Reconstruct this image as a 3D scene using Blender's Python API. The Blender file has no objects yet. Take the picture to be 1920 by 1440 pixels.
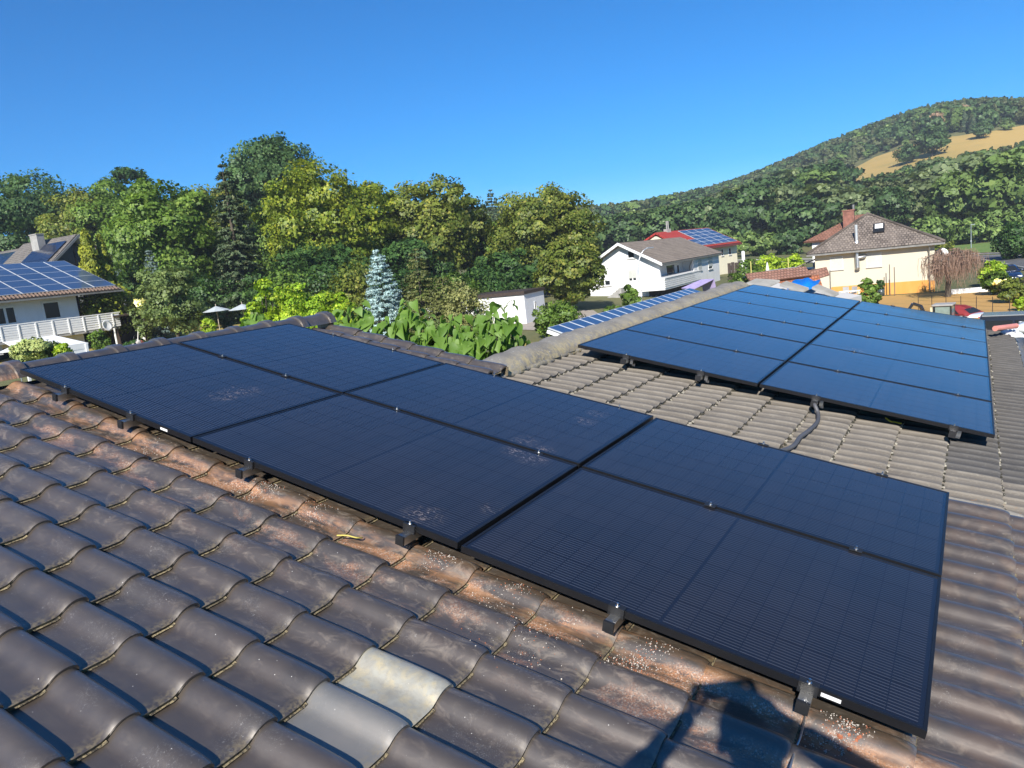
import bpy, math, random
import numpy as np
from mathutils import Matrix, Vector

rng = np.random.default_rng(11)
random.seed(11)
sc = bpy.context.scene
COL = sc.collection
PI = math.pi

# ------------------------------------------------------------------ camera
# world: X runs down the near roof slope (level), Y along its ridge, Z up; origin at the ridge-side corner of the near solar array
CAM = np.array([5.3053813, -2.33011336, 0.34658107])
RW = np.array([[0.8455236668401491, 0.5225607302645787, -0.10963581530931715],
               [-0.004617690753714876, -0.19817011343435365, -0.9801567645399986],
               [-0.5339179766081036, 0.8292520059226661, -0.1651444971167457]])
FPX = 1378.4854
PITCH = math.radians(13.165467)
cam = bpy.data.cameras.new('camera')
camo = bpy.data.objects.new('camera', cam)
COL.objects.link(camo)
cam.sensor_fit = 'HORIZONTAL'
cam.sensor_width = 36.0
cam.lens = FPX / 1920 * 36.0
cam.clip_start = 0.05
cam.clip_end = 6000
mw = Matrix.Identity(4)
for i in range(3):
    mw[i][0], mw[i][1], mw[i][2], mw[i][3] = RW[0][i], -RW[1][i], -RW[2][i], CAM[i]
camo.matrix_world = mw
sc.camera = camo

# ------------------------------------------------------------------ sky, sun, exposure
_d = RW.T @ np.array([(1352 - 960) / FPX, (1316 - 720) / FPX, 1.0])
SUN = -Vector(_d).normalized()      # the photographer's own shadow gives the sun's direction
elev = math.asin(SUN.z)
w = bpy.data.worlds.new('World')
sc.world = w
w.use_nodes = True
wn = w.node_tree
sky = wn.nodes.new('ShaderNodeTexSky')
sky.sky_type = 'NISHITA'
sky.sun_disc = False
sky.sun_elevation = elev
sky.sun_rotation = math.atan2(SUN.x, SUN.y)
sky.altitude = 1000
sky.air_density = 1.0
sky.dust_density = 0.0
sky.ozone_density = 9.0
bg = wn.nodes['Background']
bg.inputs[1].default_value = 0.090
hs = wn.nodes.new('ShaderNodeHueSaturation')
hs.inputs['Saturation'].default_value = 1.42
wn.links.new(sky.outputs[0], hs.inputs['Color'])
wn.links.new(hs.outputs[0], bg.inputs[0])
sl = bpy.data.lights.new('sun', 'SUN')
sl.energy = 5.0
sl.angle = math.radians(0.5)
sl.color = (1.0, 0.95, 0.87)
so = bpy.data.objects.new('sun', sl)
COL.objects.link(so)
so.rotation_euler = (-SUN).to_track_quat('-Z', 'Y').to_euler()
so.location = (60, -200, 140)
sc.view_settings.view_transform = 'Standard'
sc.view_settings.look = 'None'
sc.view_settings.exposure = 0.70
sc.view_settings.gamma = 1.0
sc.view_settings.use_curve_mapping = False
sc.cycles.max_bounces = 6
sc.cycles.diffuse_bounces = 3
sc.cycles.glossy_bounces = 3
sc.cycles.transmission_bounces = 4
sc.cycles.transparent_max_bounces = 8
sc.cycles.caustics_reflective = False
sc.cycles.caustics_refractive = False

# ------------------------------------------------------------------ survey helpers (photo pixel -> place in the world)
def ray(u, v):
    d = RW.T @ np.array([(u - 960) / FPX, (v - 720) / FPX, 1.0])
    return d
def pd(u, v, depth):
    return CAM + ray(u, v) * depth
def onz(u, v, z):
    d = ray(u, v)
    return CAM + d * ((z - CAM[2]) / d[2])
def onx(u, v, x):
    d = ray(u, v)
    return CAM + d * ((x - CAM[0]) / d[0])
def proj(p):
    c = RW @ (np.asarray(p, float) - CAM)
    return 960 + FPX * c[0] / c[2], 720 + FPX * c[1] / c[2], c[2]
_s = np.array([math.cos(PITCH), 0, -math.sin(PITCH)])
_n = np.array([math.sin(PITCH), 0, math.cos(PITCH)])
_t = np.array([0, 1.0, 0])
def RP(s, t, h=0.0):
    return s * _s + t * _t + h * _n
def onroof(u, v, h=0.0):
    d = ray(u, v)
    o = np.array([CAM @ _s, CAM @ _t, CAM @ _n])
    dd = np.array([d @ _s, d @ _t, d @ _n])
    return o + dd * ((h - o[2]) / dd[2])

# ------------------------------------------------------------------ object helpers
def tag(o, label=None, cat=None, group=None, kind=None):
    if label: o['label'] = label
    if cat: o['category'] = cat
    if group: o['group'] = group
    if kind: o['kind'] = kind
    return o
def thing(name, label, cat, loc=(0, 0, 0), rot=(0, 0, 0), group=None):
    o = bpy.data.objects.new(name, None)
    o.empty_display_size = 0.2
    COL.objects.link(o)
    o.location = loc
    o.rotation_euler = rot
    return tag(o, label, cat, group)
def link(o, parent=None, loc=None, rot=None):
    COL.objects.link(o)
    if parent is not None: o.parent = parent
    if loc is not None: o.location = loc
    if rot is not None: o.rotation_euler = rot
    return o
def mesh_np(name, V, Q, mats, smooth=False, mi=None):
    """V (n,3), Q (m,3|4) arrays -> mesh"""
    me = bpy.data.meshes.new(name)
    V = np.ascontiguousarray(V, np.float32)
    Q = np.ascontiguousarray(Q, np.int32)
    k = Q.shape[1]
    me.vertices.add(len(V))
    me.vertices.foreach_set('co', V.ravel())
    me.loops.add(Q.size)
    me.loops.foreach_set('vertex_index', Q.ravel())
    me.polygons.add(len(Q))
    me.polygons.foreach_set('loop_start', np.arange(0, Q.size, k, dtype=np.int32))
    me.polygons.foreach_set('loop_total', np.full(len(Q), k, np.int32))
    if mi is not None: me.polygons.foreach_set('material_index', np.asarray(mi, np.int32))
    me.polygons.foreach_set('use_smooth', np.full(len(Q), smooth))
    for m in mats: me.materials.append(m)
    me.update(calc_edges=True)
    return me
class MB:
    def __init__(s):
        s.v, s.f, s.m, s.sm = [], [], [], []
    def add(s, vs, fs, m=0, smooth=False):
        b = len(s.v)
        s.v += [tuple(map(float, q)) for q in vs]
        s.f += [tuple(i + b for i in f) for f in fs]
        s.m += [m] * len(fs)
        s.sm += [smooth] * len(fs)
        return s
    def box(s, c, d, m=0, rz=0.0, rot=None):
        x, y, z = d[0] / 2, d[1] / 2, d[2] / 2
        P = [Vector((a * x, b * y, g * z)) for a in (-1, 1) for b in (-1, 1) for g in (-1, 1)]
        R = rot if rot is not None else Matrix.Rotation(rz, 3, 'Z')
        P = [R @ p + Vector(c) for p in P]
        s.add(P, [(0, 1, 3, 2), (4, 6, 7, 5), (0, 4, 5, 1), (2, 3, 7, 6), (0, 2, 6, 4), (1, 5, 7, 3)], m)
        return s
    def bx(s, x0, x1, y0, y1, z0, z1, m=0):
        return s.box(((x0 + x1) / 2, (y0 + y1) / 2, (z0 + z1) / 2), (x1 - x0, y1 - y0, z1 - z0), m)
    def quad(s, a, b, c, d, m=0):
        return s.add([a, b, c, d], [(0, 1, 2, 3)], m)
    def tri(s, a, b, c, m=0):
        return s.add([a, b, c], [(0, 1, 2)], m)
    def slab(s, pts, thick, m=0):
        """flat polygon given thickness downwards along its normal"""
        P = [Vector(p) for p in pts]
        n = (P[1] - P[0]).cross(P[-1] - P[0]).normalized()
        if n.z < 0:
            P.reverse(); n = -n
        k = len(P)
        L = P + [p - n * thick for p in P]
        F = [tuple(range(k)), tuple(range(2 * k - 1, k - 1, -1))]
        for i in range(k):
            j = (i + 1) % k
            F.append((i, i + k, j + k, j))
        return s.add(L, F, m)
    def prism(s, poly, axis, a, b, m=0):
        """polygon of 2-tuples extruded along axis 'x','y' or 'z' from a to b"""
        def put(p, q):
            return {'x': (q, p[0], p[1]), 'y': (p[0], q, p[1]), 'z': (p[0], p[1], q)}[axis]
        k = len(poly)
        L = [put(p, a) for p in poly] + [put(p, b) for p in poly]
        F = [tuple(range(k - 1, -1, -1)), tuple(range(k, 2 * k))]
        for i in range(k):
            j = (i + 1) % k
            F.append((i, j, j + k, i + k))
        return s.add(L, F, m)
    def tube(s, path, r, n=6, m=0, cap=True, smooth=True):
        P = [Vector(p) for p in path]
        rs = r if isinstance(r, (list, tuple)) else [r] * len(P)
        L, F = [], []
        a = None
        for i, p in enumerate(P):
            t = (P[min(i + 1, len(P) - 1)] - P[max(i - 1, 0)])
            t = t.normalized() if t.length > 1e-9 else Vector((0, 0, 1))
            if a is None:
                a = t.orthogonal().normalized()
            a = (a - t * a.dot(t))
            a = a.normalized() if a.length > 1e-6 else t.orthogonal().normalized()
            b = t.cross(a)
            for k in range(n):
                q = 2 * PI * k / n
                L.append(p + (a * math.cos(q) + b * math.sin(q)) * rs[i])
        for i in range(len(P) - 1):
            for k in range(n):
                l = (k + 1) % n
                F.append((i * n + k, i * n + l, (i + 1) * n + l, (i + 1) * n + k))
        s.add(L, F, m, smooth)
        if cap:
            s.add(L[:n], [tuple(range(n - 1, -1, -1))], m)
            s.add(L[-n:], [tuple(range(n))], m)
        return s
    def lathe(s, prof, n=12, c=(0, 0, 0), m=0, smooth=True):
        L, F = [], []
        for (r, z) in prof:
            for k in range(n):
                q = 2 * PI * k / n
                L.append((c[0] + r * math.cos(q), c[1] + r * math.sin(q), c[2] + z))
        for i in range(len(prof) - 1):
            for k in range(n):
                l = (k + 1) % n
                F.append((i * n + k, i * n + l, (i + 1) * n + l, (i + 1) * n + k))
        return s.add(L, F, m, smooth)
    def mesh(s, name, mats):
        me = bpy.data.meshes.new(name)
        me.from_pydata(s.v, [], s.f)
        for q in (mats if isinstance(mats, (list, tuple)) else [mats]): me.materials.append(q)
        me.polygons.foreach_set('material_index', s.m)
        me.polygons.foreach_set('use_smooth', s.sm)
        me.update()
        return me
    def obj(s, name, mats, parent=None, loc=None, rot=None, bevel=0):
        o = bpy.data.objects.new(name, s.mesh(name, mats))
        link(o, parent, loc, rot)
        if bevel:
            b = o.modifiers.new('bevel', 'BEVEL'); b.width = bevel; b.segments = 2; b.limit_method = 'ANGLE'
        return o
def shade(me, S, Q):
    """soft foliage shading: leaf normals follow the clump they belong to"""
    me.polygons.foreach_set('use_smooth', np.ones(len(me.polygons), bool))
    me.normals_split_custom_set_from_vertices(np.ascontiguousarray(S, np.float32))
    return me
def ob(name, me, parent=None, loc=None, rot=None):
    return link(bpy.data.objects.new(name, me), parent, loc, rot)

# ------------------------------------------------------------------ material helpers
class NT:
    def __init__(s, name):
        s.mat = bpy.data.materials.new(name)
        s.mat.use_nodes = True
        s.nt = s.mat.node_tree
        s.b = s.nt.nodes['Principled BSDF']
    def n(s, t, **kw):
        q = s.nt.nodes.new('ShaderNode' + t)
        for k, v in kw.items(): setattr(q, k, v)
        return q
    def l(s, a, b): s.nt.links.new(a, b)
    def put(s, sock, val):
        if isinstance(val, (int, float)): sock.default_value = val
        elif isinstance(val, (tuple, list)): sock.default_value = tuple(val) + ((1.0,) if len(val) == 3 and sock.type == 'RGBA' else ())
        else: s.l(val, sock)
    def coord(s, kind='Object'): return s.n('TexCoord').outputs[kind]
    def pos(s): return s.n('NewGeometry').outputs['Position']
    def island(s): return s.n('NewGeometry').outputs['Random Per Island']
    def rnd(s): return s.n('ObjectInfo').outputs['Random']
    def scale(s, vec, sc_):
        m = s.n('Mapping'); s.l(vec, m.inputs[0]); m.inputs['Scale'].default_value = sc_; return m.outputs[0]
    def noise(s, vec, scale, detail=3.0, rough=0.55, dist=0.0):
        q = s.n('TexNoise'); s.l(vec, q.inputs['Vector'])
        q.inputs['Scale'].default_value = scale; q.inputs['Detail'].default_value = detail
        q.inputs['Roughness'].default_value = rough; q.inputs['Distortion'].default_value = dist
        return q.outputs['Fac']
    def vor(s, vec, scale, out='Distance', feature='F1'):
        q = s.n('TexVoronoi', feature=feature); s.l(vec, q.inputs['Vector']); q.inputs['Scale'].default_value = scale
        return q.outputs[out]
    def rng(s, fac, a, b, c=0.0, d=1.0):
        q = s.n('MapRange'); s.put(q.inputs[0], fac)
        for i, x in zip((1, 2, 3, 4), (a, b, c, d)): q.inputs[i].default_value = x
        return q.outputs[0]
    def mix(s, fac, a, b, mode='MIX'):
        q = s.n('Mix', data_type='RGBA', blend_type=mode)
        s.put(q.inputs[0], fac); s.put(q.inputs[6], a); s.put(q.inputs[7], b)
        return q.outputs[2]
    def math(s, op, a, b=0.0, c=0.0):
        q = s.n('Math', operation=op); s.put(q.inputs[0], a); s.put(q.inputs[1], b); s.put(q.inputs[2], c)
        return q.outputs[0]
    def sep(s, vec):
        q = s.n('SeparateXYZ'); s.l(vec, q.inputs[0]); return q.outputs
    def bump(s, h, strength=0.3, dist=0.01):
        q = s.n('Bump'); s.l(h, q.inputs['Height']); q.inputs['Strength'].default_value = strength
        q.inputs['Distance'].default_value = dist; s.l(q.outputs[0], s.b.inputs['Normal']); return q
    def col(s, c): s.put(s.b.inputs['Base Color'], c); return s
    def set(s, **kw):
        for k, v in kw.items(): s.put(s.b.inputs[k.replace('_', ' ')], v)
        return s
MATS = {}
def plain(name, c, rough=0.6, metal=0.0, var=0.15, scale=3.0, bump=0.0, coat=0.0):
    if name in MATS: return MATS[name]
    q = NT(name)
    v = q.noise(q.coord(), scale, 4, 0.6)
    lo = tuple(x * (1 - var) for x in c); hi = tuple(min(1, x * (1 + var)) for x in c)
    q.col(q.mix(q.rng(v, 0.3, 0.7), lo, hi)).set(Roughness=rough, Metallic=metal)
    if coat: q.set(Coat_Weight=coat, Coat_Roughness=0.05)
    if bump: q.bump(q.noise(q.coord(), scale * 12, 4), bump, 0.01)
    MATS[name] = q.mat
    return q.mat
# ------------------------------------------------------------------ materials
FOL = 2.2
def foliage(name, c1, c2, c3=None, trans=0.40, scale=0.35, rough=0.5):
    if name in MATS: return MATS[name]
    q = NT(name)
    q.nt.nodes.remove(q.b)
    c1, c2 = tuple(x * FOL for x in c1), tuple(x * FOL for x in c2)
    if c3: c3 = tuple(x * FOL for x in c3)
    big = q.rng(q.noise(q.coord(), scale, 2), 0.35, 0.65)
    c = q.mix(big, c1, c2)
    if c3: c = q.mix(q.rng(q.island(), 0.72, 1.0, 0, 0.9), c, c3)
    v = q.math('MULTIPLY', q.rng(q.island(), 0, 1, 0.8, 1.2), q.rng(q.noise(q.coord(), max(scale * 3.2, .16), 3, .6), 0.32, 0.68, 0.72, 1.28))
    hsv = q.n('HueSaturation'); q.l(c, hsv.inputs['Color']); q.l(v, hsv.inputs['Value'])
    c = hsv.outputs[0]
    d = q.n('BsdfDiffuse'); q.l(c, d.inputs[0])
    t = q.n('BsdfTranslucent')
    tc = q.mix(1.0, c, (1.0, 1.0, 0.55), 'MULTIPLY'); q.l(tc, t.inputs[0])
    m = q.n('MixShader'); m.inputs[0].default_value = trans
    q.l(d.outputs[0], m.inputs[1]); q.l(t.outputs[0], m.inputs[2])
    g = q.n('BsdfGlossy'); g.inputs['Roughness'].default_value = rough; g.inputs[0].default_value = (1, 1, 1, 1)
    m2 = q.n('MixShader'); m2.inputs[0].default_value = 0.018
    q.l(m.outputs[0], m2.inputs[1]); q.l(g.outputs[0], m2.inputs[2])
    q.l(m2.outputs[0], q.nt.nodes['Material Output'].inputs[0])
    MATS[name] = q.mat
    return q.mat

def mat_tile_a(name, base, base2, dirt=1.0, gloss=0.36, pale=0.0):
    q = NT(name)
    P = q.pos(); O = q.coord('Object')
    rnd = q.rnd()
    # per tile offset so that no two tiles carry the same marks
    off = q.n('VectorMath', operation='ADD')
    q.l(P, off.inputs[0])
    comb = q.n('CombineXYZ'); q.put(comb.inputs[0], q.math('MULTIPLY', rnd, 37.0)); q.put(comb.inputs[1], q.math('MULTIPLY', rnd, 91.0))
    q.l(comb.outputs[0], off.inputs[1])
    V = off.outputs[0]
    c = q.mix(rnd, base, base2)
    c = q.mix(q.rng(q.noise(V, 6, 3), 0.35, 0.7, 0, 0.55), c, (base[0] * 1.5, base[1] * 1.35, base[2] * 1.25))
    y = q.sep(P)[1]
    x = q.sep(P)[0]
    near = q.rng(y, -1.15, -0.1)                       # weathering grows towards the array
    # dusty smears and scuffs
    sm = q.noise(q.scale(V, (5.0, 11.0, 5.0)), 1.6, 6, 0.72, 1.2)
    smm = q.rng(sm, 0.52, 0.72)
    smm = q.math('MULTIPLY', smm, q.math('MULTIPLY', q.rng(near, 0, 1, 0.10, 0.70), q.rng(y, 0.0, 0.25, 1.0, 0.5)))
    c = q.mix(q.math('MULTIPLY', smm, dirt), c, (0.23, 0.185, 0.14))
    sc1 = q.noise(q.scale(V, (22.0, 12.0, 12.0)), 2.8, 6, 0.85, 4.0)
    c = q.mix(q.math('MULTIPLY', q.math('MULTIPLY', q.rng(sc1, 0.57, 0.63), q.rng(q.noise(V, 4.5, 3), 0.53, 0.60)), 0.7 * dirt), c, (0.34, 0.33, 0.31))
    # orange brick dust swept down from the drilling under the array
    o1 = q.noise(q.scale(P, (3.0, 7.0, 3.0)), 1.3, 4, 0.6, 0.5)
    om = q.math('MULTIPLY', q.rng(o1, 0.50, 0.62), q.rng(y, -0.50, -0.10))
    om = q.math('MULTIPLY', om, q.rng(y, 0.12, 0.02))
    lowpan = q.rng(q.sep(O)[2], 0.050, 0.022)
    om = q.math('MULTIPLY', om, lowpan)
    grain = q.noise(P, 190, 2, 0.6)
    om = q.math('MULTIPLY', om, q.rng(grain, 0.36, 0.52))
    dustc = q.mix(q.rng(q.noise(P, 120, 2), 0.52, 0.62), (0.40, 0.175, 0.075), (0.62, 0.47, 0.36))
    c = q.mix(q.math('MULTIPLY', om, dirt), c, dustc)
    # bare orange streaks right under the frame edge
    om3 = q.math('MULTIPLY', q.rng(q.noise(q.scale(P, (2.0, 9.0, 2.0)), 1.7, 5, 0.65), 0.47, 0.62), q.rng(y, -0.16, -0.04))
    om3 = q.math('MULTIPLY', om3, q.rng(y, 0.15, 0.05))
    om3 = q.math('MULTIPLY', om3, q.rng(q.sep(O)[2], 0.052, 0.030, 0.25, 1.0))
    c = q.mix(q.math('MULTIPLY', om3, 0.6 * dirt), c, (0.42, 0.21, 0.09))
    # brown soil film in the last rows
    om2 = q.math('MULTIPLY', q.rng(q.noise(P, 5.0, 5, 0.65, 1.0), 0.45, 0.62), q.rng(x, 5.0, 5.5))
    c = q.mix(q.math('MULTIPLY', om2, 0.30 * dirt), c, (0.20, 0.115, 0.06))
    # white specks
    sp = q.vor(V, 26.0)
    c = q.mix(q.math('MULTIPLY', q.rng(sp, 0.055, 0.03), q.rng(q.noise(V, 9, 1), 0.45, 0.55)), c, (0.55, 0.53, 0.48))
    # grit collected just above the butt edge
    ox = q.sep(O)[0]; oy = q.sep(O)[1]
    gr = q.math('MULTIPLY', q.rng(ox, 0.285, 0.335), q.rng(oy, 0.15, 0.10))
    gr = q.math('MULTIPLY', gr, q.rng(q.noise(P, 70, 3), 0.42, 0.6))
    c = q.mix(q.math('MULTIPLY', gr, 0.6), c, (0.24, 0.19, 0.10))
    if pale:
        pm = q.math('MULTIPLY', q.rng(q.noise(P, 9, 5, 0.7, 0.6), 0.30, 0.58), q.rng(q.noise(P, 34, 5, 0.75), 0.36, 0.50, 0.35, 1.0))
        pc = q.mix(q.rng(q.noise(P, 26, 4), 0.45, 0.65), (0.33, 0.325, 0.27), (0.42, 0.36, 0.22))
        c = q.mix(q.math('MULTIPLY', pm, pale), c, pc)
    q.col(c)
    r = q.rng(smm, 0, 1, gloss, 0.72)
    r = q.math('ADD', r, q.rng(om, 0, 1, 0, 0.3))
    r = q.math('ADD', r, q.rng(q.noise(V, 14, 4), 0.3, 0.7, -0.04, 0.1))
    q.set(Roughness=q.math('ADD', r, 0.13), IOR=2.0, Specular_Tint=(1.0, 0.93, 0.86, 1.0), Coat_Weight=0.85, Coat_Roughness=0.29, Coat_IOR=1.55)
    q.bump(q.noise(P, 55, 4, 0.6), 0.06, 0.003)
    return q.mat
M_TA = mat_tile_a('engobed_tile', (0.047, 0.0385, 0.030), (0.061, 0.049, 0.038), gloss=0.30)
M_TPALE = mat_tile_a('sandy_tile', (0.20, 0.20, 0.17), (0.21, 0.20, 0.17), pale=0.9, gloss=0.5)
M_TGREY = mat_tile_a('grey_tile', (0.135, 0.135, 0.125), (0.14, 0.137, 0.127), dirt=0.5, gloss=0.42)
def _sand():
    q = NT('sand_strip'); P = q.pos()
    g = q.math('MULTIPLY', q.rng(q.noise(P, 85, 4, 0.75), 0.42, 0.60), q.rng(q.noise(P, 4.0, 2), 0.30, 0.60, 0.35, 1.0))
    q.col(q.mix(g, (0.040, 0.034, 0.026), (0.36, 0.29, 0.16))).set(Roughness=0.95)
    return q.mat
M_SAND = _sand()
def _edge():
    q = NT('tile_edge_grit'); P = q.pos()
    g = q.rng(q.noise(P, 90, 4, 0.7), 0.38, 0.6)
    big = q.rng(q.noise(P, 3.5, 2), 0.35, 0.6)
    q.col(q.mix(q.math('MULTIPLY', g, big), (0.05, 0.042, 0.034), (0.36, 0.28, 0.14))).set(Roughness=0.9)
    return q.mat
M_TEDGE = _edge()
def mat_tile_b(name, dark, light, orange=0.5):
    q = NT(name); P = q.pos(); O = q.coord('Object')
    rnd = q.rnd()
    c = q.mix(q.rng(q.noise(P, 2.2, 5, 0.62, 0.4), 0.3, 0.7), dark, light)
    c = q.mix(q.rng(rnd, 0, 1, 0, 0.35), c, (light[0] * 1.15, light[1] * 1.1, light[2] * 1.02))
    st = q.noise(q.scale(P, (1.5, 22.0, 4.0)), 1.5, 4, 0.6)
    c = q.mix(q.rng(st, 0.5, 0.7, 0, 0.5), c, (dark[0] * 0.6, dark[1] * 0.6, dark[2] * 0.62))
    gl = q.noise(P, 60, 4, 0.7)
    c = q.mix(q.rng(gl, 0.55, 0.68, 0, 0.55), c, (light[0] * 1.6, light[1] * 1.6, light[2] * 1.5))
    rib_highlight = q.rng(q.math('ABSOLUTE', q.math('SUBTRACT', q.math('FRACT', q.math('MULTIPLY', q.sep(O)[1], 6.6667)), 0.66)), 0.11, 0.04)
    c = q.mix(q.math('MULTIPLY', rib_highlight, q.rng(q.noise(P, 8, 3), 0.35, 0.6, 0.1, 0.55)), c, (light[0] * 1.75, light[1] * 1.75, light[2] * 1.7))  # highlight painted into the colour as a bright line along each roll
    x = q.sep(P)[0]; y = q.sep(P)[1]
    ol = q.math('MULTIPLY', q.rng(q.noise(P, 14, 4, 0.7), 0.60, 0.66), q.math('MULTIPLY', q.rng(y, 3.1, 2.6), q.rng(x, 3.6, 4.4)))
    c = q.mix(q.math('MULTIPLY', ol, orange), c, (0.55, 0.24, 0.05))
    q.col(c).set(Roughness=0.85)
    q.bump(q.noise(P, 120, 5, 0.7), 0.45, 0.004)
    return q.mat
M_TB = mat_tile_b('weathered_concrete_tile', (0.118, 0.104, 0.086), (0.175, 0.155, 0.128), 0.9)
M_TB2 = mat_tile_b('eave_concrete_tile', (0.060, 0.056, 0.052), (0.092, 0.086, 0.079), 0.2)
def _ridgeb():
    q = NT('lichen_ridge_concrete'); P = q.pos()
    c = q.mix(q.rng(q.noise(P, 3.0, 5, 0.6), 0.3, 0.7), (0.15, 0.14, 0.125), (0.27, 0.25, 0.215))
    z = q.n('NewGeometry').outputs['Normal']
    side = q.rng(q.sep(z)[0], 0.25, 0.8)
    l = q.math('MULTIPLY', side, q.rng(q.noise(P, 16, 4, 0.7), 0.42, 0.62))
    c = q.mix(q.math('MULTIPLY', l, 0.75), c, (0.40, 0.33, 0.17))
    c = q.mix(q.rng(q.noise(P, 40, 3, 0.7), 0.60, 0.7, 0, 0.7), c, (0.42, 0.41, 0.36))
    q.col(c).set(Roughness=0.92); q.bump(q.noise(P, 45, 5, 0.7), 0.6, 0.012)
    return q.mat
M_RB = _ridgeb()

def pts_mask(q, P, pts):
    acc = None
    for (c, r) in pts:
        d = q.n('VectorMath', operation='DISTANCE'); q.l(P, d.inputs[0]); d.inputs[1].default_value = tuple(c)
        m = q.rng(d.outputs['Value'], r, r * 0.25)
        acc = m if acc is None else q.math('MAXIMUM', acc, m)
    return acc
SMEARS = [(RP(*onroof(452, 733)[:2]), 0.16), (RP(*onroof(420, 742)[:2]), 0.12), (RP(*onroof(795, 966)[:2]), 0.13), (RP(*onroof(985, 828)[:2]), 0.10),
          (RP(*onroof(975, 846)[:2]), 0.13), (RP(*onroof(1000, 862)[:2]), 0.12), (RP(*onroof(1020, 845)[:2]), 0.08), (RP(*onroof(1097, 791)[:2]), 0.10), (RP(*onroof(1120, 777)[:2]), 0.09),
          (RP(*onroof(925, 955)[:2]), 0.08), (RP(*onroof(1608, 643)[:2]), 0.2)]
def mat_cell(name, busbar):
    q = NT(name); P = q.pos(); O = q.coord('Object')
    rnd = q.rnd()
    c = q.mix(rnd, (0.0050, 0.0065, 0.0125), (0.0085, 0.0095, 0.0165))
    c = q.mix(q.rng(q.noise(P, 1.2, 3), 0.4, 0.65, 0, 0.6), c, (0.011, 0.009, 0.0125))
    if busbar:
        y = q.sep(O)[1]
        fr = q.math('FRACT', q.math('MULTIPLY', y, 10 / 0.1774))
        st = q.rng(q.math('ABSOLUTE', q.math('SUBTRACT', fr, 0.5)), 0.09, 0.16, 1.0, 0.0)
        c = q.mix(q.math('MULTIPLY', st, 0.50), c, (0.105, 0.108, 0.122))
    m = pts_mask(q, P, SMEARS)
    ns = q.noise(q.scale(P, (9, 16, 9)), 1.8, 6, 0.72, 2.5)
    dm = q.math('MULTIPLY', m, q.rng(ns, 0.52, 0.66))
    c = q.mix(q.math('MULTIPLY', dm, 0.75), c, (0.30, 0.225, 0.175))
    film = q.rng(q.noise(q.scale(P, (2.0, 0.6, 1)), 2.0, 5, 0.6), 0.35, 0.75, *((0.0, 0.009) if busbar else (0.045, 0.08)))
    c = q.mix(film, c, (0.40, 0.38, 0.36))
    q.col(c)
    q.set(Roughness=0.5, Coat_Weight=1.0, Coat_IOR=1.41 if busbar else 1.5)
    q.put(q.b.inputs['Coat Roughness'], q.math('ADD', q.math('MULTIPLY', dm, 0.5), q.rng(q.noise(P, 3, 4), 0.3, 0.7, 0.045, 0.11)))
    q.set(IOR=1.2)
    return q.mat
M_CELL = mat_cell('silicon_cell', True)
M_CELLFAR = mat_cell('silicon_cell_far', False)
def _back():
    q = NT('black_backsheet'); P = q.pos()
    q.col(q.mix(q.rng(q.noise(P, 2, 2), 0.3, 0.7), (0.0085, 0.0098, 0.0165), (0.0105, 0.012, 0.020))).set(Roughness=0.5, Coat_Weight=1.0, Coat_IOR=1.41, Coat_Roughness=0.07, IOR=1.2)
    return q.mat
M_BACK = _back()
M_FRAME = plain('black_anodised_frame', (0.016, 0.016, 0.018), 0.38, 0.4, 0.1, 20)
M_ALU = plain('bare_aluminium', (0.60, 0.60, 0.59), 0.32, 1.0, 0.12, 30)
M_BLACKP = plain('black_plastic', (0.014, 0.014, 0.015), 0.5, 0, 0.2, 30, 0.1)
M_WHITE = plain('white_print_label', (0.78, 0.78, 0.76), 0.5)
M_STEEL = plain('galvanised_steel', (0.55, 0.56, 0.56), 0.4, 0.9, 0.15, 12)

def mat_wall(name, c, dirt=(0.5, 0.47, 0.4), amt=0.25):
    q = NT(name); O = q.coord()
    n = q.noise(q.scale(O, (1, 1, 0.35)), 0.9, 5, 0.6)
    q.col(q.mix(q.rng(n, 0.45, 0.75, 0, amt), c, dirt)).set(Roughness=0.9)
    q.bump(q.noise(O, 40, 4), 0.15, 0.01)
    MATS[name] = q.mat
    return q.mat
M_WWALL = mat_wall('white_render', (0.76, 0.76, 0.74))
M_CREAM = mat_wall('cream_render', (0.58, 0.53, 0.41), (0.66, 0.58, 0.44), 0.2)
M_YELLOW = mat_wall('pale_yellow_render', (0.74, 0.68, 0.50))
M_ORANGE = mat_wall('orange_plinth_paint', (0.66, 0.30, 0.065), (0.74, 0.42, 0.13), 0.6)
M_GREYW = mat_wall('grey_render', (0.52, 0.50, 0.47))  # one even grey for walls, sills and pillars
M_LWALL = mat_wall('left_house_render', (0.80, 0.79, 0.77))
M_FRW = plain('white_window_frame', (0.78, 0.78, 0.76), 0.4)
M_SHUT = plain('grey_roller_shutter', (0.52, 0.53, 0.48), 0.6, 0, 0.06, 1)
def _glass():
    q = NT('window_glass'); q.col((0.018, 0.022, 0.026)).set(Roughness=0.04, IOR=1.28)
    return q.mat
M_GLASS = _glass()
M_DARK = plain('dark_interior', (0.012, 0.011, 0.011), 0.9)
M_WOODD = plain('dark_brown_timber', (0.045, 0.03, 0.022), 0.7, 0, 0.3, 6)
M_WOODL = plain('weathered_pale_timber', (0.40, 0.34, 0.26), 0.8, 0, 0.3, 6)
M_BARK = plain('bark', (0.085, 0.068, 0.05), 0.9, 0, 0.4, 4, 0.5)
M_CONC = plain('grey_concrete', (0.33, 0.32, 0.30), 0.85, 0, 0.2, 2, 0.2)
M_GUTTER = plain('grey_gutter_metal', (0.25, 0.24, 0.22), 0.45, 0.5, 0.2, 3)
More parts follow.
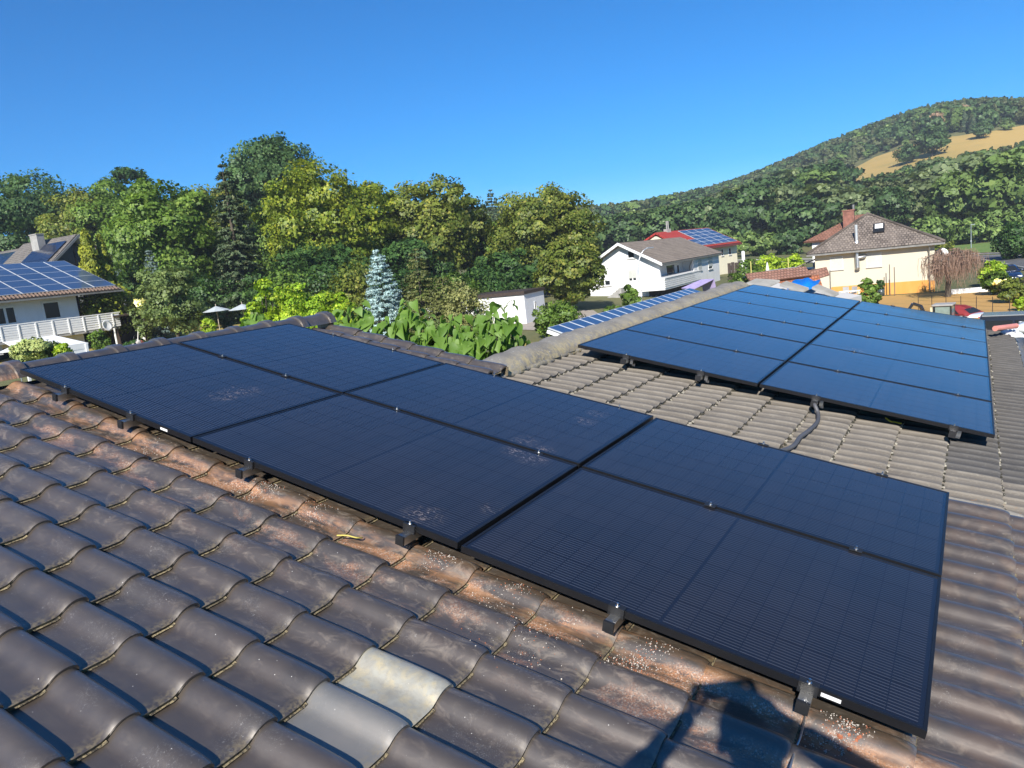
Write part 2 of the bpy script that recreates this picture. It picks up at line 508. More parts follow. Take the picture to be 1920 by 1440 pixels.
def mat_rooftile(name, dark, light, cx, cz, spot=0.4):
    """far tiled roof: courses and joints as relief and colour, tiles too small in the picture to part"""
    q = NT(name); O = q.coord('UV')
    b = q.n('TexBrick', offset=0.5); q.l(O, b.inputs['Vector'])
    b.inputs['Color1'].default_value = (*dark, 1); b.inputs['Color2'].default_value = (*light, 1)
    b.inputs['Mortar'].default_value = (dark[0] * 0.35, dark[1] * 0.35, dark[2] * 0.35, 1)
    b.inputs['Scale'].default_value = 1.0; b.inputs['Brick Width'].default_value = cx; b.inputs['Row Height'].default_value = cz
    b.inputs['Mortar Size'].default_value = 0.03; b.inputs['Mortar Smooth'].default_value = 0.3
    c = b.outputs[0]
    P = q.pos()
    c = q.mix(q.rng(q.noise(P, 0.5, 5, 0.6), 0.35, 0.7, 0, 0.55), c, light)
    c = q.mix(q.rng(q.noise(P, 5.5, 3, 0.7), 0.62, 0.72, 0, spot), c, (min(1, light[0] * 2.1), min(1, light[1] * 2.0), min(1, light[2] * 1.8)))
    q.col(c).set(Roughness=0.88)
    bp = q.n('Bump'); q.l(b.outputs['Fac'], bp.inputs['Height']); bp.invert = True
    bp.inputs['Strength'].default_value = 0.8; bp.inputs['Distance'].default_value = 0.04
    q.l(bp.outputs[0], q.b.inputs['Normal'])
    return q.mat
M_RBROWN = mat_rooftile('brown_concrete_roofing', (0.20, 0.155, 0.115), (0.29, 0.235, 0.18), 0.30, 0.34, 0.5)
M_RCREAM = mat_rooftile('dark_hip_roofing', (0.11, 0.088, 0.072), (0.25, 0.205, 0.168), 0.25, 0.29, 0.6)
M_RREDB = mat_rooftile('red_brown_roofing', (0.20, 0.088, 0.055), (0.27, 0.13, 0.085), 0.3, 0.36, 0.3)
M_RRED = mat_rooftile('bright_red_roofing', (0.36, 0.030, 0.022), (0.42, 0.045, 0.035), 0.3, 0.36, 0.1)
M_RGREY = mat_rooftile('grey_brown_roofing', (0.13, 0.115, 0.10), (0.19, 0.17, 0.15), 0.3, 0.36, 0.2)
M_BRICKT = mat_rooftile('brown_tile_cladding', (0.20, 0.092, 0.06), (0.30, 0.16, 0.115), 0.21, 0.20, 0.55)
M_BRICKO = mat_rooftile('orange_red_tile_cladding', (0.34, 0.105, 0.045), (0.42, 0.16, 0.08), 0.21, 0.19, 0.35)
def _pvblue():
    q = NT('blue_solar_laminate'); P = q.pos()
    q.col(q.mix(q.rnd(), (0.030, 0.060, 0.130), (0.042, 0.076, 0.155))).set(Roughness=0.35, Coat_Weight=0.6, Coat_Roughness=0.12)
    return q.mat
M_PV = _pvblue()
def _pvdark():
    q = NT('dark_solar_laminate')
    q.col((0.010, 0.015, 0.035)).set(Roughness=0.35, Coat_Weight=1.0, Coat_Roughness=0.08)
    return q.mat
M_PVD = _pvdark()
M_PVFR = plain('silver_panel_frame', (0.66, 0.69, 0.72), 0.35, 0.3)

# foliage kinds
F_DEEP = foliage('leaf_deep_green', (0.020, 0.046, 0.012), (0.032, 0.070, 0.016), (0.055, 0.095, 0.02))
F_BLUEG = foliage('leaf_blue_green', (0.034, 0.068, 0.024), (0.052, 0.096, 0.030), (0.08, 0.12, 0.04))
F_MID = foliage('leaf_mid_green', (0.046, 0.085, 0.013), (0.075, 0.125, 0.017), (0.12, 0.16, 0.03))
F_YEL = foliage('leaf_yellow_green', (0.075, 0.112, 0.012), (0.125, 0.152, 0.013), (0.19, 0.185, 0.02))
F_OLIVE = foliage('leaf_olive', (0.060, 0.085, 0.014), (0.098, 0.118, 0.018), (0.15, 0.14, 0.03))
F_BRIGHT = foliage('leaf_bright_lime', (0.12, 0.20, 0.012), (0.20, 0.27, 0.014), (0.28, 0.30, 0.03))
F_SPRUCE = foliage('needle_dark_spruce', (0.022, 0.038, 0.018), (0.040, 0.058, 0.026), (0.065, 0.07, 0.03), 0.1)
F_BLUES = foliage('needle_blue_spruce', (0.13, 0.19, 0.19), (0.20, 0.27, 0.27), (0.26, 0.33, 0.32), 0.1)
F_THUJA = foliage('spray_golden_thuja', (0.075, 0.095, 0.010), (0.13, 0.14, 0.014), (0.17, 0.17, 0.02), 0.12, 0.8)
F_GREYG = foliage('leaf_grey_green', (0.062, 0.092, 0.026), (0.096, 0.130, 0.040), (0.14, 0.165, 0.06))
F_BROWNC = foliage('needle_brownish', (0.045, 0.055, 0.016), (0.070, 0.080, 0.021), (0.10, 0.095, 0.032), 0.12)
F_TAN = foliage('leaf_dry_tan', (0.088, 0.098, 0.030), (0.125, 0.13, 0.042), (0.16, 0.15, 0.06), 0.2)
F_VARIEG = foliage('leaf_variegated', (0.16, 0.19, 0.06), (0.26, 0.28, 0.10), (0.05, 0.09, 0.03), 0.2, 1.5)
F_WILLOW = foliage('leaf_silver_willow', (0.078, 0.105, 0.045), (0.11, 0.14, 0.06), (0.15, 0.17, 0.085))
F_HEDGE = foliage('leaf_hedge_dark', (0.040, 0.066, 0.026), (0.055, 0.086, 0.034), (0.08, 0.11, 0.04))
F_WHITEF = foliage('petal_cream', (0.55, 0.53, 0.30), (0.65, 0.63, 0.42), None, 0.3)
F_HILL1 = foliage('leaf_hill_dark', (0.026, 0.052, 0.017), (0.040, 0.072, 0.022), (0.06, 0.09, 0.03), 0.25, 0.05)
F_HILL2 = foliage('leaf_hill_brownish', (0.046, 0.060, 0.022), (0.066, 0.078, 0.028), (0.085, 0.09, 0.04), 0.25, 0.05)
F_HILL3 = foliage('leaf_hill_fresh', (0.055, 0.090, 0.022), (0.080, 0.120, 0.030), (0.11, 0.145, 0.04), 0.25, 0.05)
F_DEADT = foliage('leaf_withered', (0.20, 0.13, 0.08), (0.26, 0.18, 0.11), None, 0.2)
def _bigleaf():
    q = NT('large_soft_leaf'); q.nt.nodes.remove(q.b)
    c = q.mix(q.rnd(), (0.12, 0.235, 0.030), (0.20, 0.34, 0.060))
    O = q.coord(); v = q.math('ABSOLUTE', q.sep(O)[1])
    c = q.mix(q.rng(v, 0.0, 0.012, 0.5, 0), c, (0.25, 0.34, 0.12))
    d = q.n('BsdfPrincipled'); q.l(c, d.inputs[0]); d.inputs['Roughness'].default_value = 0.55
    t = q.n('BsdfTranslucent'); q.l(q.mix(1.0, c, (1, 1, 0.5), 'MULTIPLY'), t.inputs[0])
    m = q.n('MixShader'); m.inputs[0].default_value = 0.42; q.l(d.outputs[0], m.inputs[1]); q.l(t.outputs[0], m.inputs[2])
    q.l(m.outputs[0], q.nt.nodes['Material Output'].inputs[0])
    return q.mat
M_BIGLEAF = _bigleaf()
def mat_ground():
    q = NT('dry_garden_ground'); P = q.pos()
    n = q.noise(P, 0.10, 4, 0.6); n2 = q.noise(P, 1.3, 5, 0.7)
    c = q.mix(q.rng(n, 0.42, 0.62), (0.12, 0.125, 0.04), (0.065, 0.085, 0.026))
    c = q.mix(q.rng(n2, 0.4, 0.7, 0, 0.5), c, (0.20, 0.165, 0.07))
    q.col(c).set(Roughness=0.95); q.bump(q.noise(P, 9, 4), 0.6, 0.05)
    return q.mat
M_GROUND = mat_ground()
def mat_lawn(name, dry, green, amt, sc_=0.16):
    q = NT(name); P = q.pos()
    c = q.mix(q.rng(q.noise(P, sc_, 4, 0.6), amt - 0.1, amt + 0.1), dry, green)
    c = q.mix(q.rng(q.noise(P, 2.2, 5, 0.7), 0.35, 0.7, 0, 0.5), c, (dry[0] * 0.72, dry[1] * 0.74, dry[2] * 0.7))
    c = q.mix(q.rng(q.noise(q.scale(P, (3, 9, 1)), 2.2, 3), 0.5, 0.7, 0, 0.4), c, (dry[0] * 1.2, dry[1] * 1.2, dry[2] * 1.15))
    q.col(c).set(Roughness=0.95); q.bump(q.noise(P, 14, 4), 0.5, 0.04)
    return q.mat
M_LAWNDRY = mat_lawn('scorched_lawn', (0.50, 0.29, 0.085), (0.24, 0.21, 0.055), 0.66)
M_LAWNGRN = mat_lawn('green_meadow', (0.15, 0.22, 0.035), (0.11, 0.20, 0.03), 0.5)
M_LAWNMIX = mat_lawn('yellowing_lawn', (0.40, 0.29, 0.075), (0.17, 0.19, 0.045), 0.6)
M_FIELD = mat_lawn('dry_hill_field', (0.45, 0.30, 0.085), (0.33, 0.25, 0.07), 0.58, 0.03)
def mat_asph():
    q = NT('asphalt'); P = q.pos()
    c = q.mix(q.rng(q.noise(P, 0.5, 5, 0.6), 0.3, 0.7), (0.085, 0.083, 0.082), (0.12, 0.117, 0.113))
    q.col(c).set(Roughness=0.9); q.bump(q.noise(P, 30, 4), 0.3, 0.01); return q.mat
M_ASPH = mat_asph()
M_GRAVEL = plain('gravel_path', (0.36, 0.31, 0.26), 0.9, 0, 0.25, 4, 0.4)
M_ROADW = plain('white_road_paint', (0.75, 0.75, 0.72), 0.7)
M_BLUETARP = plain('blue_tarpaulin', (0.008, 0.15, 0.55), 0.3, 0, 0.25, 2)
M_CORR = plain('grey_fibre_cement', (0.27, 0.265, 0.25), 0.85, 0, 0.25, 2)
# ------------------------------------------------------------------ terrain: valley floor, rising garden slope on the left, wooded hill behind
def _softplus(x): return np.where(x > 30, x, np.log1p(np.exp(np.minimum(x, 30))))
def valley(x, y):
    a = 8.0 * np.tanh(0.075 * _softplus(-(np.asarray(x, float)) - 5.0) / 8.0)
    return -5.85 + a
_rid = [(-1400, 470), (-600, 440), (0, 440), (500, 430), (900, 402), (1060, 398), (1130, 399), (1200, 389), (1300, 371), (1400, 341), (1500, 300), (1600, 260), (1700, 224), (1760, 209), (1850, 200), (1920, 202), (2150, 225), (2500, 310), (3000, 340)]
_ra, _re = [], []
for (u, v) in _rid:
    d = ray(u, v)
    _ra.append(math.atan2(d[0], d[1])); _re.append(d[2] / math.hypot(d[0], d[1]))
_ra = np.array(_ra); _re = np.array(_re)
def hill_e(az): return np.interp(az, _ra, _re)
def ridge_d(az): return np.interp(az, [-1.0, -0.45, -0.25, 0.0, 0.1, 0.6], [560, 620, 560, 470, 460, 520])
HD0 = 166.0
def ground_z(x, y):
    x = np.asarray(x, float); y = np.asarray(y, float)
    dx, dy = x - CAM[0], y - CAM[1]
    D = np.hypot(dx, dy); az = np.arctan2(dx, dy)
    base = valley(x, y)
    er = hill_e(az); dr = ridge_d(az)
    q = np.clip((D - HD0) / (dr - HD0), 0, 1)
    e0 = (base - CAM[2]) / np.maximum(D, 1)
    e = e0 + (er - e0) * (q ** 0.8)
    h = CAM[2] + e * D
    top = CAM[2] + er * dr
    h = np.where(D > dr, top - (D - dr) * 0.05, h)
    front = np.clip((1.6 - np.abs(az)) / 0.5, 0, 1)           # hills lie ahead; the valley opens behind the viewer
    z = np.where(D > HD0, base + (np.maximum(h, base) - base) * front, base)
    bump = 0.6 * np.sin(x * 0.021 + 1.0) * np.cos(y * 0.017) * np.clip((D - 220) / 100, 0, 1)
    return z + bump
def GZ(x, y): return float(ground_z(x, y))

def terrain():
    n = 230
    q = np.linspace(-1, 1, n)
    gx = CAM[0] + 900 * np.sinh(q * 4.2) / np.sinh(4.2)
    gy = CAM[1] + 40 + 1100 * np.sinh(q * 4.2) / np.sinh(4.2)
    X, Y = np.meshgrid(gx, gy, indexing='ij')
    Z = ground_z(X, Y)
    V = np.stack([X, Y, Z], -1).reshape(-1, 3)
    i = np.arange(n - 1)
    I, J = np.meshgrid(i, i, indexing='ij')
    a = (I * n + J).ravel()
    Q = np.stack([a, a + n, a + n + 1, a + 1], -1)
    me = mesh_np('ground', V, Q, [M_GROUND], True)
    tag(ob('ground', me), kind='structure')
terrain()
def hill_hit(u, v):
    """first meeting of a photo ray with the ground"""
    d = ray(u, v); d = d / np.linalg.norm(d)
    s = 20.0
    while s < 900:
        p = CAM + d * s
        if p[2] < GZ(p[0], p[1]): break
        s += 1.5
    return CAM + d * s
def sheet(name, top, bot, mat, lift, nu=24, nv=10, hit=hill_hit, kind='structure', pts=None):
    """a strip of ground cover lying on the terrain between two outlines"""
    T = [np.array(p) for p in top]; B = [np.array(p) for p in bot]
    def along(L, q):
        k = q * (len(L) - 1); i = min(int(k), len(L) - 2); f = k - i
        return L[i] * (1 - f) + L[i + 1] * f
    V = []
    for i in range(nu + 1):
        a, b = along(T, i / nu), along(B, i / nu)
        for j in range(nv + 1):
            p = a * (1 - j / nv) + b * (j / nv)
            V.append((p[0], p[1], GZ(p[0], p[1]) + lift))
    Q = []
    for i in range(nu):
        for j in range(nv):
            k = i * (nv + 1) + j
            Q.append((k, k + 1, k + nv + 2, k + nv + 1))
    o = ob(name, mesh_np(name, np.array(V), np.array(Q), [mat], True))
    return tag(o, kind=kind)
def gp(u, v): return hill_hit(u, v)[:2]
# scorched field on the hill
FTOP = [(1560, 335), (1592, 322), (1640, 296), (1700, 276), (1745, 263), (1800, 256), (1860, 248), (1930, 236), (2060, 226)]
FBOT = [(1562, 352), (1600, 345), (1660, 330), (1720, 318), (1760, 312), (1800, 306), (1860, 298), (1930, 284), (2060, 276)]
sheet('hill_field', [gp(*p) for p in FTOP], [gp(*p) for p in FBOT], M_FIELD, 0.35, 40, 12)
# left gardens
sheet('lawn', [(-62, 34), (-52, 40), (-44, 46), (-38, 52)], [(-50, 20), (-40, 26), (-30, 34), (-26, 42)], M_LAWNMIX, 0.03, 16, 8)
# garden between the houses and gravel drive of the garage
sheet('lawn', [(-20, 36), (-16, 38), (-13, 40)], [(-10, 20), (-8, 22), (-6, 24)], M_LAWNMIX, 0.03, 10, 10)
sheet('drive', [(-31, 55), (-27, 54), (-22, 54)], [(-25, 42), (-20, 42), (-15, 43.5)], M_GRAVEL, 0.035, 8, 8)
# scorched lawn round the cream house, green meadow by the bend
sheet('lawn', [(-8.5, 63), (0, 64.5), (10, 63)], [(-9, 40), (0, 40), (7.0, 40)], M_LAWNDRY, 0.03, 16, 14)
sheet('meadow', [(-14, 155), (4, 154), (22, 150)], [(-10, 122), (4, 122), (12.0, 117)], M_LAWNGRN, 0.05, 12, 8)
# road bending away past the cream house
RC = [(21, 10), (19.5, 30), (17.0, 50), (14.2, 70), (11.0, 90), (8.0, 104), (1.5, 114), (-10, 119), (-30, 122)]
def strip(name, C, o0, o1, mat, lift, kind='structure', parent=None):
    C = [np.array(c, float) for c in C]
    P = []
    for i in range(len(C) - 1):
        for k in range(8):
            f = k / 8
            p0 = C[max(i - 1, 0)]; p1 = C[i]; p2 = C[i + 1]; p3 = C[min(i + 2, len(C) - 1)]
            P.append(0.5 * ((2 * p1) + (-p0 + p2) * f + (2 * p0 - 5 * p1 + 4 * p2 - p3) * f * f + (-p0 + 3 * p1 - 3 * p2 + p3) * f ** 3))
    P.append(C[-1])
    V = []
    for i, p in enumerate(P):
        t = P[min(i + 1, len(P) - 1)] - P[max(i - 1, 0)]; t /= np.linalg.norm(t)
        nn = np.array([-t[1], t[0]])
        for o in (o0, o1):
            a = p + nn * o
            V.append((a[0], a[1], GZ(p[0], p[1]) + lift))
    Q = [(2 * i, 2 * i + 1, 2 * i + 3, 2 * i + 2) for i in range(len(P) - 1)]
    o = ob(name, mesh_np(name, np.array(V), np.array(Q), [mat], True), parent)
    if parent is None: tag(o, kind=kind)
    return o
road = strip('road', RC, -3.1, 3.1, M_ASPH, 0.05)
strip('road_line', RC, -2.6, -2.45, M_ROADW, 0.056, parent=road)
def kerb(name, o0):
    P0 = strip(name, RC, o0, o0 + 0.18, M_CONC, 0.17)
    s = P0.modifiers.new('solid', 'SOLIDIFY'); s.thickness = 0.14; s.offset = -1
kerb('kerb', 3.1); kerb('kerb', -3.28)
# ------------------------------------------------------------------ the near house: roof A (dark pan tiles) and the lower wing, roof B (double-roll concrete tiles)
HA = -0.152          # plane of roof A's tile pans below the panel plane
HB = -0.235
def tile_mesh(name, width, expo, prof, mats, lap=0.055, tilt=0.020, jit=0.0):
    """one roof tile in its own axes: x down the slope 0..expo, y across, z up; butt end at x=expo"""
    rows = [(-lap, -tilt * lap / expo - 0.004, 1.0), (expo * 0.5, tilt * 0.5, 1.0), (expo - 0.075, tilt * (1 - 0.075 / expo), 1.0), (expo - 0.045, tilt * (1 - 0.045 / expo) - .0006, .985), (expo - 0.022, tilt - 0.0028, .95), (expo - 0.008, tilt - 0.0042, .90), (expo, tilt - 0.0065, .84)]
    V, F, mi, sm = [], [], [], []
    k = len(prof)
    for (x, z0, sc_) in rows:
        for (y, z) in prof: V.append((x, y, z0 + z * sc_))
    for r in range(len(rows) - 1):
        for i in range(k - 1):
            a = r * k + i
            F.append((a, a + k, a + k + 1, a + 1)); mi.append(0); sm.append(True)
    # thick butt edge, its own vertices so that the arris stays crisp
    b = len(V)
    for (y, z) in prof: V.append((expo, y, tilt - 0.0065 + z * .84))
    for (y, z) in prof: V.append((expo - 0.004, y, tilt - 0.024 + z * 0.80))
    for i in range(k - 1):
        F.append((b + i, b + k + i, b + k + i + 1, b + i + 1)); mi.append(1 if prof[i][1] < 0.014 else 0); sm.append(True)
    if len(mats) > 2:       # wind-blown sand lying along the foot of the butt edge
        b = len(V)
        for (y, z) in prof: V.append((expo - 0.001, y, tilt - 0.0160 + z * .95))
        for (y, z) in prof: V.append((expo + 0.0065 + 0.0025 * math.sin(y * 120), y, 0.0016 + z))
        for i in range(k - 1):
            if prof[i + 1][1] > 0.012 or i < 2: continue
            F.append((b + i, b + k + i, b + k + i + 1, b + i + 1)); mi.append(2); sm.append(True)
    # free long edge of the roll
    y1, z1 = prof[-1]
    V += [(-lap, y1, z1 - tilt * lap / expo), (expo, y1, z1 + tilt - 0.005), (expo, y1 - 0.004, -0.004 + tilt * 0.5), (-lap, y1 - 0.004, -0.006)]
    c = len(V)
    F.append((c - 4, c - 3, c - 2, c - 1)); mi.append(0); sm.append(False)
    me = bpy.data.meshes.new(name)
    me.from_pydata(V, [], F)
    for m in mats: me.materials.append(m)
    me.polygons.foreach_set('material_index', mi); me.polygons.foreach_set('use_smooth', sm)
    me.update()
    return me
WA, EA = 0.2235, 0.336
PROFA = [(0.0, 0.006), (0.012, 0.002), (0.03, 0.0), (0.09, 0.0), (0.108, 0.0018), (0.121, 0.0075), (0.133, 0.0165), (0.144, 0.0265), (0.156, 0.0345), (0.169, 0.0400), (0.183, 0.0425), (0.198, 0.0420), (0.210, 0.039), (0.2195, 0.0335), (0.226, 0.0255), (0.229, 0.016)]
ME_A = tile_mesh('tile', WA, EA, PROFA, [M_TA, M_TEDGE, M_SAND])
ME_AP = tile_mesh('tile', WA, EA, PROFA, [M_TPALE, M_TEDGE, M_SAND])
ME_AG = tile_mesh('tile', WA, EA, PROFA, [M_TGREY, M_TEDGE, M_SAND])
WB, EB = 0.30, 0.343
def profb():
    P = []
    for h in (0, 1):
        b = h * 0.15
        for (y, z) in [(0.0, 0.002), (0.015, 0.0), (0.06, 0.0), (0.075, 0.003), (0.087, 0.0115), (0.098, 0.0175), (0.109, 0.0195), (0.120, 0.0172), (0.134, 0.008)]:
            P.append((b + y, z))
    P.append((0.302, 0.004))
    return P
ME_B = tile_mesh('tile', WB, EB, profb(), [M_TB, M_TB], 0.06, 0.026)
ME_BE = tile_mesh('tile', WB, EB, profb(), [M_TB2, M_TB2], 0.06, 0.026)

L, Wd, G = 1.758, 1.134, 0.02
A_S1, A_T1 = 3 * L + 2 * G, 2 * Wd + G
BS0, BT0, BH = 2.053, 4.110, -0.077
B_S1, B_T1 = BS0 + 2 * L + G, BT0 + 6 * Wd + 5 * G
GROUND0 = GZ(2, 0)

house = thing('house', 'low house with dark brown glazed pan tiles around the near black solar panels', 'house', tuple(RP(2.5, 0.5)))
house.location = (0, 0, 0)
annex = thing('annex', 'lower wing of the near house with weathered grey double roll tiles', 'house wing')
deck = MB()
def roofbox(s0, s1, t0, t1, h0, h1): deck.bx(s0, s1, t0, t1, h0, h1)
SA0, SA1, TA0, TA1 = -0.27, 6.35, -6.2, 2.56
deck.bx(SA0, SA1, TA0, TA1, HA - 0.16, HA - 0.035); 
deck.bx(SA0, 1.90, TA1, 2.97, HA - 0.16, HA - 0.035)
roofA = deck.obj('roof', M_WOODD, house, None, (0, PITCH, 0))
db = MB(); db.bx(1.66, 5.93, 2.585, 11.45, HB - 0.17, HB - 0.03)
roofB = db.obj('roof', M_WOODD, annex, None, (0, PITCH, 0))
# walls and rear slopes (seen only from beside)
wl = MB()
rA = RP(SA0, 0, HA - 0.05); eA = RP(SA1 - 0.5, 0, HA - 0.2)
zr, ze = rA[2] - 0.12, eA[2] - 0.05
wl.prism([(rA[0] - 5.5, GROUND0 - .5), (eA[0], GROUND0 - .5), (eA[0], ze), (rA[0], zr), (rA[0] - 5.5, zr - 1.35)], 'y', -6.0, 2.52)
wl.obj('wall', M_GREYW, house)
MB().slab([(rA[0] - 0.01, -6.2, rA[2] + .02), (rA[0] - 6.1, -6.2, rA[2] - 1.42), (rA[0] - 6.1, 2.97, rA[2] - 1.42), (rA[0] - 0.01, 2.97, rA[2] + .02)], 0.12).obj('rear_roof', M_TGREY, house)
wl = MB()
rB = RP(1.66, 0, HB - 0.05); eB = RP(5.5, 0, HB - 0.2)
zr, ze = rB[2] - 0.12, eB[2] - 0.05
wl.prism([(rB[0] - 4, GROUND0 - .5), (eB[0], GROUND0 - .5), (eB[0], ze), (rB[0], zr), (rB[0] - 4, zr - 0.95)], 'y', 2.6, 11.3)
wl.obj('wall', M_GREYW, annex)
MB().slab([(rB[0] - 0.01, 2.7, rB[2] + .02), (rB[0] - 4.5, 2.7, rB[2] - 1.05), (rB[0] - 4.5, 11.45, rB[2] - 1.05), (rB[0] - 0.01, 11.45, rB[2] + .02)], 0.12).obj('rear_roof', M_TB2, annex)

hidA = MB(); hidB = MB()
def add_mesh_to(mb, me, loc):
    b = len(mb.v)
    for v in me.vertices: mb.v.append((v.co.x + loc[0], v.co.y + loc[1], v.co.z + loc[2]))
    for p in me.polygons:
        mb.f.append(tuple(i + b for i in p.vertices)); mb.m.append(p.material_index); mb.sm.append(p.use_smooth)
def inview(p, mx=40):
    u, v, z = proj(p)
    return z > 0.1 and -mx < u < 1920 + mx and -mx < v < 1440 + mx
nA = 0
for k in range(-8, 11):
    s0 = 2.615 + EA * k - EA
    if s0 < SA0 - 0.05 or s0 > 6.1: continue
    for c in range(-14, 14):
        t0 = -0.16 + WA * c
        mid = (s0 + EA / 2, t0 + WA / 2)
        if mid[1] > 2.52 and mid[0] > 1.93: continue
        if t0 + WA > 2.99 or t0 < -6: continue
        jit = (random.uniform(-.002, .002), random.uniform(-.0015, .0015), random.uniform(-.0012, .0012))
        loc = (s0 + jit[0], t0 + jit[1], HA + jit[2])
        under = 0.16 < mid[0] < A_S1 - 0.22 and 0.24 < mid[1] < A_T1 - 0.22
        vis = any(inview(RP(s0 + a * EA, t0 + b * WA, HA)) for a in (0, 1) for b in (0, 1))
        me = ME_A
        sp = onroof(740, 1275, HA)
        if abs(mid[0] - sp[0]) < EA / 2 and abs(mid[1] - sp[1]) < WA / 2: me = ME_AP
        sp = onroof(650, 1370, HA)
        if abs(mid[0] - sp[0]) < EA / 2 and abs(mid[1] - sp[1]) < WA / 2: me = ME_AG
        if vis and not under and nA < 300:
            o = ob('tile', me, roofA, loc, (random.uniform(-.006, .006), random.uniform(-.004, .004), random.uniform(-.008, .008)))
            if me is ME_AP: o['label'] = 'pale sandy dust covered tile'
            if me is ME_AG: o['label'] = 'plain light grey tile'
            nA += 1
        elif t0 > -2.8 and inview(RP(mid[0], mid[1], HA), 500):
            add_mesh_to(hidA, ME_A, loc)
o = hidA.obj('covered_tiles', [M_TA, M_TEDGE, M_SAND], roofA); o['kind'] = 'stuff'
# verge tiles' outer skirt
vs = MB()
for k in range(-8, -1):
    s0 = 2.615 + EA * k - EA
    if s0 < SA0 or s0 > 1.7: continue
    q = MB().box((EA / 2, 0, -0.02), (EA + .02, 0.016, 0.085), rot=Matrix.Rotation(-0.06, 3, 'Y'))
    q.obj('verge_cheek', M_TA, roofA, (s0, 2.972, HA + 0.005), None, 0.004)
nB = 0
for r in range(-1, 12):
    s0 = 2.213 + EB * r - EB + (0.0 if r < 20 else 0)
    if s0 + EB > 6.02 or s0 < 1.5: continue
    for c in range(0, 28):
        t0 = 2.575 + WB * c
        mid = (s0 + EB / 2, t0 + WB / 2)
        if mid[1] < 2.96 and mid[0] < 1.9: continue
        under = BS0 + 0.25 < mid[0] < B_S1 - 0.25 and BT0 + 0.55 < mid[1] < B_T1 - 0.2
        covA = mid[1] < A_T1 - .1 and mid[0] < A_S1
        jit = (random.uniform(-.003, .003), random.uniform(-.002, .002), random.uniform(-.002, .002))
        loc = (s0 + jit[0], t0 + jit[1], HB + jit[2])
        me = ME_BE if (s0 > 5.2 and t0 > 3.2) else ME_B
        if inview(RP(mid[0], mid[1], HB)) and not under and not covA and nB < 300:
            ob('tile', me, roofB, loc, (random.uniform(-.006, .006), random.uniform(-.005, .005), random.uniform(-.006, .006))); nB += 1
        else:
            add_mesh_to(hidB, ME_B, loc)
o = hidB.obj('covered_tiles', [M_TB], roofB); o['kind'] = 'stuff'
jc = MB()
_pb = profb()
for r in range(0, 12):
    sb_ = 2.213 + EB * r
    if sb_ > 5.99: continue
    tt = 2.6 if sb_ > 1.95 else 2.98
    while tt < 11.0:
        if sb_ > A_S1 + .02 or tt > A_T1 - .05:
            if inview(RP(sb_, tt, HB), 0) and (tt < BT0 + .7 or sb_ > B_S1 - .3):
                z_ = np.interp((tt - 2.575) % WB, [p[0] for p in _pb], [p[1] for p in _pb])
                sz = random.uniform(.006, .017)
                jc.box((sb_ + random.uniform(-.004, .012), tt, HB + z_ + sz * .3), (sz * random.uniform(.7, 1.4), sz * random.uniform(.8, 1.8), sz * .8), 0 if random.random() < .72 else 1, rot=Matrix.Rotation(random.uniform(0, 3), 3, 'Z') @ Matrix.Rotation(random.uniform(-.5, .5), 3, 'X'))
        tt += random.uniform(.012, .05)
o = jc.obj('moss_crumbs', [plain('dark_moss', (.045, .042, .03), .95, 0, .4, 40), plain('pale_lichen_crumb', (.38, .35, .28), .95, 0, .3, 40)], roofB); o['kind'] = 'stuff'
# mortar fillet where the old and the new tiles meet, lichen on it
mf = MB()
P = []
for i in range(40):
    s = 1.93 + i * (5.95 - 1.93) / 39
    P.append((s, 2.562 + random.uniform(-.008, .008) + 0.012 * math.sin(i * 1.1), HA + 0.006 + random.uniform(-.004, .004)))
mf.tube(P, [random.uniform(.028, .04) for _ in P], 7)
mf.obj('mortar_fillet', M_RB, roofB)

# ridge of roof A: half-round caps, each with a raised collar at its end
def cap_mesh(ln, r, sq, m, collar=True, n=11):
    b = MB()
    rings = [(0.0, r * 0.93), (ln - 0.075, r)] if collar else [(0.0, r * 0.90), (ln * .55, r * .99), (ln - .03, r * 1.08), (ln, r * 1.07)]
    L_, F_ = [], []
    def ring(y, rr):
        for k in range(n + 1):
            q = PI * (0.02 + 0.96 * k / n)
            L_.append((rr * math.cos(q), y, rr * sq * math.sin(q)))
    for (y, rr) in rings: ring(y, rr)
    for i in range(len(rings) - 1):
        for k in range(n):
            a = i * (n + 1) + k
            F_.append((a, a + 1, a + n + 2, a + n + 1))
    b.add(L_, F_, 0, True)
    if collar:
        L_, F_ = [], []
        rr = [(ln - 0.075, r * 1.0), (ln - 0.072, r * 1.14), (ln - 0.012, r * 1.17), (ln, r * 1.15), (ln, r * 0.98)]
        for (y, q) in rr: ring(y, q)
        for i in range(len(rr) - 1):
            for k in range(n):
                a = i * (n + 1) + k
                F_.append((a, a + 1, a + n + 2, a + n + 1))
        b.add(L_, F_, 0, False)
    else:
        L_, F_ = [], []
        for (y, q) in [(ln, r * 1.07), (ln, r * 0.84)]: ring(y, q)
        for k in range(n): F_.append((k, k + 1, k + n + 2, k + n + 1))
        b.add(L_, F_, 0, False)
    return b.mesh('ridge_tile', [m])
CAPA = cap_mesh(0.372, 0.128, 0.84, M_TA)
_rp = RP(-0.235, 0, HA + 0.012)
for i in range(0, 18):
    y = 2.975 - 0.36 * (i + 1)
    if y < -3: continue
    o = ob('ridge_tile', CAPA, roofA, (-0.235, y, HA + 0.020), (random.uniform(-.01, .01), -PITCH + random.uniform(-.01, .01), random.uniform(-.012, .012)))
MB().tube([(-0.235, 2.968, HA + .01), (-0.235, 2.978, HA + .01)], 0.115, 14, smooth=False).obj('ridge_end_disc', M_TA, roofA)
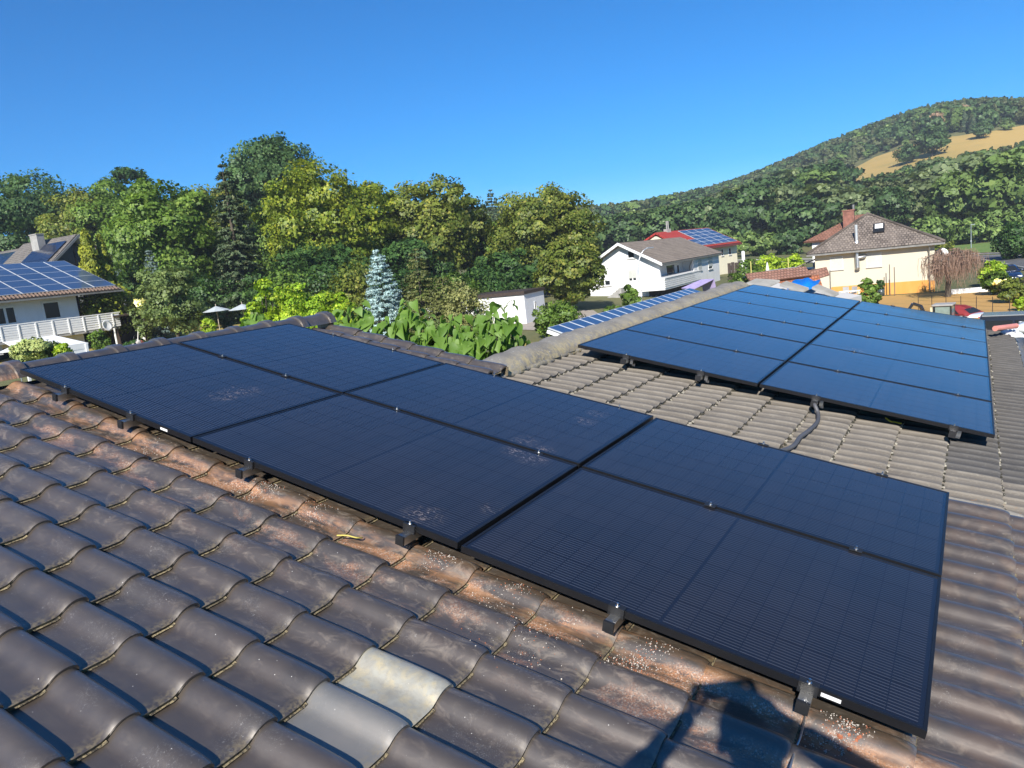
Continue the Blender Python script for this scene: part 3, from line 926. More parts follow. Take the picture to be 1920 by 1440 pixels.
# ridge of the wing: weathered mortar-bedded caps, uneven
CAPB = cap_mesh(0.36, 0.195, 0.70, M_RB, False, 12)
i = 0; y = 2.93
while y < 11.3:
    o = ob('ridge_tile', CAPB, roofB, (1.735 + random.uniform(-.008, .008), y, HB + 0.0 + random.uniform(-.006, .006)), (random.uniform(-.012, .02), -PITCH * 0.6, random.uniform(-.02, .02)))
    o.scale = (random.uniform(.97, 1.05), 1.0, random.uniform(.95, 1.08))
    y += 0.335
bed = MB()
P = [(1.915, 2.9 + k * 0.12, HB + 0.02) for k in range(71)]
bed.tube([(p[0] + random.uniform(-.012, .012), p[1], p[2] + random.uniform(-.008, .006)) for p in P], [random.uniform(.022, .036) for _ in P], 6)
bed.obj('ridge_mortar', M_RB, roofB)
# eaves: gutters
for (s_, t0, t1, h, par) in ((6.02, 2.6, 11.45, HB, roofB), (6.4, -6.2, 2.55, HA, roofA)):
    g = MB(); n = 8
    L_ = []; F_ = []
    for y in (t0, t1):
        for k in range(n + 1):
            q = PI + PI * k / n
            L_.append((s_ + 0.07 + 0.07 * math.cos(q), y, h - 0.03 + 0.075 * math.sin(q)))
        for k in range(n, -1, -1):
            q = PI + PI * k / n
            L_.append((s_ + 0.07 + 0.064 * math.cos(q), y, h - 0.03 + 0.069 * math.sin(q)))
    k2 = 2 * (n + 1)
    for k in range(k2):
        l = (k + 1) % k2
        F_.append((k, l, l + k2, k + k2))
    g.add(L_, F_)
    g.obj('gutter', M_GUTTER, par)
# rubble: chips and brick dust on the last rows
ch = MB()
for (u0, v0, su, sv, n, mm) in ((1570, 1385, 55, 32, 420, 0), (1200, 1238, 60, 22, 320, 0), (490, 925, 50, 14, 260, 0), (1590, 1390, 50, 22, 9, 1), (270, 845, 40, 12, 120, 0), (830, 1060, 50, 14, 200, 0), (960, 1120, 60, 20, 120, 0), (600, 960, 60, 20, 120, 0), (1000, 1200, 120, 60, 160, 0)):
    for _ in range(n):
        q = onroof(u0 + random.gauss(0, su * .5), v0 + random.gauss(0, sv * .5), HA + 0.01)
        if 0.05 < q[1] and q[0] < A_S1: continue
        sz = random.uniform(.001, .0026) if mm == 0 else random.uniform(.004, .009)
        m = mm if mm else (0 if random.random() < .65 else 1)
        ty = (q[1] + 0.16) % WA
        pz = np.interp(ty, [p[0] for p in PROFA], [p[1] for p in PROFA]) + 0.02 * (((q[0] - 2.615 + 20 * EA) % EA) / EA)
        R_ = Matrix.Rotation(random.uniform(0, 6), 3, Vector((random.random(), random.random(), random.random() + .1)).normalized())
        ch.box((q[0], q[1], HA + pz + sz * .4), (sz * random.uniform(1, 2), sz * random.uniform(.8, 1.6), sz), m, rot=R_)
M_CHIPW = plain('mortar_crumb', (0.55, 0.50, 0.44), 0.9)
M_CHIPO = plain('brick_crumb', (0.42, 0.15, 0.075), 0.9)
o = ch.obj('brick_crumbs', [M_CHIPW, M_CHIPO], None, None, (0, PITCH, 0))
tag(o, 'white and orange crumbs of mortar and brick scattered on the tiles below the near panels', 'rubble', kind='stuff')
# ------------------------------------------------------------------ solar panels on the near roofs
FT = 0.030
def frame_mesh():
    b = MB()
    lip = 0.012
    for (x0, x1, y0, y1) in ((0, L, 0, lip), (0, L, Wd - lip, Wd), (0, lip, lip, Wd - lip), (L - lip, L, lip, Wd - lip)):
        b.bx(x0, x1, y0, y1, -FT, 0)
    return b.mesh('frame', M_FRAME)
ME_FR = frame_mesh()
def back_mesh():
    b = MB(); b.bx(0.012, L - 0.012, 0.012, Wd - 0.012, -0.006, -0.0022); return b.mesh('laminate', M_BACK)
ME_BK = back_mesh()
NX, NY = 18, 6
mx, my, cg = 0.026, 0.024, 0.011
cw = (L - 2 * mx - cg) / NX; chh = (Wd - 2 * my) / NY
def cell_rects():
    R_ = []
    for i in range(NX):
        x0 = mx + i * cw + (cg if i >= NX // 2 else 0)
        for j in range(NY):
            y0 = my + j * chh
            R_.append((x0 + 0.0016, x0 + cw - 0.0016, y0 + 0.0018, y0 + chh - 0.0018))
    return R_
def cell_mesh():
    a, c = cw - 0.0032, chh - 0.0036
    return mesh_np('cell', [(0, 0, 0), (a, 0, 0), (a, c, 0), (0, c, 0)], [(0, 1, 2, 3)], [M_CELL])
ME_CELL = cell_mesh()
def cells_joined():
    V, Q = [], []
    for (x0, x1, y0, y1) in cell_rects():
        b = len(V); V += [(x0, y0, -.0017), (x1, y0, -.0017), (x1, y1, -.0017), (x0, y1, -.0017)]; Q.append((b, b + 1, b + 2, b + 3))
    return mesh_np('cells', V, Q, [M_CELLFAR])
ME_CELLS = cells_joined()
ME_STK = MB().box((0, -0.0012, -0.017), (0.062, 0.0014, 0.013)).mesh('sticker', M_WHITE)
def panel(s, t, h, label, group, single, stickers=()):
    p = thing('solar_panel', label, 'solar panel', tuple(RP(s, t, h)), (0, PITCH, 0), group)
    ob('frame', ME_FR, p); ob('laminate', ME_BK, p)
    if single:
        for (x0, x1, y0, y1) in cell_rects():
            ob('cell', ME_CELL, p, (x0, y0, -0.0017))
    else:
        o = ob('cells', ME_CELLS, p); o['kind'] = 'stuff'
    for x in stickers: ob('sticker', ME_STK, p, (x, 0, 0))
    return p
LA = {(0, 0): 'black solar panel with orange dust smear, at the ridge in the near array\'s front row',
      (0, 1): 'clean black solar panel at the ridge end of the near array, beside the verge tiles',
      (1, 0): 'middle panel of the near array\'s front row, brown dust smear by its lower clamp',
      (1, 1): 'middle panel of the near array\'s rear row, white scuff marks near its lower corner',
      (2, 0): 'black solar panel lowest in the near array\'s front row, white sticker by its lower clamp',
      (2, 1): 'lowest black solar panel of the near array\'s rear row, beside the weathered grey tiles'}
for i in range(3):
    for j in range(2):
        dh = (0.0, 0.004, -0.004)[i] + (0.003 if j else 0)
        panel(i * (L + G), j * (Wd + G), dh, LA[(i, j)], 'black solar panels of the near array', True, {(0, 0): (onroof(292, 804)[0],), (2, 0): (onroof(1560, 1300)[0] - 2 * (L + G),)}.get((i, j), ()))
ordn = ['first', 'second', 'third', 'fourth', 'fifth', 'last']
for j in range(6):
    for i in range(2):
        side = 'ridge side' if i == 0 else 'eave side'
        if j == 0: lab = 'nearest solar panel of the far array, on the %s' % side
        elif j == 5: lab = 'farthest solar panel of the far array, on the %s' % side
        else: lab = 'far array solar panel on the %s, %s row from its near edge' % (side, ordn[j])
        if (i, j) == (1, 2): lab = 'far array solar panel on the eave side with white smudges, third row'
        panel(BS0 + i * (L + G), BT0 + j * (Wd + G), BH + random.uniform(-.002, .002), lab, 'solar panels of the far array', False)

# rails, clamps
def hook_mesh():
    b = MB()
    b.box((0, 0.06, -0.060), (0.03, 0.006, 0.05)); b.box((0, 0.09, -0.085), (0.03, 0.06, 0.006)); b.box((0, 0.12, -0.10), (0.03, 0.006, 0.035))
    return b.mesh('roof_hook', M_ALU)
RAILP = []
def rail_mesh(ln):
    b = MB()
    b.bx(-.02, .02, 0, ln, -0.004, 0.0); b.bx(-.02, -.0165, 0, ln, -.04, -.004); b.bx(.0165, .02, 0, ln, -.04, -.004); b.bx(-.0165, .0165, 0, ln, -.04, -.0365)
    b.bx(-.006, .006, 0, ln, 0.0, 0.003)
    return b.mesh('rail', M_ALU)
CAPM = MB().bx(-.021, .021, -.012, -0.001, -.040, .003).mesh('end_cap', M_BLACKP)
def clamp_mesh():
    b = MB(); b.bx(-.032, .032, -.012, -.001, -.036, .004); b.bx(-.032, .032, -.001, .013, .0012, .004)
    return b.mesh('end_clamp', M_BLACKP)
CLM = clamp_mesh()
BOLT = MB().tube([(0, 0, 0), (0, 0, .015)], .005, 8, smooth=False).tube([(0, 0, 0.0), (0, 0, .003)], .009, 10, smooth=False).mesh('bolt', M_ALU)
MID = MB().bx(-.028, .028, -.022, .022, .0012, .0042).mesh('mid_clamp', M_BLACKP)
def rail(s, t0, t1, h, label, group, jspan, big=1.0, hook=True):
    r = thing('mounting_rail', label, 'mounting rail', tuple(RP(s, t0, h)), (0, PITCH, 0), group)
    over = 0.062
    m = rail_mesh(t1 - t0 + over)
    ob('rail', m, r, (0, -over, -FT - 0.002))
    c = ob('end_cap', CAPM, r, (0, -over, -FT - 0.001)); c.scale = (big, 1, big)
    e = ob('end_clamp', CLM, r, (0, 0, 0)); b_ = ob('bolt', BOLT, e, (0, -.003, .004))
    for k in jspan:
        mm = ob('mid_clamp', MID, r, (random.uniform(-.01, .01), k - t0, 0)); ob('bolt', BOLT, mm, (0, 0, .004))
    e2 = ob('end_clamp', CLM, r, (0, t1 - t0, 0), (0, 0, PI)); ob('bolt', BOLT, e2, (0, -.003, .004))
    if hook: ob('roof_hook', HOOK, r, (0.045, -0.02, 0))
    return r
HOOK = hook_mesh()
for n_, s in enumerate((0.545, 1.225, 2.235, 3.28, 4.275, 4.965)):
    rail(s, 0, A_T1, 0, 'aluminium rail end with black cap under the near array, %s from the ridge' % ['first', 'second', 'third', 'fourth', 'fifth', 'sixth'][n_],
         'rails under the near array', [Wd + G / 2], 1.0, False)
for n_, (u, v) in enumerate(((1182, 668), (1312, 703), (1527, 752), (1787, 808))):
    q = onroof(u, v, BH - 0.03)
    rail(q[0], BT0, B_T1, BH, 'black rail end with steel hook under the far array, %s from the ridge' % ['first', 'second', 'third', 'fourth'][n_],
         'rails under the far array', [(k + 1) * (Wd + G) - G / 2 + BT0 for k in range(5)], 1.15)
# cable conduit from the far array to the near one
P = [RP(*onroof(u, v, h)) for (u, v, h) in ((1524, 738, -.12), (1527, 757, -.13), (1534, 776, HB + .045), (1532, 792, HB + .045), (1516, 808, HB + .045), (1500, 820, HB + .045), (1490, 834, HB + .045), (1476, 842, HB + .045), (1462, 846, HB + .06))]
def smooth_path(P, n=6):
    P = [np.array(p) for p in P]; R_ = []
    for i in range(len(P) - 1):
        p0, p1, p2, p3 = P[max(i - 1, 0)], P[i], P[i + 1], P[min(i + 2, len(P) - 1)]
        for k in range(n):
            f = k / n
            R_.append(0.5 * ((2 * p1) + (-p0 + p2) * f + (2 * p0 - 5 * p1 + 4 * p2 - p3) * f * f + (-p0 + 3 * p1 - 3 * p2 + p3) * f ** 3))
    return R_ + [P[-1]]
o = MB().tube(smooth_path(P), 0.0165, 9).obj('cable_conduit', plain('grey_corrugated_conduit', (0.085, 0.085, 0.09), 0.55))
tag(o, 'dark grey flexible conduit running down the grey tiles between the two arrays', 'cable')
P = [RP(*onroof(u, v, h)) for (u, v, h) in ((1509, 1318, HA + .05), (1509, 1340, HA + .03), (1506, 1360, HA + .035), (1500, 1385, HA + .04), (1491, 1405, HA + .03), (1484, 1430, HA + .05), (1478, 1452, HA + .05))]
o = MB().tube(smooth_path(P), 0.0035, 6).obj('earthing_wire', M_STEEL)
tag(o, 'thin grey wire hanging from the lowest rail end over the tiles', 'wire')
P = [RP(*onroof(u, v, h)) for (u, v, h) in ((1306, 1318, HA + .03), (1322, 1327, HA + .028), (1345, 1333, HA + .04), (1372, 1341, HA + .035))]
o = MB().tube(smooth_path(P), [0.0022] * (6 * 3) + [0.001], 5).obj('grass_stem', plain('green_stem', (0.10, 0.17, 0.03), 0.6))
tag(o, 'thin green grass stem lying on a tile in the photographer\'s shadow', 'stem')
P = [RP(*onroof(u, v, h)) for (u, v, h) in ((1660, 783, HB + .07), (1670, 790, HB + .05), (1676, 791, HB + .04), (1690, 794, HB + .05))]
o = MB().tube(smooth_path(P), 0.006, 6).obj('cable_tie', plain('yellow_plastic', (0.62, 0.55, 0.03), 0.5))
tag(o, 'yellow plastic cable tie on the grey tiles under the far array edge', 'cable tie')
P = [RP(*onroof(u, v, h)) for (u, v, h) in ((632, 1004, HA + .035), (650, 1004, HA + .045), (668, 1008, HA + .045), (680, 1008, HA + .03))]
o = MB().tube(smooth_path(P), [0.004] * 18 + [0.002], 5).obj('straw_blade', plain('dry_straw', (0.50, 0.42, 0.10), 0.8))
tag(o, 'yellow blade of straw on a dusty tile in front of the near array', 'straw')
# small broken ridge piece at the ridge
b = MB()
M_TERRA = plain('broken_terracotta', (0.24, 0.075, 0.05), 0.85, 0, 0.4, 30)
for k in range(7):
    q = onroof(250 + k * 5, 656 - k * 2.2, HA + .075)
    b.box((0, (k - 3) * .028, random.uniform(0, .03)), (.03, .05, .03), k % 2, rot=Matrix.Rotation(random.uniform(0, 3), 3, 'X'))
q = RP(*onroof(262, 650, HA + .085))
o = b.obj('broken_tile', [M_TERRA, M_CHIPW], None, tuple(q), (0, 0, 0), 0.006)
tag(o, 'reddish broken piece of tile and mortar lying on the ridge behind the near array', 'rubble')
# ------------------------------------------------------------------ neighbours' houses (each in its own frame: x along the face seen, y away, z up)
class Frame:
    def __init__(s, name, label, cat, O, xdir, group=None):
        s.O = np.array(O, float)
        x = np.array([xdir[0], xdir[1], 0.0]); x /= np.linalg.norm(x)
        s.x = x; s.y = np.array([-x[1], x[0], 0.0]); s.z = np.array([0, 0, 1.0])
        s.yaw = math.atan2(x[1], x[0])
        s.root = thing(name, label, cat, tuple(s.O), (0, 0, s.yaw), group)
    def loc(s, p):
        d = np.asarray(p) - s.O
        return np.array([d @ s.x, d @ s.y, d @ s.z])
    def W(s, p): return s.O + s.x * p[0] + s.y * p[1] + s.z * p[2]
    def onY(s, u, v, y):
        r = ray(u, v); k = (y - (CAM - s.O) @ s.y) / (r @ s.y); return s.loc(CAM + r * k)
    def onX(s, u, v, x):
        r = ray(u, v); k = (x - (CAM - s.O) @ s.x) / (r @ s.x); return s.loc(CAM + r * k)
    def part(s, mb, name, mats, parent=None, bevel=0): return mb.obj(name, mats, parent or s.root, None, None, bevel)
def roof_slab(F, name, mats, pts, thick=0.16, parent=None):
    """pts: eave left, eave right, (ridge right, ridge left | apex); tiled top with UV in metres"""
    P = [Vector(p) for p in pts]
    b = MB().slab(P, thick, 0)
    me = b.mesh(name, mats)
    ex = (P[1] - P[0]).normalized(); n = (P[1] - P[0]).cross(P[-1] - P[0]).normalized(); ey = n.cross(ex)
    uv = me.uv_layers.new(name='UVMap')
    for lp in me.loops:
        d = me.vertices[lp.vertex_index].co - P[0]
        uv.data[lp.index].uv = (d.dot(ex), d.dot(ey))
    return ob(name, me, parent or F.root)
def window(F, face, u0, u1, z0, z1, off, shutter=0.0, sill=True, mull=0, fw=0.07, open_frame=None, glass=None):
    """face 'y' (wall at y=off, seen from -y) or 'x' (wall at x=off, seen from +x)"""
    def B(mb, a0, a1, d0, d1, c0, c1, m=0):
        if face == 'y': mb.bx(a0, a1, off - d1, off - d0, c0, c1, m)
        else: mb.bx(off + d0, off + d1, a0, a1, c0, c1, m)
    f = MB()
    for (a0, a1, c0, c1) in ((u0, u0 + fw, z0, z1), (u1 - fw, u1, z0, z1), (u0 + fw, u1 - fw, z1 - fw, z1), (u0 + fw, u1 - fw, z0, z0 + fw)):
        B(f, a0, a1, -0.05, 0.035, c0, c1)
    for k in range(mull):
        c = u0 + (u1 - u0) * (k + 1) / (mull + 1)
        B(f, c - fw * .6, c + fw * .6, -0.05, 0.03, z0 + fw, z1 - fw)
    w_ = F.part(f, 'window', M_FRW)
    g = MB(); B(g, u0 + fw * .5, u1 - fw * .5, -0.03, 0.004, z0 + fw * .5, z1 - fw * .5)
    F.part(g, 'pane', glass or M_GLASS, w_)
    if sill:
        q = MB(); B(q, u0 - .06, u1 + .06, -0.02, 0.11, z0 - 0.07, z0 - 0.005); F.part(q, 'sill', M_GREYW, w_)
    if shutter > 0:
        q = MB(); zz = z1 - (z1 - z0) * shutter
        n = max(4, int((z1 - zz) / 0.09))
        for k in range(n):
            B(q, u0 + .03, u1 - .03, 0.036, 0.05 + 0.004 * (k % 2), zz + (z1 - zz) * k / n, zz + (z1 - zz) * (k + .93) / n)
        F.part(q, 'shutter', M_SHUT, w_)
    return w_
def rect(F, u0, v0, u1, v1, face, off):
    a = F.onY(u0, v0, off) if face == 'y' else F.onX(u0, v0, off)
    b = F.onY(u1, v1, off) if face == 'y' else F.onX(u1, v1, off)
    i = 0 if face == 'y' else 1
    return min(a[i], b[i]), max(a[i], b[i]), min(a[2], b[2]), max(a[2], b[2])

# ---- white house on the left with balcony and blue solar roof
eL, eR = pd(0, 561, 49), pd(224, 543, 55.5)
zE = (eL[2] + eR[2]) / 2
F = Frame('white_house', 'white house with slatted balcony and a roof full of blue solar panels, far left', 'house', (eL[0], eL[1], zE), eR - eL)
LL = F
xr = F.loc(eR)[0]
YW = 1.15
rd = F.onX(114.6, 491.4, xr - 0.15)       # ridge end above the verge
x0 = -9.0
wx = F.onY(143.5, 565, YW)[0]
gzL = -3.6
roof_slab(F, 'roof', [M_RBROWN], [(x0, 0, 0), (xr + 0.2, 0, 0), (xr + 0.2, rd[1], rd[2] + .0), (x0, rd[1], rd[2])], 0.09)
roof_slab(F, 'rear_roof', [M_RREDB], [(xr + 0.2, 2 * rd[1], 0), (x0, 2 * rd[1], 0), (x0, rd[1] + .02, rd[2]), (xr + 0.2, rd[1] + .02, rd[2])], 0.18)
b = MB()
sl = rd[2] / rd[1]
b.prism([(YW, gzL), (2 * rd[1] - 1, gzL), (2 * rd[1] - 1, sl * 1.0 - .35), (rd[1], rd[2] - .3), (YW, sl * YW - .25)], 'x', x0 + .5, wx)
F.part(b, 'wall', M_LWALL)
M_EAVET = plain('speckled_brown_tiles', (.17, .115, .085), .85, 0, .5, 9)
b = MB().bx(x0, xr + .25, -0.16, -0.03, -0.20, -0.085); F.part(b, 'gutter', M_GUTTER)
b = MB().bx(x0, xr + .15, 0.0, YW + .02, -0.10, -0.04); F.part(b, 'soffit', M_WOODD)
# exposed strip of tiles: rolls seen edge on
b = MB()
for k in range(int((xr - x0) / 0.25)):
    xx = x0 + 0.15 + k * 0.25
    b.tube([(xx, -0.06, -.01), (xx, 0.45, -.01 + 0.45 * sl + .06)], 0.09, 6)
o = F.part(b, 'eave_tiles', M_EAVET); o['kind'] = 'stuff'
# windows, balcony
a = rect(F, 76, 566, 118, 597, 'y', YW); window(F, 'y', a[0], a[1], a[2], a[3], YW, 0, False, 0, 0.13)
a = rect(F, -14, 577, 35, 607, 'y', YW); window(F, 'y', a[0], a[1], a[2], a[3], YW, 0, False, 1, 0.12)
q = F.onY(160, 555, 3.4); q2 = F.onY(177, 573, 3.4)
b = MB().bx(q[0], q2[0] + .3, 3.4, 3.6, gzL, 0.3); F.part(b, 'rear_wall', M_LWALL)
b = MB()
for uu in (143, 159):
    q = F.onY(uu, 560, 2.9); b.bx(q[0], q[0] + .18, 2.9, 3.08, gzL, 0.25)
F.part(b, 'post', M_WOODD)
yb = -0.35
rt = F.onY(0, 612.5, yb)[2]; rb_ = F.onY(0, 642, yb)[2]
xb1 = F.onY(225, 600, yb)[0]
ht = rt - rb_
for k in range(6):
    z = rb_ + ht * (k + 0.1) / 6.3
    MB().bx(x0 + 1, xb1, yb, yb + .03, z, z + ht / 6.3 * 0.78).obj('balcony_board', M_WWALL, F.root)
MB().bx(x0 + 1, xb1 + .1, yb - .03, yb + .05, rt - .02, rt + .05).obj('balcony_rail', M_WWALL, F.root)
for uu in (2, 36.5, 70, 102, 132.5, 161, 190, 217):
    xx = F.onY(uu, 625, yb)[0]
    MB().bx(xx - .04, xx + .04, yb - .05, yb - .002, rb_ - .06, rt - .025).obj('balcony_post', M_WWALL, F.root)
MB().bx(x0 + 1, xb1 - .1, yb + .04, YW + .05, rb_ - .18, rb_ - .02).obj('balcony_floor', M_CONC, F.root)
b = MB(); q = F.onY(4, 680, 0.0); b.bx(q[0] - .25, q[0] + .2, 0.0, 0.4, gzL, rb_ - .18); F.part(b, 'pillar', M_GREYW)
b = MB().bx(x0 + 1, wx - 2, YW - .02, YW + .05, gzL, rb_ - .5); F.part(b, 'dark_porch', M_WOODD)
# dish on its pole and window boxes
dq = F.onY(213, 612, yb - .35); dz = F.onY(222, 655, yb - .35)
d = thing('satellite_dish', 'white satellite dish on a slim white pole at the balcony end', 'satellite dish', tuple(F.W((dq[0], yb - .35, dz[2] - .6))), (0, 0, F.yaw))
MB().tube([(0, 0, 0), (0, 0, dq[2] - dz[2] + .6)], .075, 8).obj('pole', M_WWALL, d)
dd = MB(); r_ = 0.42
prof = [(0.001, -.10), (r_ * .4, -.085), (r_ * .75, -.04), (r_, 0), (r_, .012), (r_ * .75, -.028), (r_ * .4, -.073), (0.001, -.088)]
dd.lathe(prof, 18)
_cv = LL.loc(CAM) - np.array([dq[0], yb - .35, dq[2]])
o = dd.obj('reflector', M_WWALL, d, (-0.45, -.05, dq[2] - dz[2] + .72), (math.radians(74), 0, math.atan2(_cv[0], -_cv[1]) + .75))
MB().tube([(0, -.38, -.05), (0.05, -.30, .38)], .02, 6).box((0.05, -.30, .40), (.1, .1, .1)).obj('feed_arm', M_BLACKP, o)
# panels: five rows
np_x, np_y = 12, 5
pw = 1.62; ph = (math.hypot(rd[1], rd[2]) - .65) / 5
ang = math.atan2(rd[2], rd[1])
pm = MB(); pm.bx(0, pw - .06, 0, ph - .04, 0.0, 0.04); PVFR = pm.mesh('panel_frame', M_PVFR)
pm = MB(); pm.bx(.025, pw - .085, .025, ph - .065, 0.03, 0.043); PVL = pm.mesh('laminate', M_PV)
for i in range(7):
    for j in range(5):
        xx = xr + 0.05 - (i + 1) * pw
        if xx < x0: continue
        s0 = 0.5 + j * ph
        o = ob('solar_panel', PVFR, F.root, (xx, s0 * math.cos(ang) - 0.12 * math.sin(ang), s0 * math.sin(ang) + 0.12 * math.cos(ang)), (ang, 0, 0))
        ob('laminate', PVL, o)

# ---- dark roofed house behind it, with a glazed gable
q0 = pd(36, 500, 74); q1 = pd(92, 489, 80)
apex = pd(143, 439, 78)
# gable front plane faces right-front: ridge runs away to the left-back
F = Frame('gabled_house', 'dark grey roofed house with glazed gable and black solar panels behind the white house', 'house', (apex[0], apex[1], apex[2]), RW[0] * np.array([1, 1, 0]) - .5 * RW[2] * np.array([1, 1, 0]))
# x along the ridge (to the right), y away; gable end at x=0
half = 5.2; pit = 0.80
def zz(y): return -abs(y) * pit
roof_slab(F, 'roof', [M_RGREY], [(-9.5, -half, zz(half)), (0.5, -half, zz(half)), (0.0, 0, 0), (-9.5, 0, 0)], 0.22)
roof_slab(F, 'rear_roof', [M_RGREY], [(0.5, half, zz(half)), (-9.5, half, zz(half)), (-9.5, 0.02, 0), (0.0, 0.02, 0)], 0.22)
b = MB().prism([(-half + .6, -7), (half - .6, -7), (half - .6, zz(half - .6) - .3), (0, -.32), (-half + .6, zz(half - .6) - .3)], 'x', -9.2, -1.6); F.part(b, 'wall', M_LWALL)
b = MB().prism([(-half + .9, -4.4), (half - .9, -4.4), (half - .9, zz(half - .9) - .35), (0, -.55), (-half + .9, zz(half - .9) - .35)], 'x', -1.0, -.95); F.part(b, 'glazed_gable', M_GLASS)
b = MB().bx(-.94, -.88, -.06, .06, -4.4, -.6)
b.bx(-.94, -.88, -3.9, 3.9, -3.1, -2.98); F.part(b, 'gable_post', M_WOODD)
for sg in (-1, 1):
    MB().prism([(0, -.02), (sg * half, zz(half) - .02), (sg * half, zz(half) - .30), (0, -.30)], 'x', 0.42 if sg < 0 else .40, 0.54).obj('barge_board', M_GUTTER if sg < 0 else M_WOODD, F.root)
MB().slab([(-1.5, 0.1, -.32), (.38, 0.1, -.32), (.38, half - .1, zz(half) - .25), (-1.5, half - .1, zz(half) - .25)], .05).obj('soffit', M_WWALL, F.root)
MB().bx(-1.5, 0.3, -half + .8, half - .8, -5.2, -5.0).bx(.2, .26, -half + .8, half - .8, -5.0, -4.1).obj('balcony', plain('frosted_balcony_glass', (0.35, 0.42, 0.40), 0.15), F.root)
MB().bx(-1.3, 0.2, -half + .8, half - .8, -8, -5.2).obj('lower_wall', M_GREYW, F.root)
MB().bx(-5.3, -4.1, -1.7, -.9, -1.9, 0.45).bx(-5.36, -4.04, -1.76, -.84, .45, .55).obj('chimney', M_CONC, F.root)
pa = math.atan(pit)
pm = MB().bx(0, 1.66, 0, 1.36, 0, .05).mesh('solar_panel', M_PVD)
for i in range(3):
    for j in range(3):
        s0 = 1.15 + j * 1.40
        ob('solar_panel', pm, F.root, (-5.45 + i * 1.69 + 0.05, -s0 * math.cos(pa) - 0.09 * math.sin(pa) - 1.36 * math.cos(pa), -s0 * math.sin(pa) + .09 * math.cos(pa) - 1.36 * math.sin(pa)), (pa, 0, 0))
GH = F
# lower wing to the left
q0 = F.loc(pd(0, 456, 76))
roof_slab(F, 'wing_roof', [M_RGREY], [(-22, -4.6, q0[2] - 4.2), (-8.6, -4.6, q0[2] - 4.2), (-9.2, 1.0, q0[2]), (-22, 1.0, q0[2])], 0.2)
MB().bx(-21.5, -9.3, -4.0, 1.0, -8, q0[2] - 3.9).obj('wing_wall', M_LWALL, F.root)
an = math.atan2(4.2, 5.6)
for i in range(3):
    for j in range(2):
        s0 = .75 + j * 1.2
        o = ob('solar_panel', pm, F.root, (-16.1 + i * 1.69 + j * .0, 1.0 - (s0 + 1.17) * math.cos(an) - .09 * math.sin(an), q0[2] - (s0 + 1.17) * math.sin(an) + .09 * math.cos(an)), (an, 0, 0)); o.scale = (1, .86, 1)
MB().bx(0, .8, 0, 1.1, 0, .1).obj('skylight', [M_GUTTER], F.root, (-12.3, -3.2, q0[2] - 3.15 + .12), (an, 0, 0))

# ---- white two-storey house in the middle
e0 = pd(1240.8, 493.3, 70); e1 = onz(1355, 473.3, e0[2])
yd = e1 - e0; yd[2] = 0; yd /= np.linalg.norm(yd)
F = Frame('two_storey_house', 'white two storey house with brown tiled roof and wraparound balcony', 'house', e0, (yd[1], -yd[0]))
WH = F
ln = F.loc(e1)[1]
ap = F.onY(1158.3, 455.8, 0.0)
rf = F.onX(1273.3, 439.7, ap[0])
le = (2 * ap[0], 0, 0.0)
le = F.onY(1098, 501.7, 0.0)
zl = ap[2] + (ap[2] - 0) * ((le[0] - ap[0]) / ap[0]) if abs(ap[0]) > .1 else 0
lx = le[0]; lz = ap[2] - (ap[2] / abs(ap[0])) * abs(lx - ap[0])
RL = max(rf[1], ln * .9)
roof_slab(F, 'roof', [M_RBROWN], [(0, 0, 0), (0, ln, 0), (ap[0], RL, ap[2]), (ap[0], 0, ap[2])], 0.18)
roof_slab(F, 'rear_roof', [M_RBROWN], [(lx, ln, lz), (lx, 0, lz), (ap[0] - .02, 0, ap[2]), (ap[0] - .02, RL, ap[2])], 0.18)
MB().prism([(ap[0], ap[2] + .03), (0.02, .03), (0.02, -.26), (ap[0], ap[2] - .24)], 'y', -.07, -.005).obj('barge_board', M_FRW, F.root)
MB().prism([(ap[0], ap[2] + .03), (lx, lz + .03), (lx, lz - .22), (ap[0], ap[2] - .24)], 'y', -.068, -.005).obj('barge_board', M_FRW, F.root)
MB().bx(-.02, .10, 0, ln, -.2, -.06).obj('gutter', M_GUTTER, F.root)
yg = 0.75                        # gable wall behind the verge
wl0 = F.onY(1105.8, 540, yg)[0]
xg = F.onY(1236, 500, yg)[0]      # gable wall's right arris
gb = F.onY(1108, 567, yg)[2]
zb = gb - 3
XW = -0.35                        # side wall plane
k = ap[2] / abs(ap[0])
b = MB().prism([(wl0, zb), (XW - 1.2, zb), (XW - 1.2, k * (1.2 - XW) - .24), (ap[0], ap[2] - .24), (wl0, ap[2] - k * abs(wl0 - ap[0]) - .24)], 'y', yg, ln - .4)
b.prism([(XW - 1.21, zb), (xg, zb), (xg, k * abs(xg) - .24), (XW - 1.21, k * (1.21 - XW) - .24)], 'y', yg + .002, yg + .32)
F.part(b, 'wall', M_WWALL)
yl1 = F.onX(1301, 500, XW)[1]      # end of the recessed loggia
b = MB().bx(XW - 1.19, XW, yl1, ln - .5, zb, -.14); F.part(b, 'side_wall', M_WWALL)
# gable windows
a = rect(F, 1175.5, 470, 1191, 484, 'y', yg); window(F, 'y', a[0], a[1], a[2], a[3], yg, 0, True, 0, .1)
a = rect(F, 1177, 506, 1195, 527, 'y', yg); window(F, 'y', a[0], a[1], a[2], a[3], yg, .72, False, 1, .1)
a = rect(F, 1122.5, 526, 1146, 535.5, 'y', yg); window(F, 'y', a[0], a[1], a[2], a[3], yg, 0, True, 1, .1)
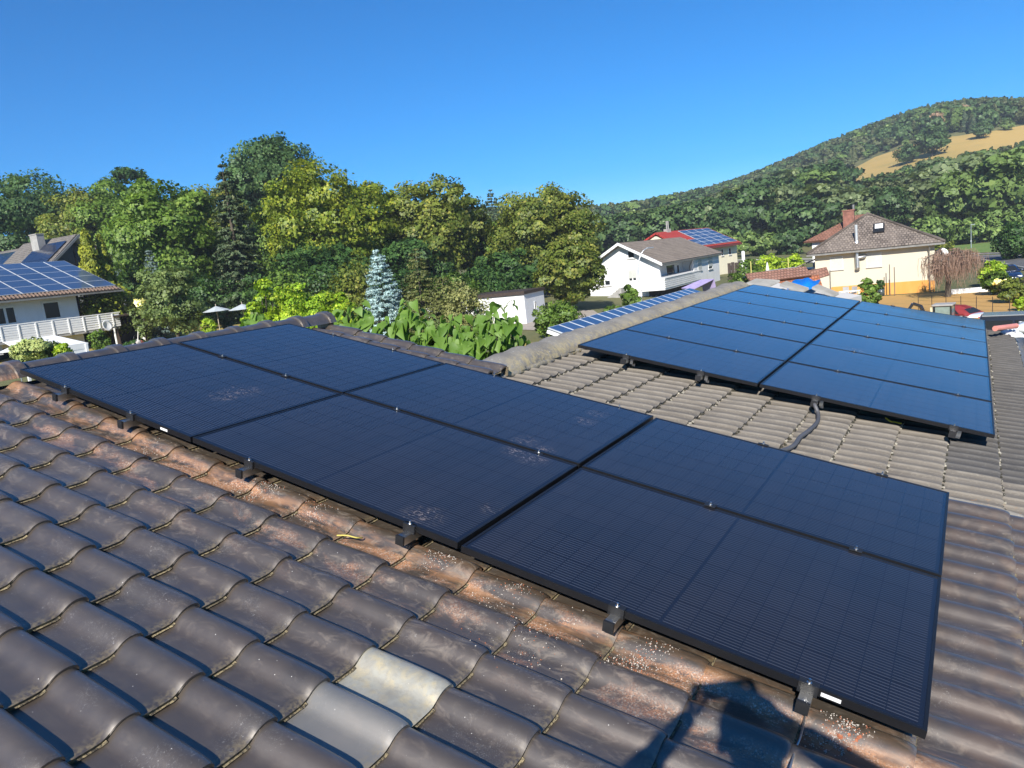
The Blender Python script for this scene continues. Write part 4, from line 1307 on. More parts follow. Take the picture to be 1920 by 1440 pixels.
# loggia window and door
xl = XW - 1.19
a = rect(F, 1248, 497, 1266, 518, 'x', xl); window(F, 'x', a[0], a[1], a[2], a[3], xl, 0, True, 0, .1)
a = rect(F, 1268, 496, 1274.5, 518.5, 'x', xl); window(F, 'x', a[0], a[1], a[2], a[3], xl, 0, False, 0, .1)
for (u0, v0, u1, v1, sh) in ((1307.5, 488, 1316, 506, .95), (1327, 484.5, 1336, 503.5, .75), (1330, 525.5, 1338, 537, .95)):
    a = rect(F, u0, v0, u1, v1, 'x', XW); window(F, 'x', a[0], a[1], a[2], a[3], XW, sh, True, 0, .08)
MB().tube([(XW - .05, yl1 - .1, -.2), (XW - .4, yl1 - .15, -.9), (XW - .4, yl1 - .15, -2.6)], .06, 6).obj('downpipe', M_GUTTER, F.root)
# wraparound balcony of boards
bt = F.onX(1246, 522.5, .55)[2]; bb = F.onX(1247, 541, .55)[2]
yc = F.onX(1246.5, 525, .55)[1]; ye = F.onX(1315, 515, .55)[1]
xl2 = F.onY(1200, 530, yc)[0]
hh = bt - bb
for kk in range(5):
    z = bb + hh * kk / 5
    MB().bx(.52, .56, yc, ye, z + .01, z + hh / 5 * .86).obj('balcony_board', M_FRW, F.root)
    MB().bx(xl2, .515, yc, yc + .04, z + .01, z + hh / 5 * .86).obj('balcony_board', M_FRW, F.root)
MB().bx(xl, .62, yc - .04, ye + .02, bt, bt + .06).bx(xl2, xl, yc - .04, yc + .08, bt, bt + .06).obj('balcony_rail', M_FRW, F.root)
MB().bx(xl2, .5, yc + .05, ye, bb - .15, bb).obj('balcony_floor', M_WWALL, F.root)
b = MB().bx(xl2 + .2, XW - .2, yc + 1.6, yl1 - .2, zb, bb - .16); F.part(b, 'garage_front', M_WOODD)
g_ = MB()
for kk in range(7):
    g_.tube([(xl2 + .4 + kk * .55 + .22 * math.cos(q), yc + 1.52, bb - 1.1 + .35 * math.sin(q)) for q in np.linspace(0, 2 * PI, 13)], .03, 5)
F.part(g_, 'iron_grille', M_FRW)
st = MB()
for kk in range(8):
    st.bx(F.onY(1166, 570, yg - 1)[0] - kk * .3, F.onY(1166, 570, yg - 1)[0] - kk * .3 + .32, yg - 1.6, yg - .4, gb - .6, gb + 1.3 - kk * .19)
F.part(st, 'steps', M_CONC)

# ---- house with a bright red roof and solar panels behind it
e1 = pd(1390, 454, 98); e0 = onz(1330, 461.5, e1[2])
F = Frame('red_roofed_house', 'pale yellow house with bright red roof carrying blue solar panels', 'house', e1, e1 - e0)
rr = F.onX(1326.7, 426.7, 0.0)
if not (2 < rr[1] < 12): rr = np.array([-3.5, 5.0, F.onY(1326.7, 426.7, 5.0)[2]])
rr = np.array([rr[0], rr[1], F.onY(1326.7, 426.7, rr[1])[2]])
xq = F.onY(1326.7, 426.7, rr[1])[0]
xL = F.onY(1229, 436, rr[1])[0] - 1.0
roof_slab(F, 'roof', [M_RRED], [(xL, 0, 0), (0, 0, 0), (xq, rr[1], rr[2]), (xL + 1, rr[1], rr[2])], 0.2)
roof_slab(F, 'rear_roof', [M_RRED], [(0, 2 * rr[1], 0), (xL, 2 * rr[1], 0), (xL + 1, rr[1] + .02, rr[2]), (xq, rr[1] + .02, rr[2])], 0.2)
MB().bx(xL, 0.02, -.12, -.02, -.3, -.06).obj('gutter', plain('dark_red_fascia', (0.14, 0.03, 0.03), .5), F.root)
wr = F.onY(1381.7, 470, .8)[0]
b = MB().prism([(.8, -8), (2 * rr[1] - .8, -8), (2 * rr[1] - .8, .1), (rr[1], rr[2] - .5), (.8, .1)], 'x', xL + .8, wr); F.part(b, 'wall', M_YELLOW)
for (u0, v0, u1, v1) in ((1365.5, 465, 1371, 477.5), (1351.5, 467, 1356.5, 479.5), (1367.5, 497, 1372.5, 508)):
    a = rect(F, u0, v0, u1, v1, 'y', .8); window(F, 'y', a[0], a[1], a[2], a[3], .8, 0, True, 0, .07)
ang = math.atan2(rr[2], rr[1]); sl_ = math.hypot(rr[1], rr[2])
nr = 5; phh = (sl_ - .7) / nr
pmf = MB().bx(0, 1.72, 0, phh - .05, 0, .05).mesh('panel_frame', M_PVFR); pml = MB().bx(.04, 1.68, .04, phh - .09, .03, .054).mesh('laminate', M_PV)
for j in range(nr):
    for i in range(9):
        s0 = .35 + j * phh
        f = (s0 + phh) / sl_
        xx = -0.5 + xq * f - (i + 1) * 1.78
        if i > 3 and (j > 1 and not (j == 3 and i > 5)): continue
        if xx < xL + .6: continue
        o = ob('solar_panel', pmf, F.root, (xx, s0 * math.cos(ang) - .06 * math.sin(ang), s0 * math.sin(ang) + .06 * math.cos(ang)), (ang, 0, 0)); ob('laminate', pml, o)
q = F.onY(1251, 430, rr[1])
MB().bx(q[0] - .4, q[0] + .4, rr[1] - .3, rr[1] + .3, rr[2] - 1, rr[2] + .3).tube([(q[0] - .1, rr[1], rr[2]), (q[0] - .1, rr[1], rr[2] + 1.3)], .08, 6).tube([(q[0] + .25, rr[1], rr[2]), (q[0] + .25, rr[1], rr[2] + 1.3)], .08, 6).obj('chimney', M_CONC, F.root)

# ---- cream house with hip roof
c1 = onz(1743, 545, -5.75); c0 = pd(1560, 553.5, (RW[2] @ (c1 - CAM)) * .965)
F = Frame('cream_house', 'cream house with dark hipped roof, orange plinth and closed shutters', 'house', c1, np.array([1.0, .06, 0]))
CH = F
xw0 = F.onY(1528.5, 500, 0)[0]; xw1 = F.onY(1752.5, 470, 0)[0]
ze = (F.onY(1528.5, 480.5, 0)[2] + F.onY(1752, 455.5, 0)[2]) / 2
oh = -0.55
er_ = F.onY(1772, 449.5, oh); el_ = F.onY(1512.4, 479.9, oh)
zev = (er_[2] + el_[2]) / 2
half = (er_[0] - el_[0]) / 2; cxm = (er_[0] + el_[0]) / 2
# apex on the centre of the hip
apx = F.onX(1626.9, 400.4, cxm - .4)
apx = np.array([cxm - .4, max(3.5, min(apx[1], 7.0)), 0]); apx[2] = F.onY(1626.9, 400.4, apx[1])[2]; apx[0] = F.onY(1626.9, 400.4, apx[1])[0]
Lb = 12.0
roof_slab(F, 'roof', [M_RCREAM], [(el_[0], oh, zev), (er_[0], oh, zev), tuple(apx)], .2)
roof_slab(F, 'side_roof', [M_RCREAM], [(er_[0], oh, zev), (er_[0], Lb, zev), (apx[0], Lb - 5, apx[2]), (apx[0] + .01, apx[1], apx[2])], .2)
roof_slab(F, 'side_roof', [M_RCREAM], [(el_[0], Lb, zev), (el_[0], oh, zev), (apx[0] - .01, apx[1], apx[2]), (apx[0], Lb - 5, apx[2])], .2)
for (a_, b_) in (((el_[0], oh, zev + .03), tuple(apx)), ((er_[0], oh, zev + .03), tuple(apx))):
    n = 22; hp = MB()
    for i in range(n):
        p0 = Vector(a_).lerp(Vector(b_), i / n); p1 = Vector(a_).lerp(Vector(b_), (i + 1.12) / n)
        hp.tube([p0, p1], [.10, .12], 6)
    F.part(hp, 'hip_caps', M_RCREAM)
b = MB().bx(xw0, xw1, 0, Lb - .5, 0.0 + .82, zev - .05); F.part(b, 'wall', M_CREAM)
b = MB().bx(xw0 + .02, xw1 - .02, .02, Lb - .52, -.8, .82); 
pl_ = F.part(b, 'plinth', M_ORANGE)
pb = MB().bx(F.onY(1560, 545, 0)[0], F.onY(1743, 530, 0)[0], -.03, .03, -.2, F.onY(1743, 524.5, 0)[2]); F.part(pb, 'plinth_panel', M_ORANGE)
MB().bx(xw0, F.onY(1556, 510, 0)[0], -.28, -.002, -.3, F.onY(1556, 507.5, 0)[2]).obj('wall_pier', M_CREAM, F.root)
MB().bx(el_[0], er_[0], oh - .12, oh - .01, zev - .2, zev - .06).obj('gutter', M_GUTTER, F.root)
MB().bx(xw0, xw1, oh + .02, -.005, zev - .16, zev - .1).obj('soffit', M_CREAM, F.root)
a = rect(F, 1556, 482.5, 1581, 504.5, 'y', 0); window(F, 'y', a[0], a[1], a[2], a[3], 0, 1.0, True, 0, .06)
a = rect(F, 1624.5, 474.5, 1653, 499, 'y', 0); window(F, 'y', a[0], a[1], a[2], a[3], 0, 1.0, True, 0, .06)
p0 = F.onY(1608, 500, -.25); p1 = F.onY(1606.5, 471, -.25)
fl = MB().tube([tuple(p0), tuple(p1)], .17, 10).tube([(p1[0] + .02, -.25, p1[2] - .55), (p1[0] + .55, -.25, p1[2] - .5), (p1[0] + .62, 0, p1[2] - .45)], .13, 8); fl.lathe([(0.02, -.28), (.2, -.2), (.17, 0)], 10, tuple(p0))
F.part(fl, 'flue_pipe', M_STEEL)
slp = (apx[2] - zev) / (apx[1] - oh)
q0 = F.onY(1606.5, 463, oh + .9); q1 = F.onY(1604.7, 421.5, oh + .9)
MB().tube([tuple(q0), tuple(q1)], .12, 10).lathe([(.3, -.1), (.13, .5)], 10, tuple(q0)).obj('flue_pipe', plain('bright_steel', (.72, .72, .70), .3, .6), F.root)
ar = math.atan(slp)
yy = oh + (F.onY(1648, 430, 2.0)[2] - zev) / slp
for _ in range(4):
    yy = oh + (F.onY(1648, 429, yy)[2] - zev) / slp
q = F.onY(1648, 429, yy)
s_ = MB().bx(-.42, .42, -.62, .62, .02, .14)
so_ = s_.obj('skylight', M_BLACKP, F.root, tuple(q), (ar, 0, 0))
MB().bx(-.3, .3, -.12, .5, .14, .155).obj('blind', M_WHITE, so_); MB().bx(-.3, .3, -.5, -.12, .14, .152).obj('pane', M_GLASS, so_)
xd = F.onY(1743, 470, -.12)[0]
MB().tube([(xd, oh - .02, zev - .15), (xd - .05, -.12, zev - .75), (xd - .02, -.12, 1.0), (xd - .02, -.12, .0)], .055, 7).obj('downpipe', M_GUTTER, F.root)
xd = F.onY(1556.5, 520, -.30)[0]
MB().tube([(xd, -.32, F.onY(1556, 507, -.3)[2]), (xd, -.32, 0)], .05, 7).obj('downpipe', M_GUTTER, F.root)
MB().bx(xw0 - 2.2, xw0 - .02, 2, Lb - 2, -.5, 2.2).obj('side_porch', plain('grey_metal_cladding', (.30, .33, .36), .4, .4), F.root)
roof_slab(F, 'porch_roof', [M_RCREAM], [(xw0 - 3.2, 1.2, 2.25), (xw0 - 3.2, Lb - 3, 2.25), (xw0 - .2, Lb - 3, 3.3), (xw0 - .2, 1.2, 3.3)][::-1], .1)
# rear wing with red-brown roof and brick chimney
l0 = F.onY(1506.6, 453.5, 9); l1 = F.onY(1551.8, 448, 9); tp = F.onY(1615, 402, 13)
roof_slab(F, 'wing_roof', [M_RREDB], [(l0[0], 9, l0[2]), (l1[0] + 3, 9, l0[2]), (tp[0] + .3, 13, tp[2]), (tp[0] - .5, 13, tp[2])], .18)
MB().bx(l0[0] + .7, l1[0] + 2.5, 9.5, 15, -.5, l0[2] - .02).obj('wing_wall', M_WWALL, F.root)
c_ = F.onY(1580, 397, 10.4); c2_ = F.onY(1601, 397, 10.4)
cb = F.onY(1590, 425, 10.4)
cx_ = MB().bx(c_[0], c2_[0], 10.4, 11.4, cb[2] - 1.5, c_[2]); cx_.bx(c_[0] - .06, c2_[0] + .06, 10.34, 11.46, c_[2], c_[2] + .12)
F.part(cx_, 'chimney', plain('chimney_brick', (.24, .105, .075), .9, 0, .4, 3))
MB().tube([(c_[0] + .9, 10.9, c_[2]), (c_[0] + .9, 10.9, c_[2] + .55)], .12, 7).obj('chimney_pot', M_GUTTER, F.root)
# satellite dish / lamp on the right corner of the eaves
d = thing('satellite_dish', 'pale satellite dish hanging under the right eaves of the cream house', 'satellite dish', tuple(F.W((xw1 + .5, .5, zev - 1.0))), (0, 0, F.yaw))
MB().lathe([(0.001, -.10), (.25, -.085), (.5, 0.0), (.5, .012), (.25, -.07), (.001, -.088)], 16).obj('reflector', M_WWALL, d, None, (math.radians(75), 0, math.radians(160)))
MB().tube([(-.55, 0, .2), (-.1, .06, .05), (0, .1, 0)], .03, 6).obj('bracket', M_STEEL, d)

# ---- garage clad in brown and orange tiles in front of it
g0 = pd(1398, 513, 44); g1 = onz(1510, 499, g0[2])
F = Frame('tile_clad_garage', 'low garage clad with brown roof tiles above and orange tiles below', 'garage', g0, g1 - g0)
xe = F.loc(g1)[0]
zt = 0.0; zm = F.onY(1512, 517, -.55)[2]
roof_slab(F, 'roof', [M_BRICKT], [(0, -.6, zm), (xe, -.6, zm), (xe, 0, zt), (0, 0, zt)], .1)
MB().bx(2.0, xe, 0.02, 1.0, zm - 3, zt - .03).obj('wall', M_GREYW, F.root)
xo = F.onY(1535, 520, -.4)[0]; xo0 = F.onY(1440, 530, -.4)[0]
zo0 = F.onY(1535, 515, -.4)[2]; zo1 = F.onY(1535, 537, -.4)[2]
roof_slab(F, 'tile_apron', [M_BRICKO], [(xo0 - 1, -.75, zo1 - .3), (xo, -.75, zo1), (xo, -.4, zo0), (xo0 - 1, -.4, zm - .15)], .12)
xx1 = F.onY(1554, 515, .3)[0]
roof_slab(F, 'side_band', [M_BRICKT], [(xo + .02, .2, zo0 - .35), (xx1, .2, zo0 - .15), (xx1, .5, zo0 + .35), (xe - .3, .5, zo0 + .22)], .1)
MB().bx(xx1 - 1.1, xx1 - .9, .4, .6, -4, zo0 - .2).bx(xo + .05, xo + .2, .4, .6, -4, zo0 - .2).obj('post', M_WOODD, F.root)

# ---- long roof with blue solar panels just beyond the wing's ridge
TA_ = math.radians(21)
xT = -8.0
tl = onx(1027, 627, xT); tr = onx(1292, 536, xT)
zt = (tl[2] + tr[2]) / 2
r = thing('carport', 'carport with a long row of tilted blue solar panels beyond the grey ridge', 'carport', (xT, tl[1], zt), (0, 0, 0))
ln = tr[1] - tl[1]
W_ = 2.6
MB().slab([(0, 0, -.02), (W_ * math.cos(TA_), 0, -W_ * math.sin(TA_) - .02), (W_ * math.cos(TA_), ln, -W_ * math.sin(TA_) - .02), (0, ln, -.02)], .12).obj('roof', M_FRW, r)
NP_ = 19
pwid = ln / NP_
pmf = MB().bx(0, W_, .0, pwid - .05, 0, .04).mesh('panel_frame', M_PVFR); pml = MB().bx(.03, W_ - .03, .05, pwid - .10, .03, .046).mesh('laminate', M_PV)
for i in range(NP_):
    o = ob('solar_panel', pmf, r, (0.01, i * pwid + .02, .03), (0, TA_, 0)); ob('laminate', pml, o)
for i in range(5):
    for dx in (.3, W_ * .9):
        zz_ = -dx * math.tan(TA_) - .15
        gzz = GZ(xT + dx, tl[1] + .3 + i * (ln - .6) / 4) - zt
        MB().bx(dx - .06, dx + .06, .3 + i * (ln - .6) / 4 - .06, .3 + i * (ln - .6) / 4 + .06, gzz, zz_).obj('post', M_STEEL, r)

# ---- white garage with flat roof
ga = onz(905, 601, -4.6); 
g0 = pd(905, 603, 57); g1 = onz(985, 606.5, g0[2])
F = Frame('white_garage', 'white flat roofed garage with dark roof edge beside the gravel drive', 'garage', g0, np.array([.97, .10, 0]))
zt = F.onY(985, 551.5, 0)[2]
x1 = F.onY(985, 580, 0)[0]; xm = F.onY(985, 580, 0)[0]; x2 = F.onY(1023, 580, 1.2)[0]
yd_ = max(2.0, min(9.0, F.onX(1022, 575, xm)[1]))
MB().bx(-6, xm, 0, yd_, -1.5, zt).obj('wall', M_WWALL, F.root)
MB().bx(-6.2, xm + .12, -.15, yd_ + .1, zt, zt + .24).obj('roof', M_WOODD, F.root)
dx0 = F.onY(962, 590, 0)[0]; dx1 = F.onY(972, 590, 0)[0]
MB().bx(dx0 - 1.4, dx0 + .3, -.03, .05, -.3, zt - .55).obj('door', M_FRW, F.root)
a = rect(F, 1001, 565, 1006, 580, 'x', xm); window(F, 'x', a[0], a[1], a[2], a[3], xm, 0, False, 0, .05)
# ------------------------------------------------------------------ vegetation
def leaf_quads(C, N, size, aspect=1.0, up=None):
    """C centres, N shading normals -> verts, quads, vertex normals"""
    n = len(C)
    S = N / np.maximum(np.linalg.norm(N, axis=1, keepdims=True), 1e-6)
    G = S + rng.normal(size=(n, 3)) * .42
    G /= np.maximum(np.linalg.norm(G, axis=1, keepdims=True), 1e-6)
    R = rng.normal(size=(n, 3)) if up is None else up + rng.normal(size=(n, 3)) * .35
    A = np.cross(G, R); A /= np.maximum(np.linalg.norm(A, axis=1, keepdims=True), 1e-6)
    B = np.cross(G, A)
    sz = (np.asarray(size) * (.70 + .95 * rng.uniform(0, 1, n) ** 1.6))[:, None]
    A = A * sz * .5; B = B * sz * .5 * aspect
    V = np.stack([C - A * .35 - B, C + A - B * .15, C + A * .25 + B, C - A + B * .25], 1).reshape(-1, 3)
    Q = np.arange(4 * n).reshape(-1, 4)
    gn = np.cross(A, B); flip = (gn * S).sum(1) < 0
    Q[flip] = Q[flip][:, ::-1]
    return V, Q, np.repeat(S, 4, axis=0)
def leafmesh(name, C, N, size, mat, aspect=1.0, up=None):
    V, Q, S = leaf_quads(C, N, size, aspect, up)
    return shade(mesh_np(name, V, Q, [mat], True), S, Q)
def crown_pts(h0, h1, rx, ry, n, lobes=24, sig=0.13, dens=16, top=0.5, lobe_r=.34, flat=.65, seed=None):
    """leaf positions and outward normals for a broad-leaved crown between heights h0..h1"""
    r_ = np.random.default_rng(seed) if seed is not None else rng
    zc = h0 + (h1 - h0) * .5; rz = (h1 - h0) / 2
    cen = np.array([0, 0, zc]); E = np.array([rx, ry, rz])
    Ls = []
    for i in range(lobes):
        # spread the lobes evenly over the crown
        ph = math.acos(1 - 2 * (i + .5) / lobes); th = i * 2.39996 + r_.uniform(-.35, .35)
        d = np.array([math.sin(ph) * math.cos(th), math.sin(ph) * math.sin(th), math.cos(ph)]) + r_.normal(size=3) * .12
        d /= np.linalg.norm(d)
        R = lobe_r * min(rx, ry, rz * 1.2) * r_.uniform(.65, 1.25)
        f = r_.uniform(.60, .86) if d[2] > -.3 else r_.uniform(.45, .7)
        Ls.append((cen + d * E * f, R))
    for i in range(max(3, lobes // 3)):
        d = r_.normal(size=3); d /= np.linalg.norm(d)
        Ls.append((cen + d * E * r_.uniform(.2, .5), .42 * min(rx, ry, rz)))
    Ls.append((cen, .62 * min(rx, ry, rz)))
    cl = []
    for (c, R) in Ls:
        k = max(5, int(dens * r_.uniform(.8, 1.2)))
        d = r_.normal(size=(k, 3)); d[:, 2] += .3; d /= np.linalg.norm(d, axis=1, keepdims=True)
        p = c + d * R * r_.uniform(.78, 1.08, (k, 1)) * np.array([1, 1, .82])
        cl.append(np.concatenate([p, d, np.full((k, 1), R)], 1))
    cl = np.concatenate(cl)
    en = np.linalg.norm((cl[:, :3] - cen) / E, axis=1)
    cl = cl[en > .40]; en = en[en > .40]
    cl[:, :3] = np.where(en[:, None] > 1.0, cen + (cl[:, :3] - cen) / en[:, None], cl[:, :3])
    m = max(1, n // len(cl))
    idx = np.repeat(np.arange(len(cl)), m)
    R = cl[idx, 6:7]
    g = r_.normal(size=(len(idx), 3)); gl = np.linalg.norm(g, axis=1, keepdims=True)
    g = g / gl * np.minimum(gl, 1.9)
    C = cl[idx, :3] + g * R * np.array([sig * 2.2, sig * 2.2, sig * 2.2 * flat])
    N = cl[idx, 3:6] * .9 + (C - cen) / E * .25 + np.array([0, 0, .22]) + r_.normal(size=(len(idx), 3)) * .22
    ok = C[:, 2] > h0 * .5
    return C[ok], N[ok], Ls
def limbs(Ls, h, r, zfork, seed=0, n=9):
    b = MB(); R = random.Random(seed)
    b.tube([(0, 0, -.6), (R.uniform(-.1, .1), R.uniform(-.1, .1), zfork * .5), (R.uniform(-.2, .2), R.uniform(-.2, .2), zfork), (0, 0, h * .8)], [r * 1.25, r, r * .8, r * .15], 8)
    for (c, _) in R.sample(Ls, min(n, len(Ls))):
        z0 = zfork * R.uniform(.7, 1.25)
        b.tube([(0, 0, z0), (c[0] * .45, c[1] * .45, z0 + (c[2] - z0) * .6), tuple(c)], [r * .45, r * .28, r * .07], 5)
    return b
def btree(name, label, u, D, vtop, wpx, mat, n=14000, leaf=.30, h0f=.12, lobes=26, group=None, zb=None, dens=16, lobe_r=.34, depth=1.0, sig=.13, trunk=True, cat='tree'):
    d = ray(u, 500); hd = math.hypot(d[0], d[1])
    x, y = CAM[0] + d[0] / hd * D, CAM[1] + d[1] / hd * D
    z = GZ(x, y) if zb is None else zb
    dep = (RW[2] @ (np.array([x, y, 0]) - CAM))
    dt = ray(u, vtop)
    zt = CAM[2] + dt[2] / math.hypot(dt[0], dt[1]) * D
    H = zt - z
    rx = wpx / 2 * dep / FPX
    t = thing(name, label, cat, (x, y, z), (0, 0, random.uniform(0, 6.28)), group)
    C, N, Ls = crown_pts(H * h0f, H, rx, rx * depth, n, lobes, sig, dens, lobe_r=lobe_r)
    ob('crown' if cat == 'tree' else 'foliage', leafmesh('crown', C, N, leaf, mat), t)
    if trunk: limbs(Ls, H, max(.06, H * .016), H * max(.22, h0f + .1), int(u)).obj('trunk', M_BARK, t)
    return t
def shrub(name, label, u, v, wpx, hpx, D, mat, n=2500, leaf=.12, group=None, cat='shrub', lobes=12, dens=12, lobe_r=.42, depth=1.0, ground=True):
    """a bush whose lower edge stands at photo pixel (u, v)"""
    p = pd(u, v, D); z = p[2]
    w_ = wpx * D / FPX; h = hpx * D / FPX
    t = thing(name, label, cat, tuple(p), (0, 0, random.uniform(0, 6.28)), group)
    if ground:
        gz = GZ(p[0], p[1]); t.location.z = gz; h = h + p[2] - gz
    C, N, Ls = crown_pts(-0.05 * h, h, w_ / 2, w_ / 2 * depth, n, lobes, .15, dens, lobe_r=lobe_r)
    ob('foliage', leafmesh('foliage', C, N, leaf, mat), t)
    limbs(Ls, h, max(.02, h * .02), h * .25, int(u)).obj('stem', M_BARK, t)
    return t
def spruce(name, label, u, D, vtop, wpx, mat, n=9000, leaf=.32, zb=None, twin=False, droop=.25, cat='tree', base=.04, power=.85, group=None, levels=34):
    d = ray(u, 500); hd = math.hypot(d[0], d[1])
    x, y = CAM[0] + d[0] / hd * D, CAM[1] + d[1] / hd * D
    z = GZ(x, y) if zb is None else zb
    dep = (RW[2] @ (np.array([x, y, 0]) - CAM)); dt = ray(u, vtop)
    H = CAM[2] + dt[2] / math.hypot(dt[0], dt[1]) * D - z
    Rb = wpx / 2 * dep / FPX
    t = thing(name, label, cat, (x, y, z), (0, 0, random.uniform(0, 6.28)), group)
    tops = [(0, 0, H)] if not twin else [(-.5, 0.2, H), (.55, -.1, H * .985)]
    Cs, Ns = [], []; tb = MB()
    for (ox, oy, hh) in tops:
        tb.tube([(ox * .1, oy * .1, -.5), (ox, oy, hh * .6), (ox, oy, hh - .1)], [H * .014, H * .009, .02], 7)
        for lv in range(levels):
            f = (lv + rng.uniform(0, .8)) / levels
            zz_ = hh * (base + (1 - base) * f)
            rad = Rb * (1 - f) ** power * (1.0 if not twin else .85) + .12
            nb = int(7 + 9 * (1 - f))
            for k in range(nb):
                a = rng.uniform(0, 2 * PI); ln_ = rad * rng.uniform(.72, 1.1)
                dirv = np.array([math.cos(a), math.sin(a), 0])
                m = max(3, int(n / (levels * 12 * len(tops)) * (.4 + 1.2 * (1 - f))))
                s = rng.uniform(.25, 1, m) ** .7
                c = np.array([ox, oy, zz_]) + dirv * (s * ln_)[:, None]
                c[:, 2] += -droop * ln_ * s ** 1.5 + .10 * ln_ * s ** 4
                c += rng.normal(size=c.shape) * np.array([.10, .10, .05]) * (.4 + .25 * ln_)
                Cs.append(c); Ns.append(np.tile(dirv * .5 + np.array([0, 0, .7]), (m, 1)) + rng.normal(size=(m, 3)) * .45)
    C = np.concatenate(Cs); N = np.concatenate(Ns)
    ob('crown', leafmesh('crown', C, N, leaf, mat, .45), t)
    tb.obj('trunk', M_BARK, t)
    return t

LEAFK = 1.0
# tall row behind the gardens, left to right
GT = 'tall trees behind the gardens'
btree('deciduous_tree', 'broad dark blue green tree at the far left edge of the tree line', 40, 122, 312, 230, F_BLUEG, 32812, 0.31, .05, 30, GT)
btree('deciduous_tree', 'dark blue green tree behind the glazed gable chimney', 150, 130, 328, 190, F_BLUEG, 19687, 0.33, .08, 22, GT)
btree('deciduous_tree', 'yellow green rounded tree directly behind the two golden thujas', 160, 112, 342, 150, F_OLIVE, 28437, 0.26, .02, 26, GT)
btree('deciduous_tree', 'dark green treetop peeping above the paler trees', 262, 138, 306, 130, F_DEEP, 17500, 0.33, .3, 16, GT)
btree('deciduous_tree', 'mid green tree between the thujas and the broad green tree', 232, 110, 335, 150, F_MID, 21875, 0.27, .03, 24, GT)
btree('deciduous_tree', 'broad fresh green tree left of the tall dark spruce', 330, 80, 320, 190, F_MID, 39375, 0.25, .02, 32, GT)
btree('deciduous_tree', 'green tree partly hidden directly behind the dark spruce', 412, 96, 318, 130, F_OLIVE, 19687, 0.27, .05, 20, GT)
btree('deciduous_tree', 'tallest tree, a rounded dense green crown above all others', 532, 112, 252, 170, F_BLUEG, 37187, 0.31, .38, 30, GT, lobe_r=.36)
btree('deciduous_tree', 'green tree below the tallest crown, right of the spruce', 520, 98, 372, 150, F_MID, 17500, 0.29, .02, 20, GT)
btree('deciduous_tree', 'large golden yellow green tree in the middle of the tree row', 618, 76, 300, 250, F_YEL, 48125, 0.23, .02, 40, GT, lobe_r=.28, sig=.11)
btree('deciduous_tree', 'golden green tree right behind the blue spruce', 716, 80, 318, 130, F_YEL, 24062, 0.25, .02, 24, GT, lobe_r=.28)
btree('deciduous_tree', 'loose green tree with sky gaps above the garage', 822, 80, 332, 210, F_OLIVE, 37187, 0.25, .02, 34, GT, lobe_r=.27, sig=.11)
btree('deciduous_tree', 'wide olive green dome shaped tree left of the white two storey house', 1025, 80, 352, 235, F_OLIVE, 52500, 0.23, .02, 40, GT, lobe_r=.28, sig=.11)
btree('deciduous_tree', 'green tree filling the gap behind the white garage', 925, 84, 405, 120, F_MID, 19687, 0.26, .02, 22, GT)
btree('deciduous_tree', 'small spreading tree shading the gable of the white two storey house', 1066, 62, 452, 122, F_OLIVE, 24062, 0.20, .10, 24, None, lobe_r=.32)
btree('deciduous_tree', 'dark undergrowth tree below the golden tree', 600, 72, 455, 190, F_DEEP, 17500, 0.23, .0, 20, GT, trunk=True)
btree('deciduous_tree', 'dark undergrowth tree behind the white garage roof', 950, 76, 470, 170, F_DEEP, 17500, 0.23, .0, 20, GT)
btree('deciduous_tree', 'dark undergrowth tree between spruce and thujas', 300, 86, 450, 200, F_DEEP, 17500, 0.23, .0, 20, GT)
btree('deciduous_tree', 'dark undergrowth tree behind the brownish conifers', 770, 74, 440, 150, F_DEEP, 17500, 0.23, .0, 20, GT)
spruce('spruce', 'tall dark twin topped spruce standing out from the green tree row', 448, 73, 303, 118, F_SPRUCE, 34000, .26, twin=True, droop=.35, power=.55)
spruce('blue_spruce', 'silvery blue spruce in front of the golden trees', 710, 55, 468, 92, F_BLUES, 26000, .15, droop=.10, power=.70, levels=44, base=.0)
spruce('blue_spruce', 'bluish conifer half hidden between thuja and grey green bush', 284, 64, 468, 62, foliage('needle_dull_blue', (.06, .085, .075), (.10, .13, .115), None, .1), 14000, .16, droop=.2, power=.7)
spruce('conifer', 'brownish green conifer right of the blue spruce', 782, 52, 466, 100, F_BROWNC, 18000, .14, droop=.2, power=.6)
spruce('conifer', 'dark low conifer between the blue spruce and the tan bush', 826, 50, 520, 100, F_BROWNC, 15000, .14, droop=.2, power=.5)
spruce('conifer', 'dark conifers showing above the trees beside the wide dome tree', 935, 150, 354, 70, F_SPRUCE, 5000, .5, droop=.2, power=.6)
def thuja(name, label, u, D, vtop, vbot, wpx, mat, lean=0.0):
    p = pd(u, vbot, D); dt = pd(u, vtop, D); H = dt[2] - p[2]; R = wpx / 2 * D / FPX
    z = GZ(p[0], p[1]); H += p[2] - z
    t = thing(name, label, 'tree', (p[0], p[1], z), (0, lean, 0))
    n = 9000
    f = rng.uniform(0, 1, n); a = rng.uniform(0, 2 * PI, n)
    rr = R * np.minimum(1, (1 - f) * 3.2) ** .6 * (.75 + .25 * np.sin(f * 40 + a * 3)) * (.62 + .38 * rng.uniform(0, 1, n) ** .4)
    rr *= np.minimum(1, .72 + f)
    C = np.stack([rr * np.cos(a), rr * np.sin(a), H * f], 1)
    N = np.stack([np.cos(a), np.sin(a), np.full(n, .25)], 1) + rng.normal(size=(n, 3)) * .45
    ob('crown', leafmesh('crown', C, N, .22, mat, 1.5, np.tile([0, 0, 1.0], (n, 1))), t)
    MB().tube([(0, 0, -.4), (0, 0, H * .8)], [.14, .03], 7).obj('trunk', M_BARK, t)
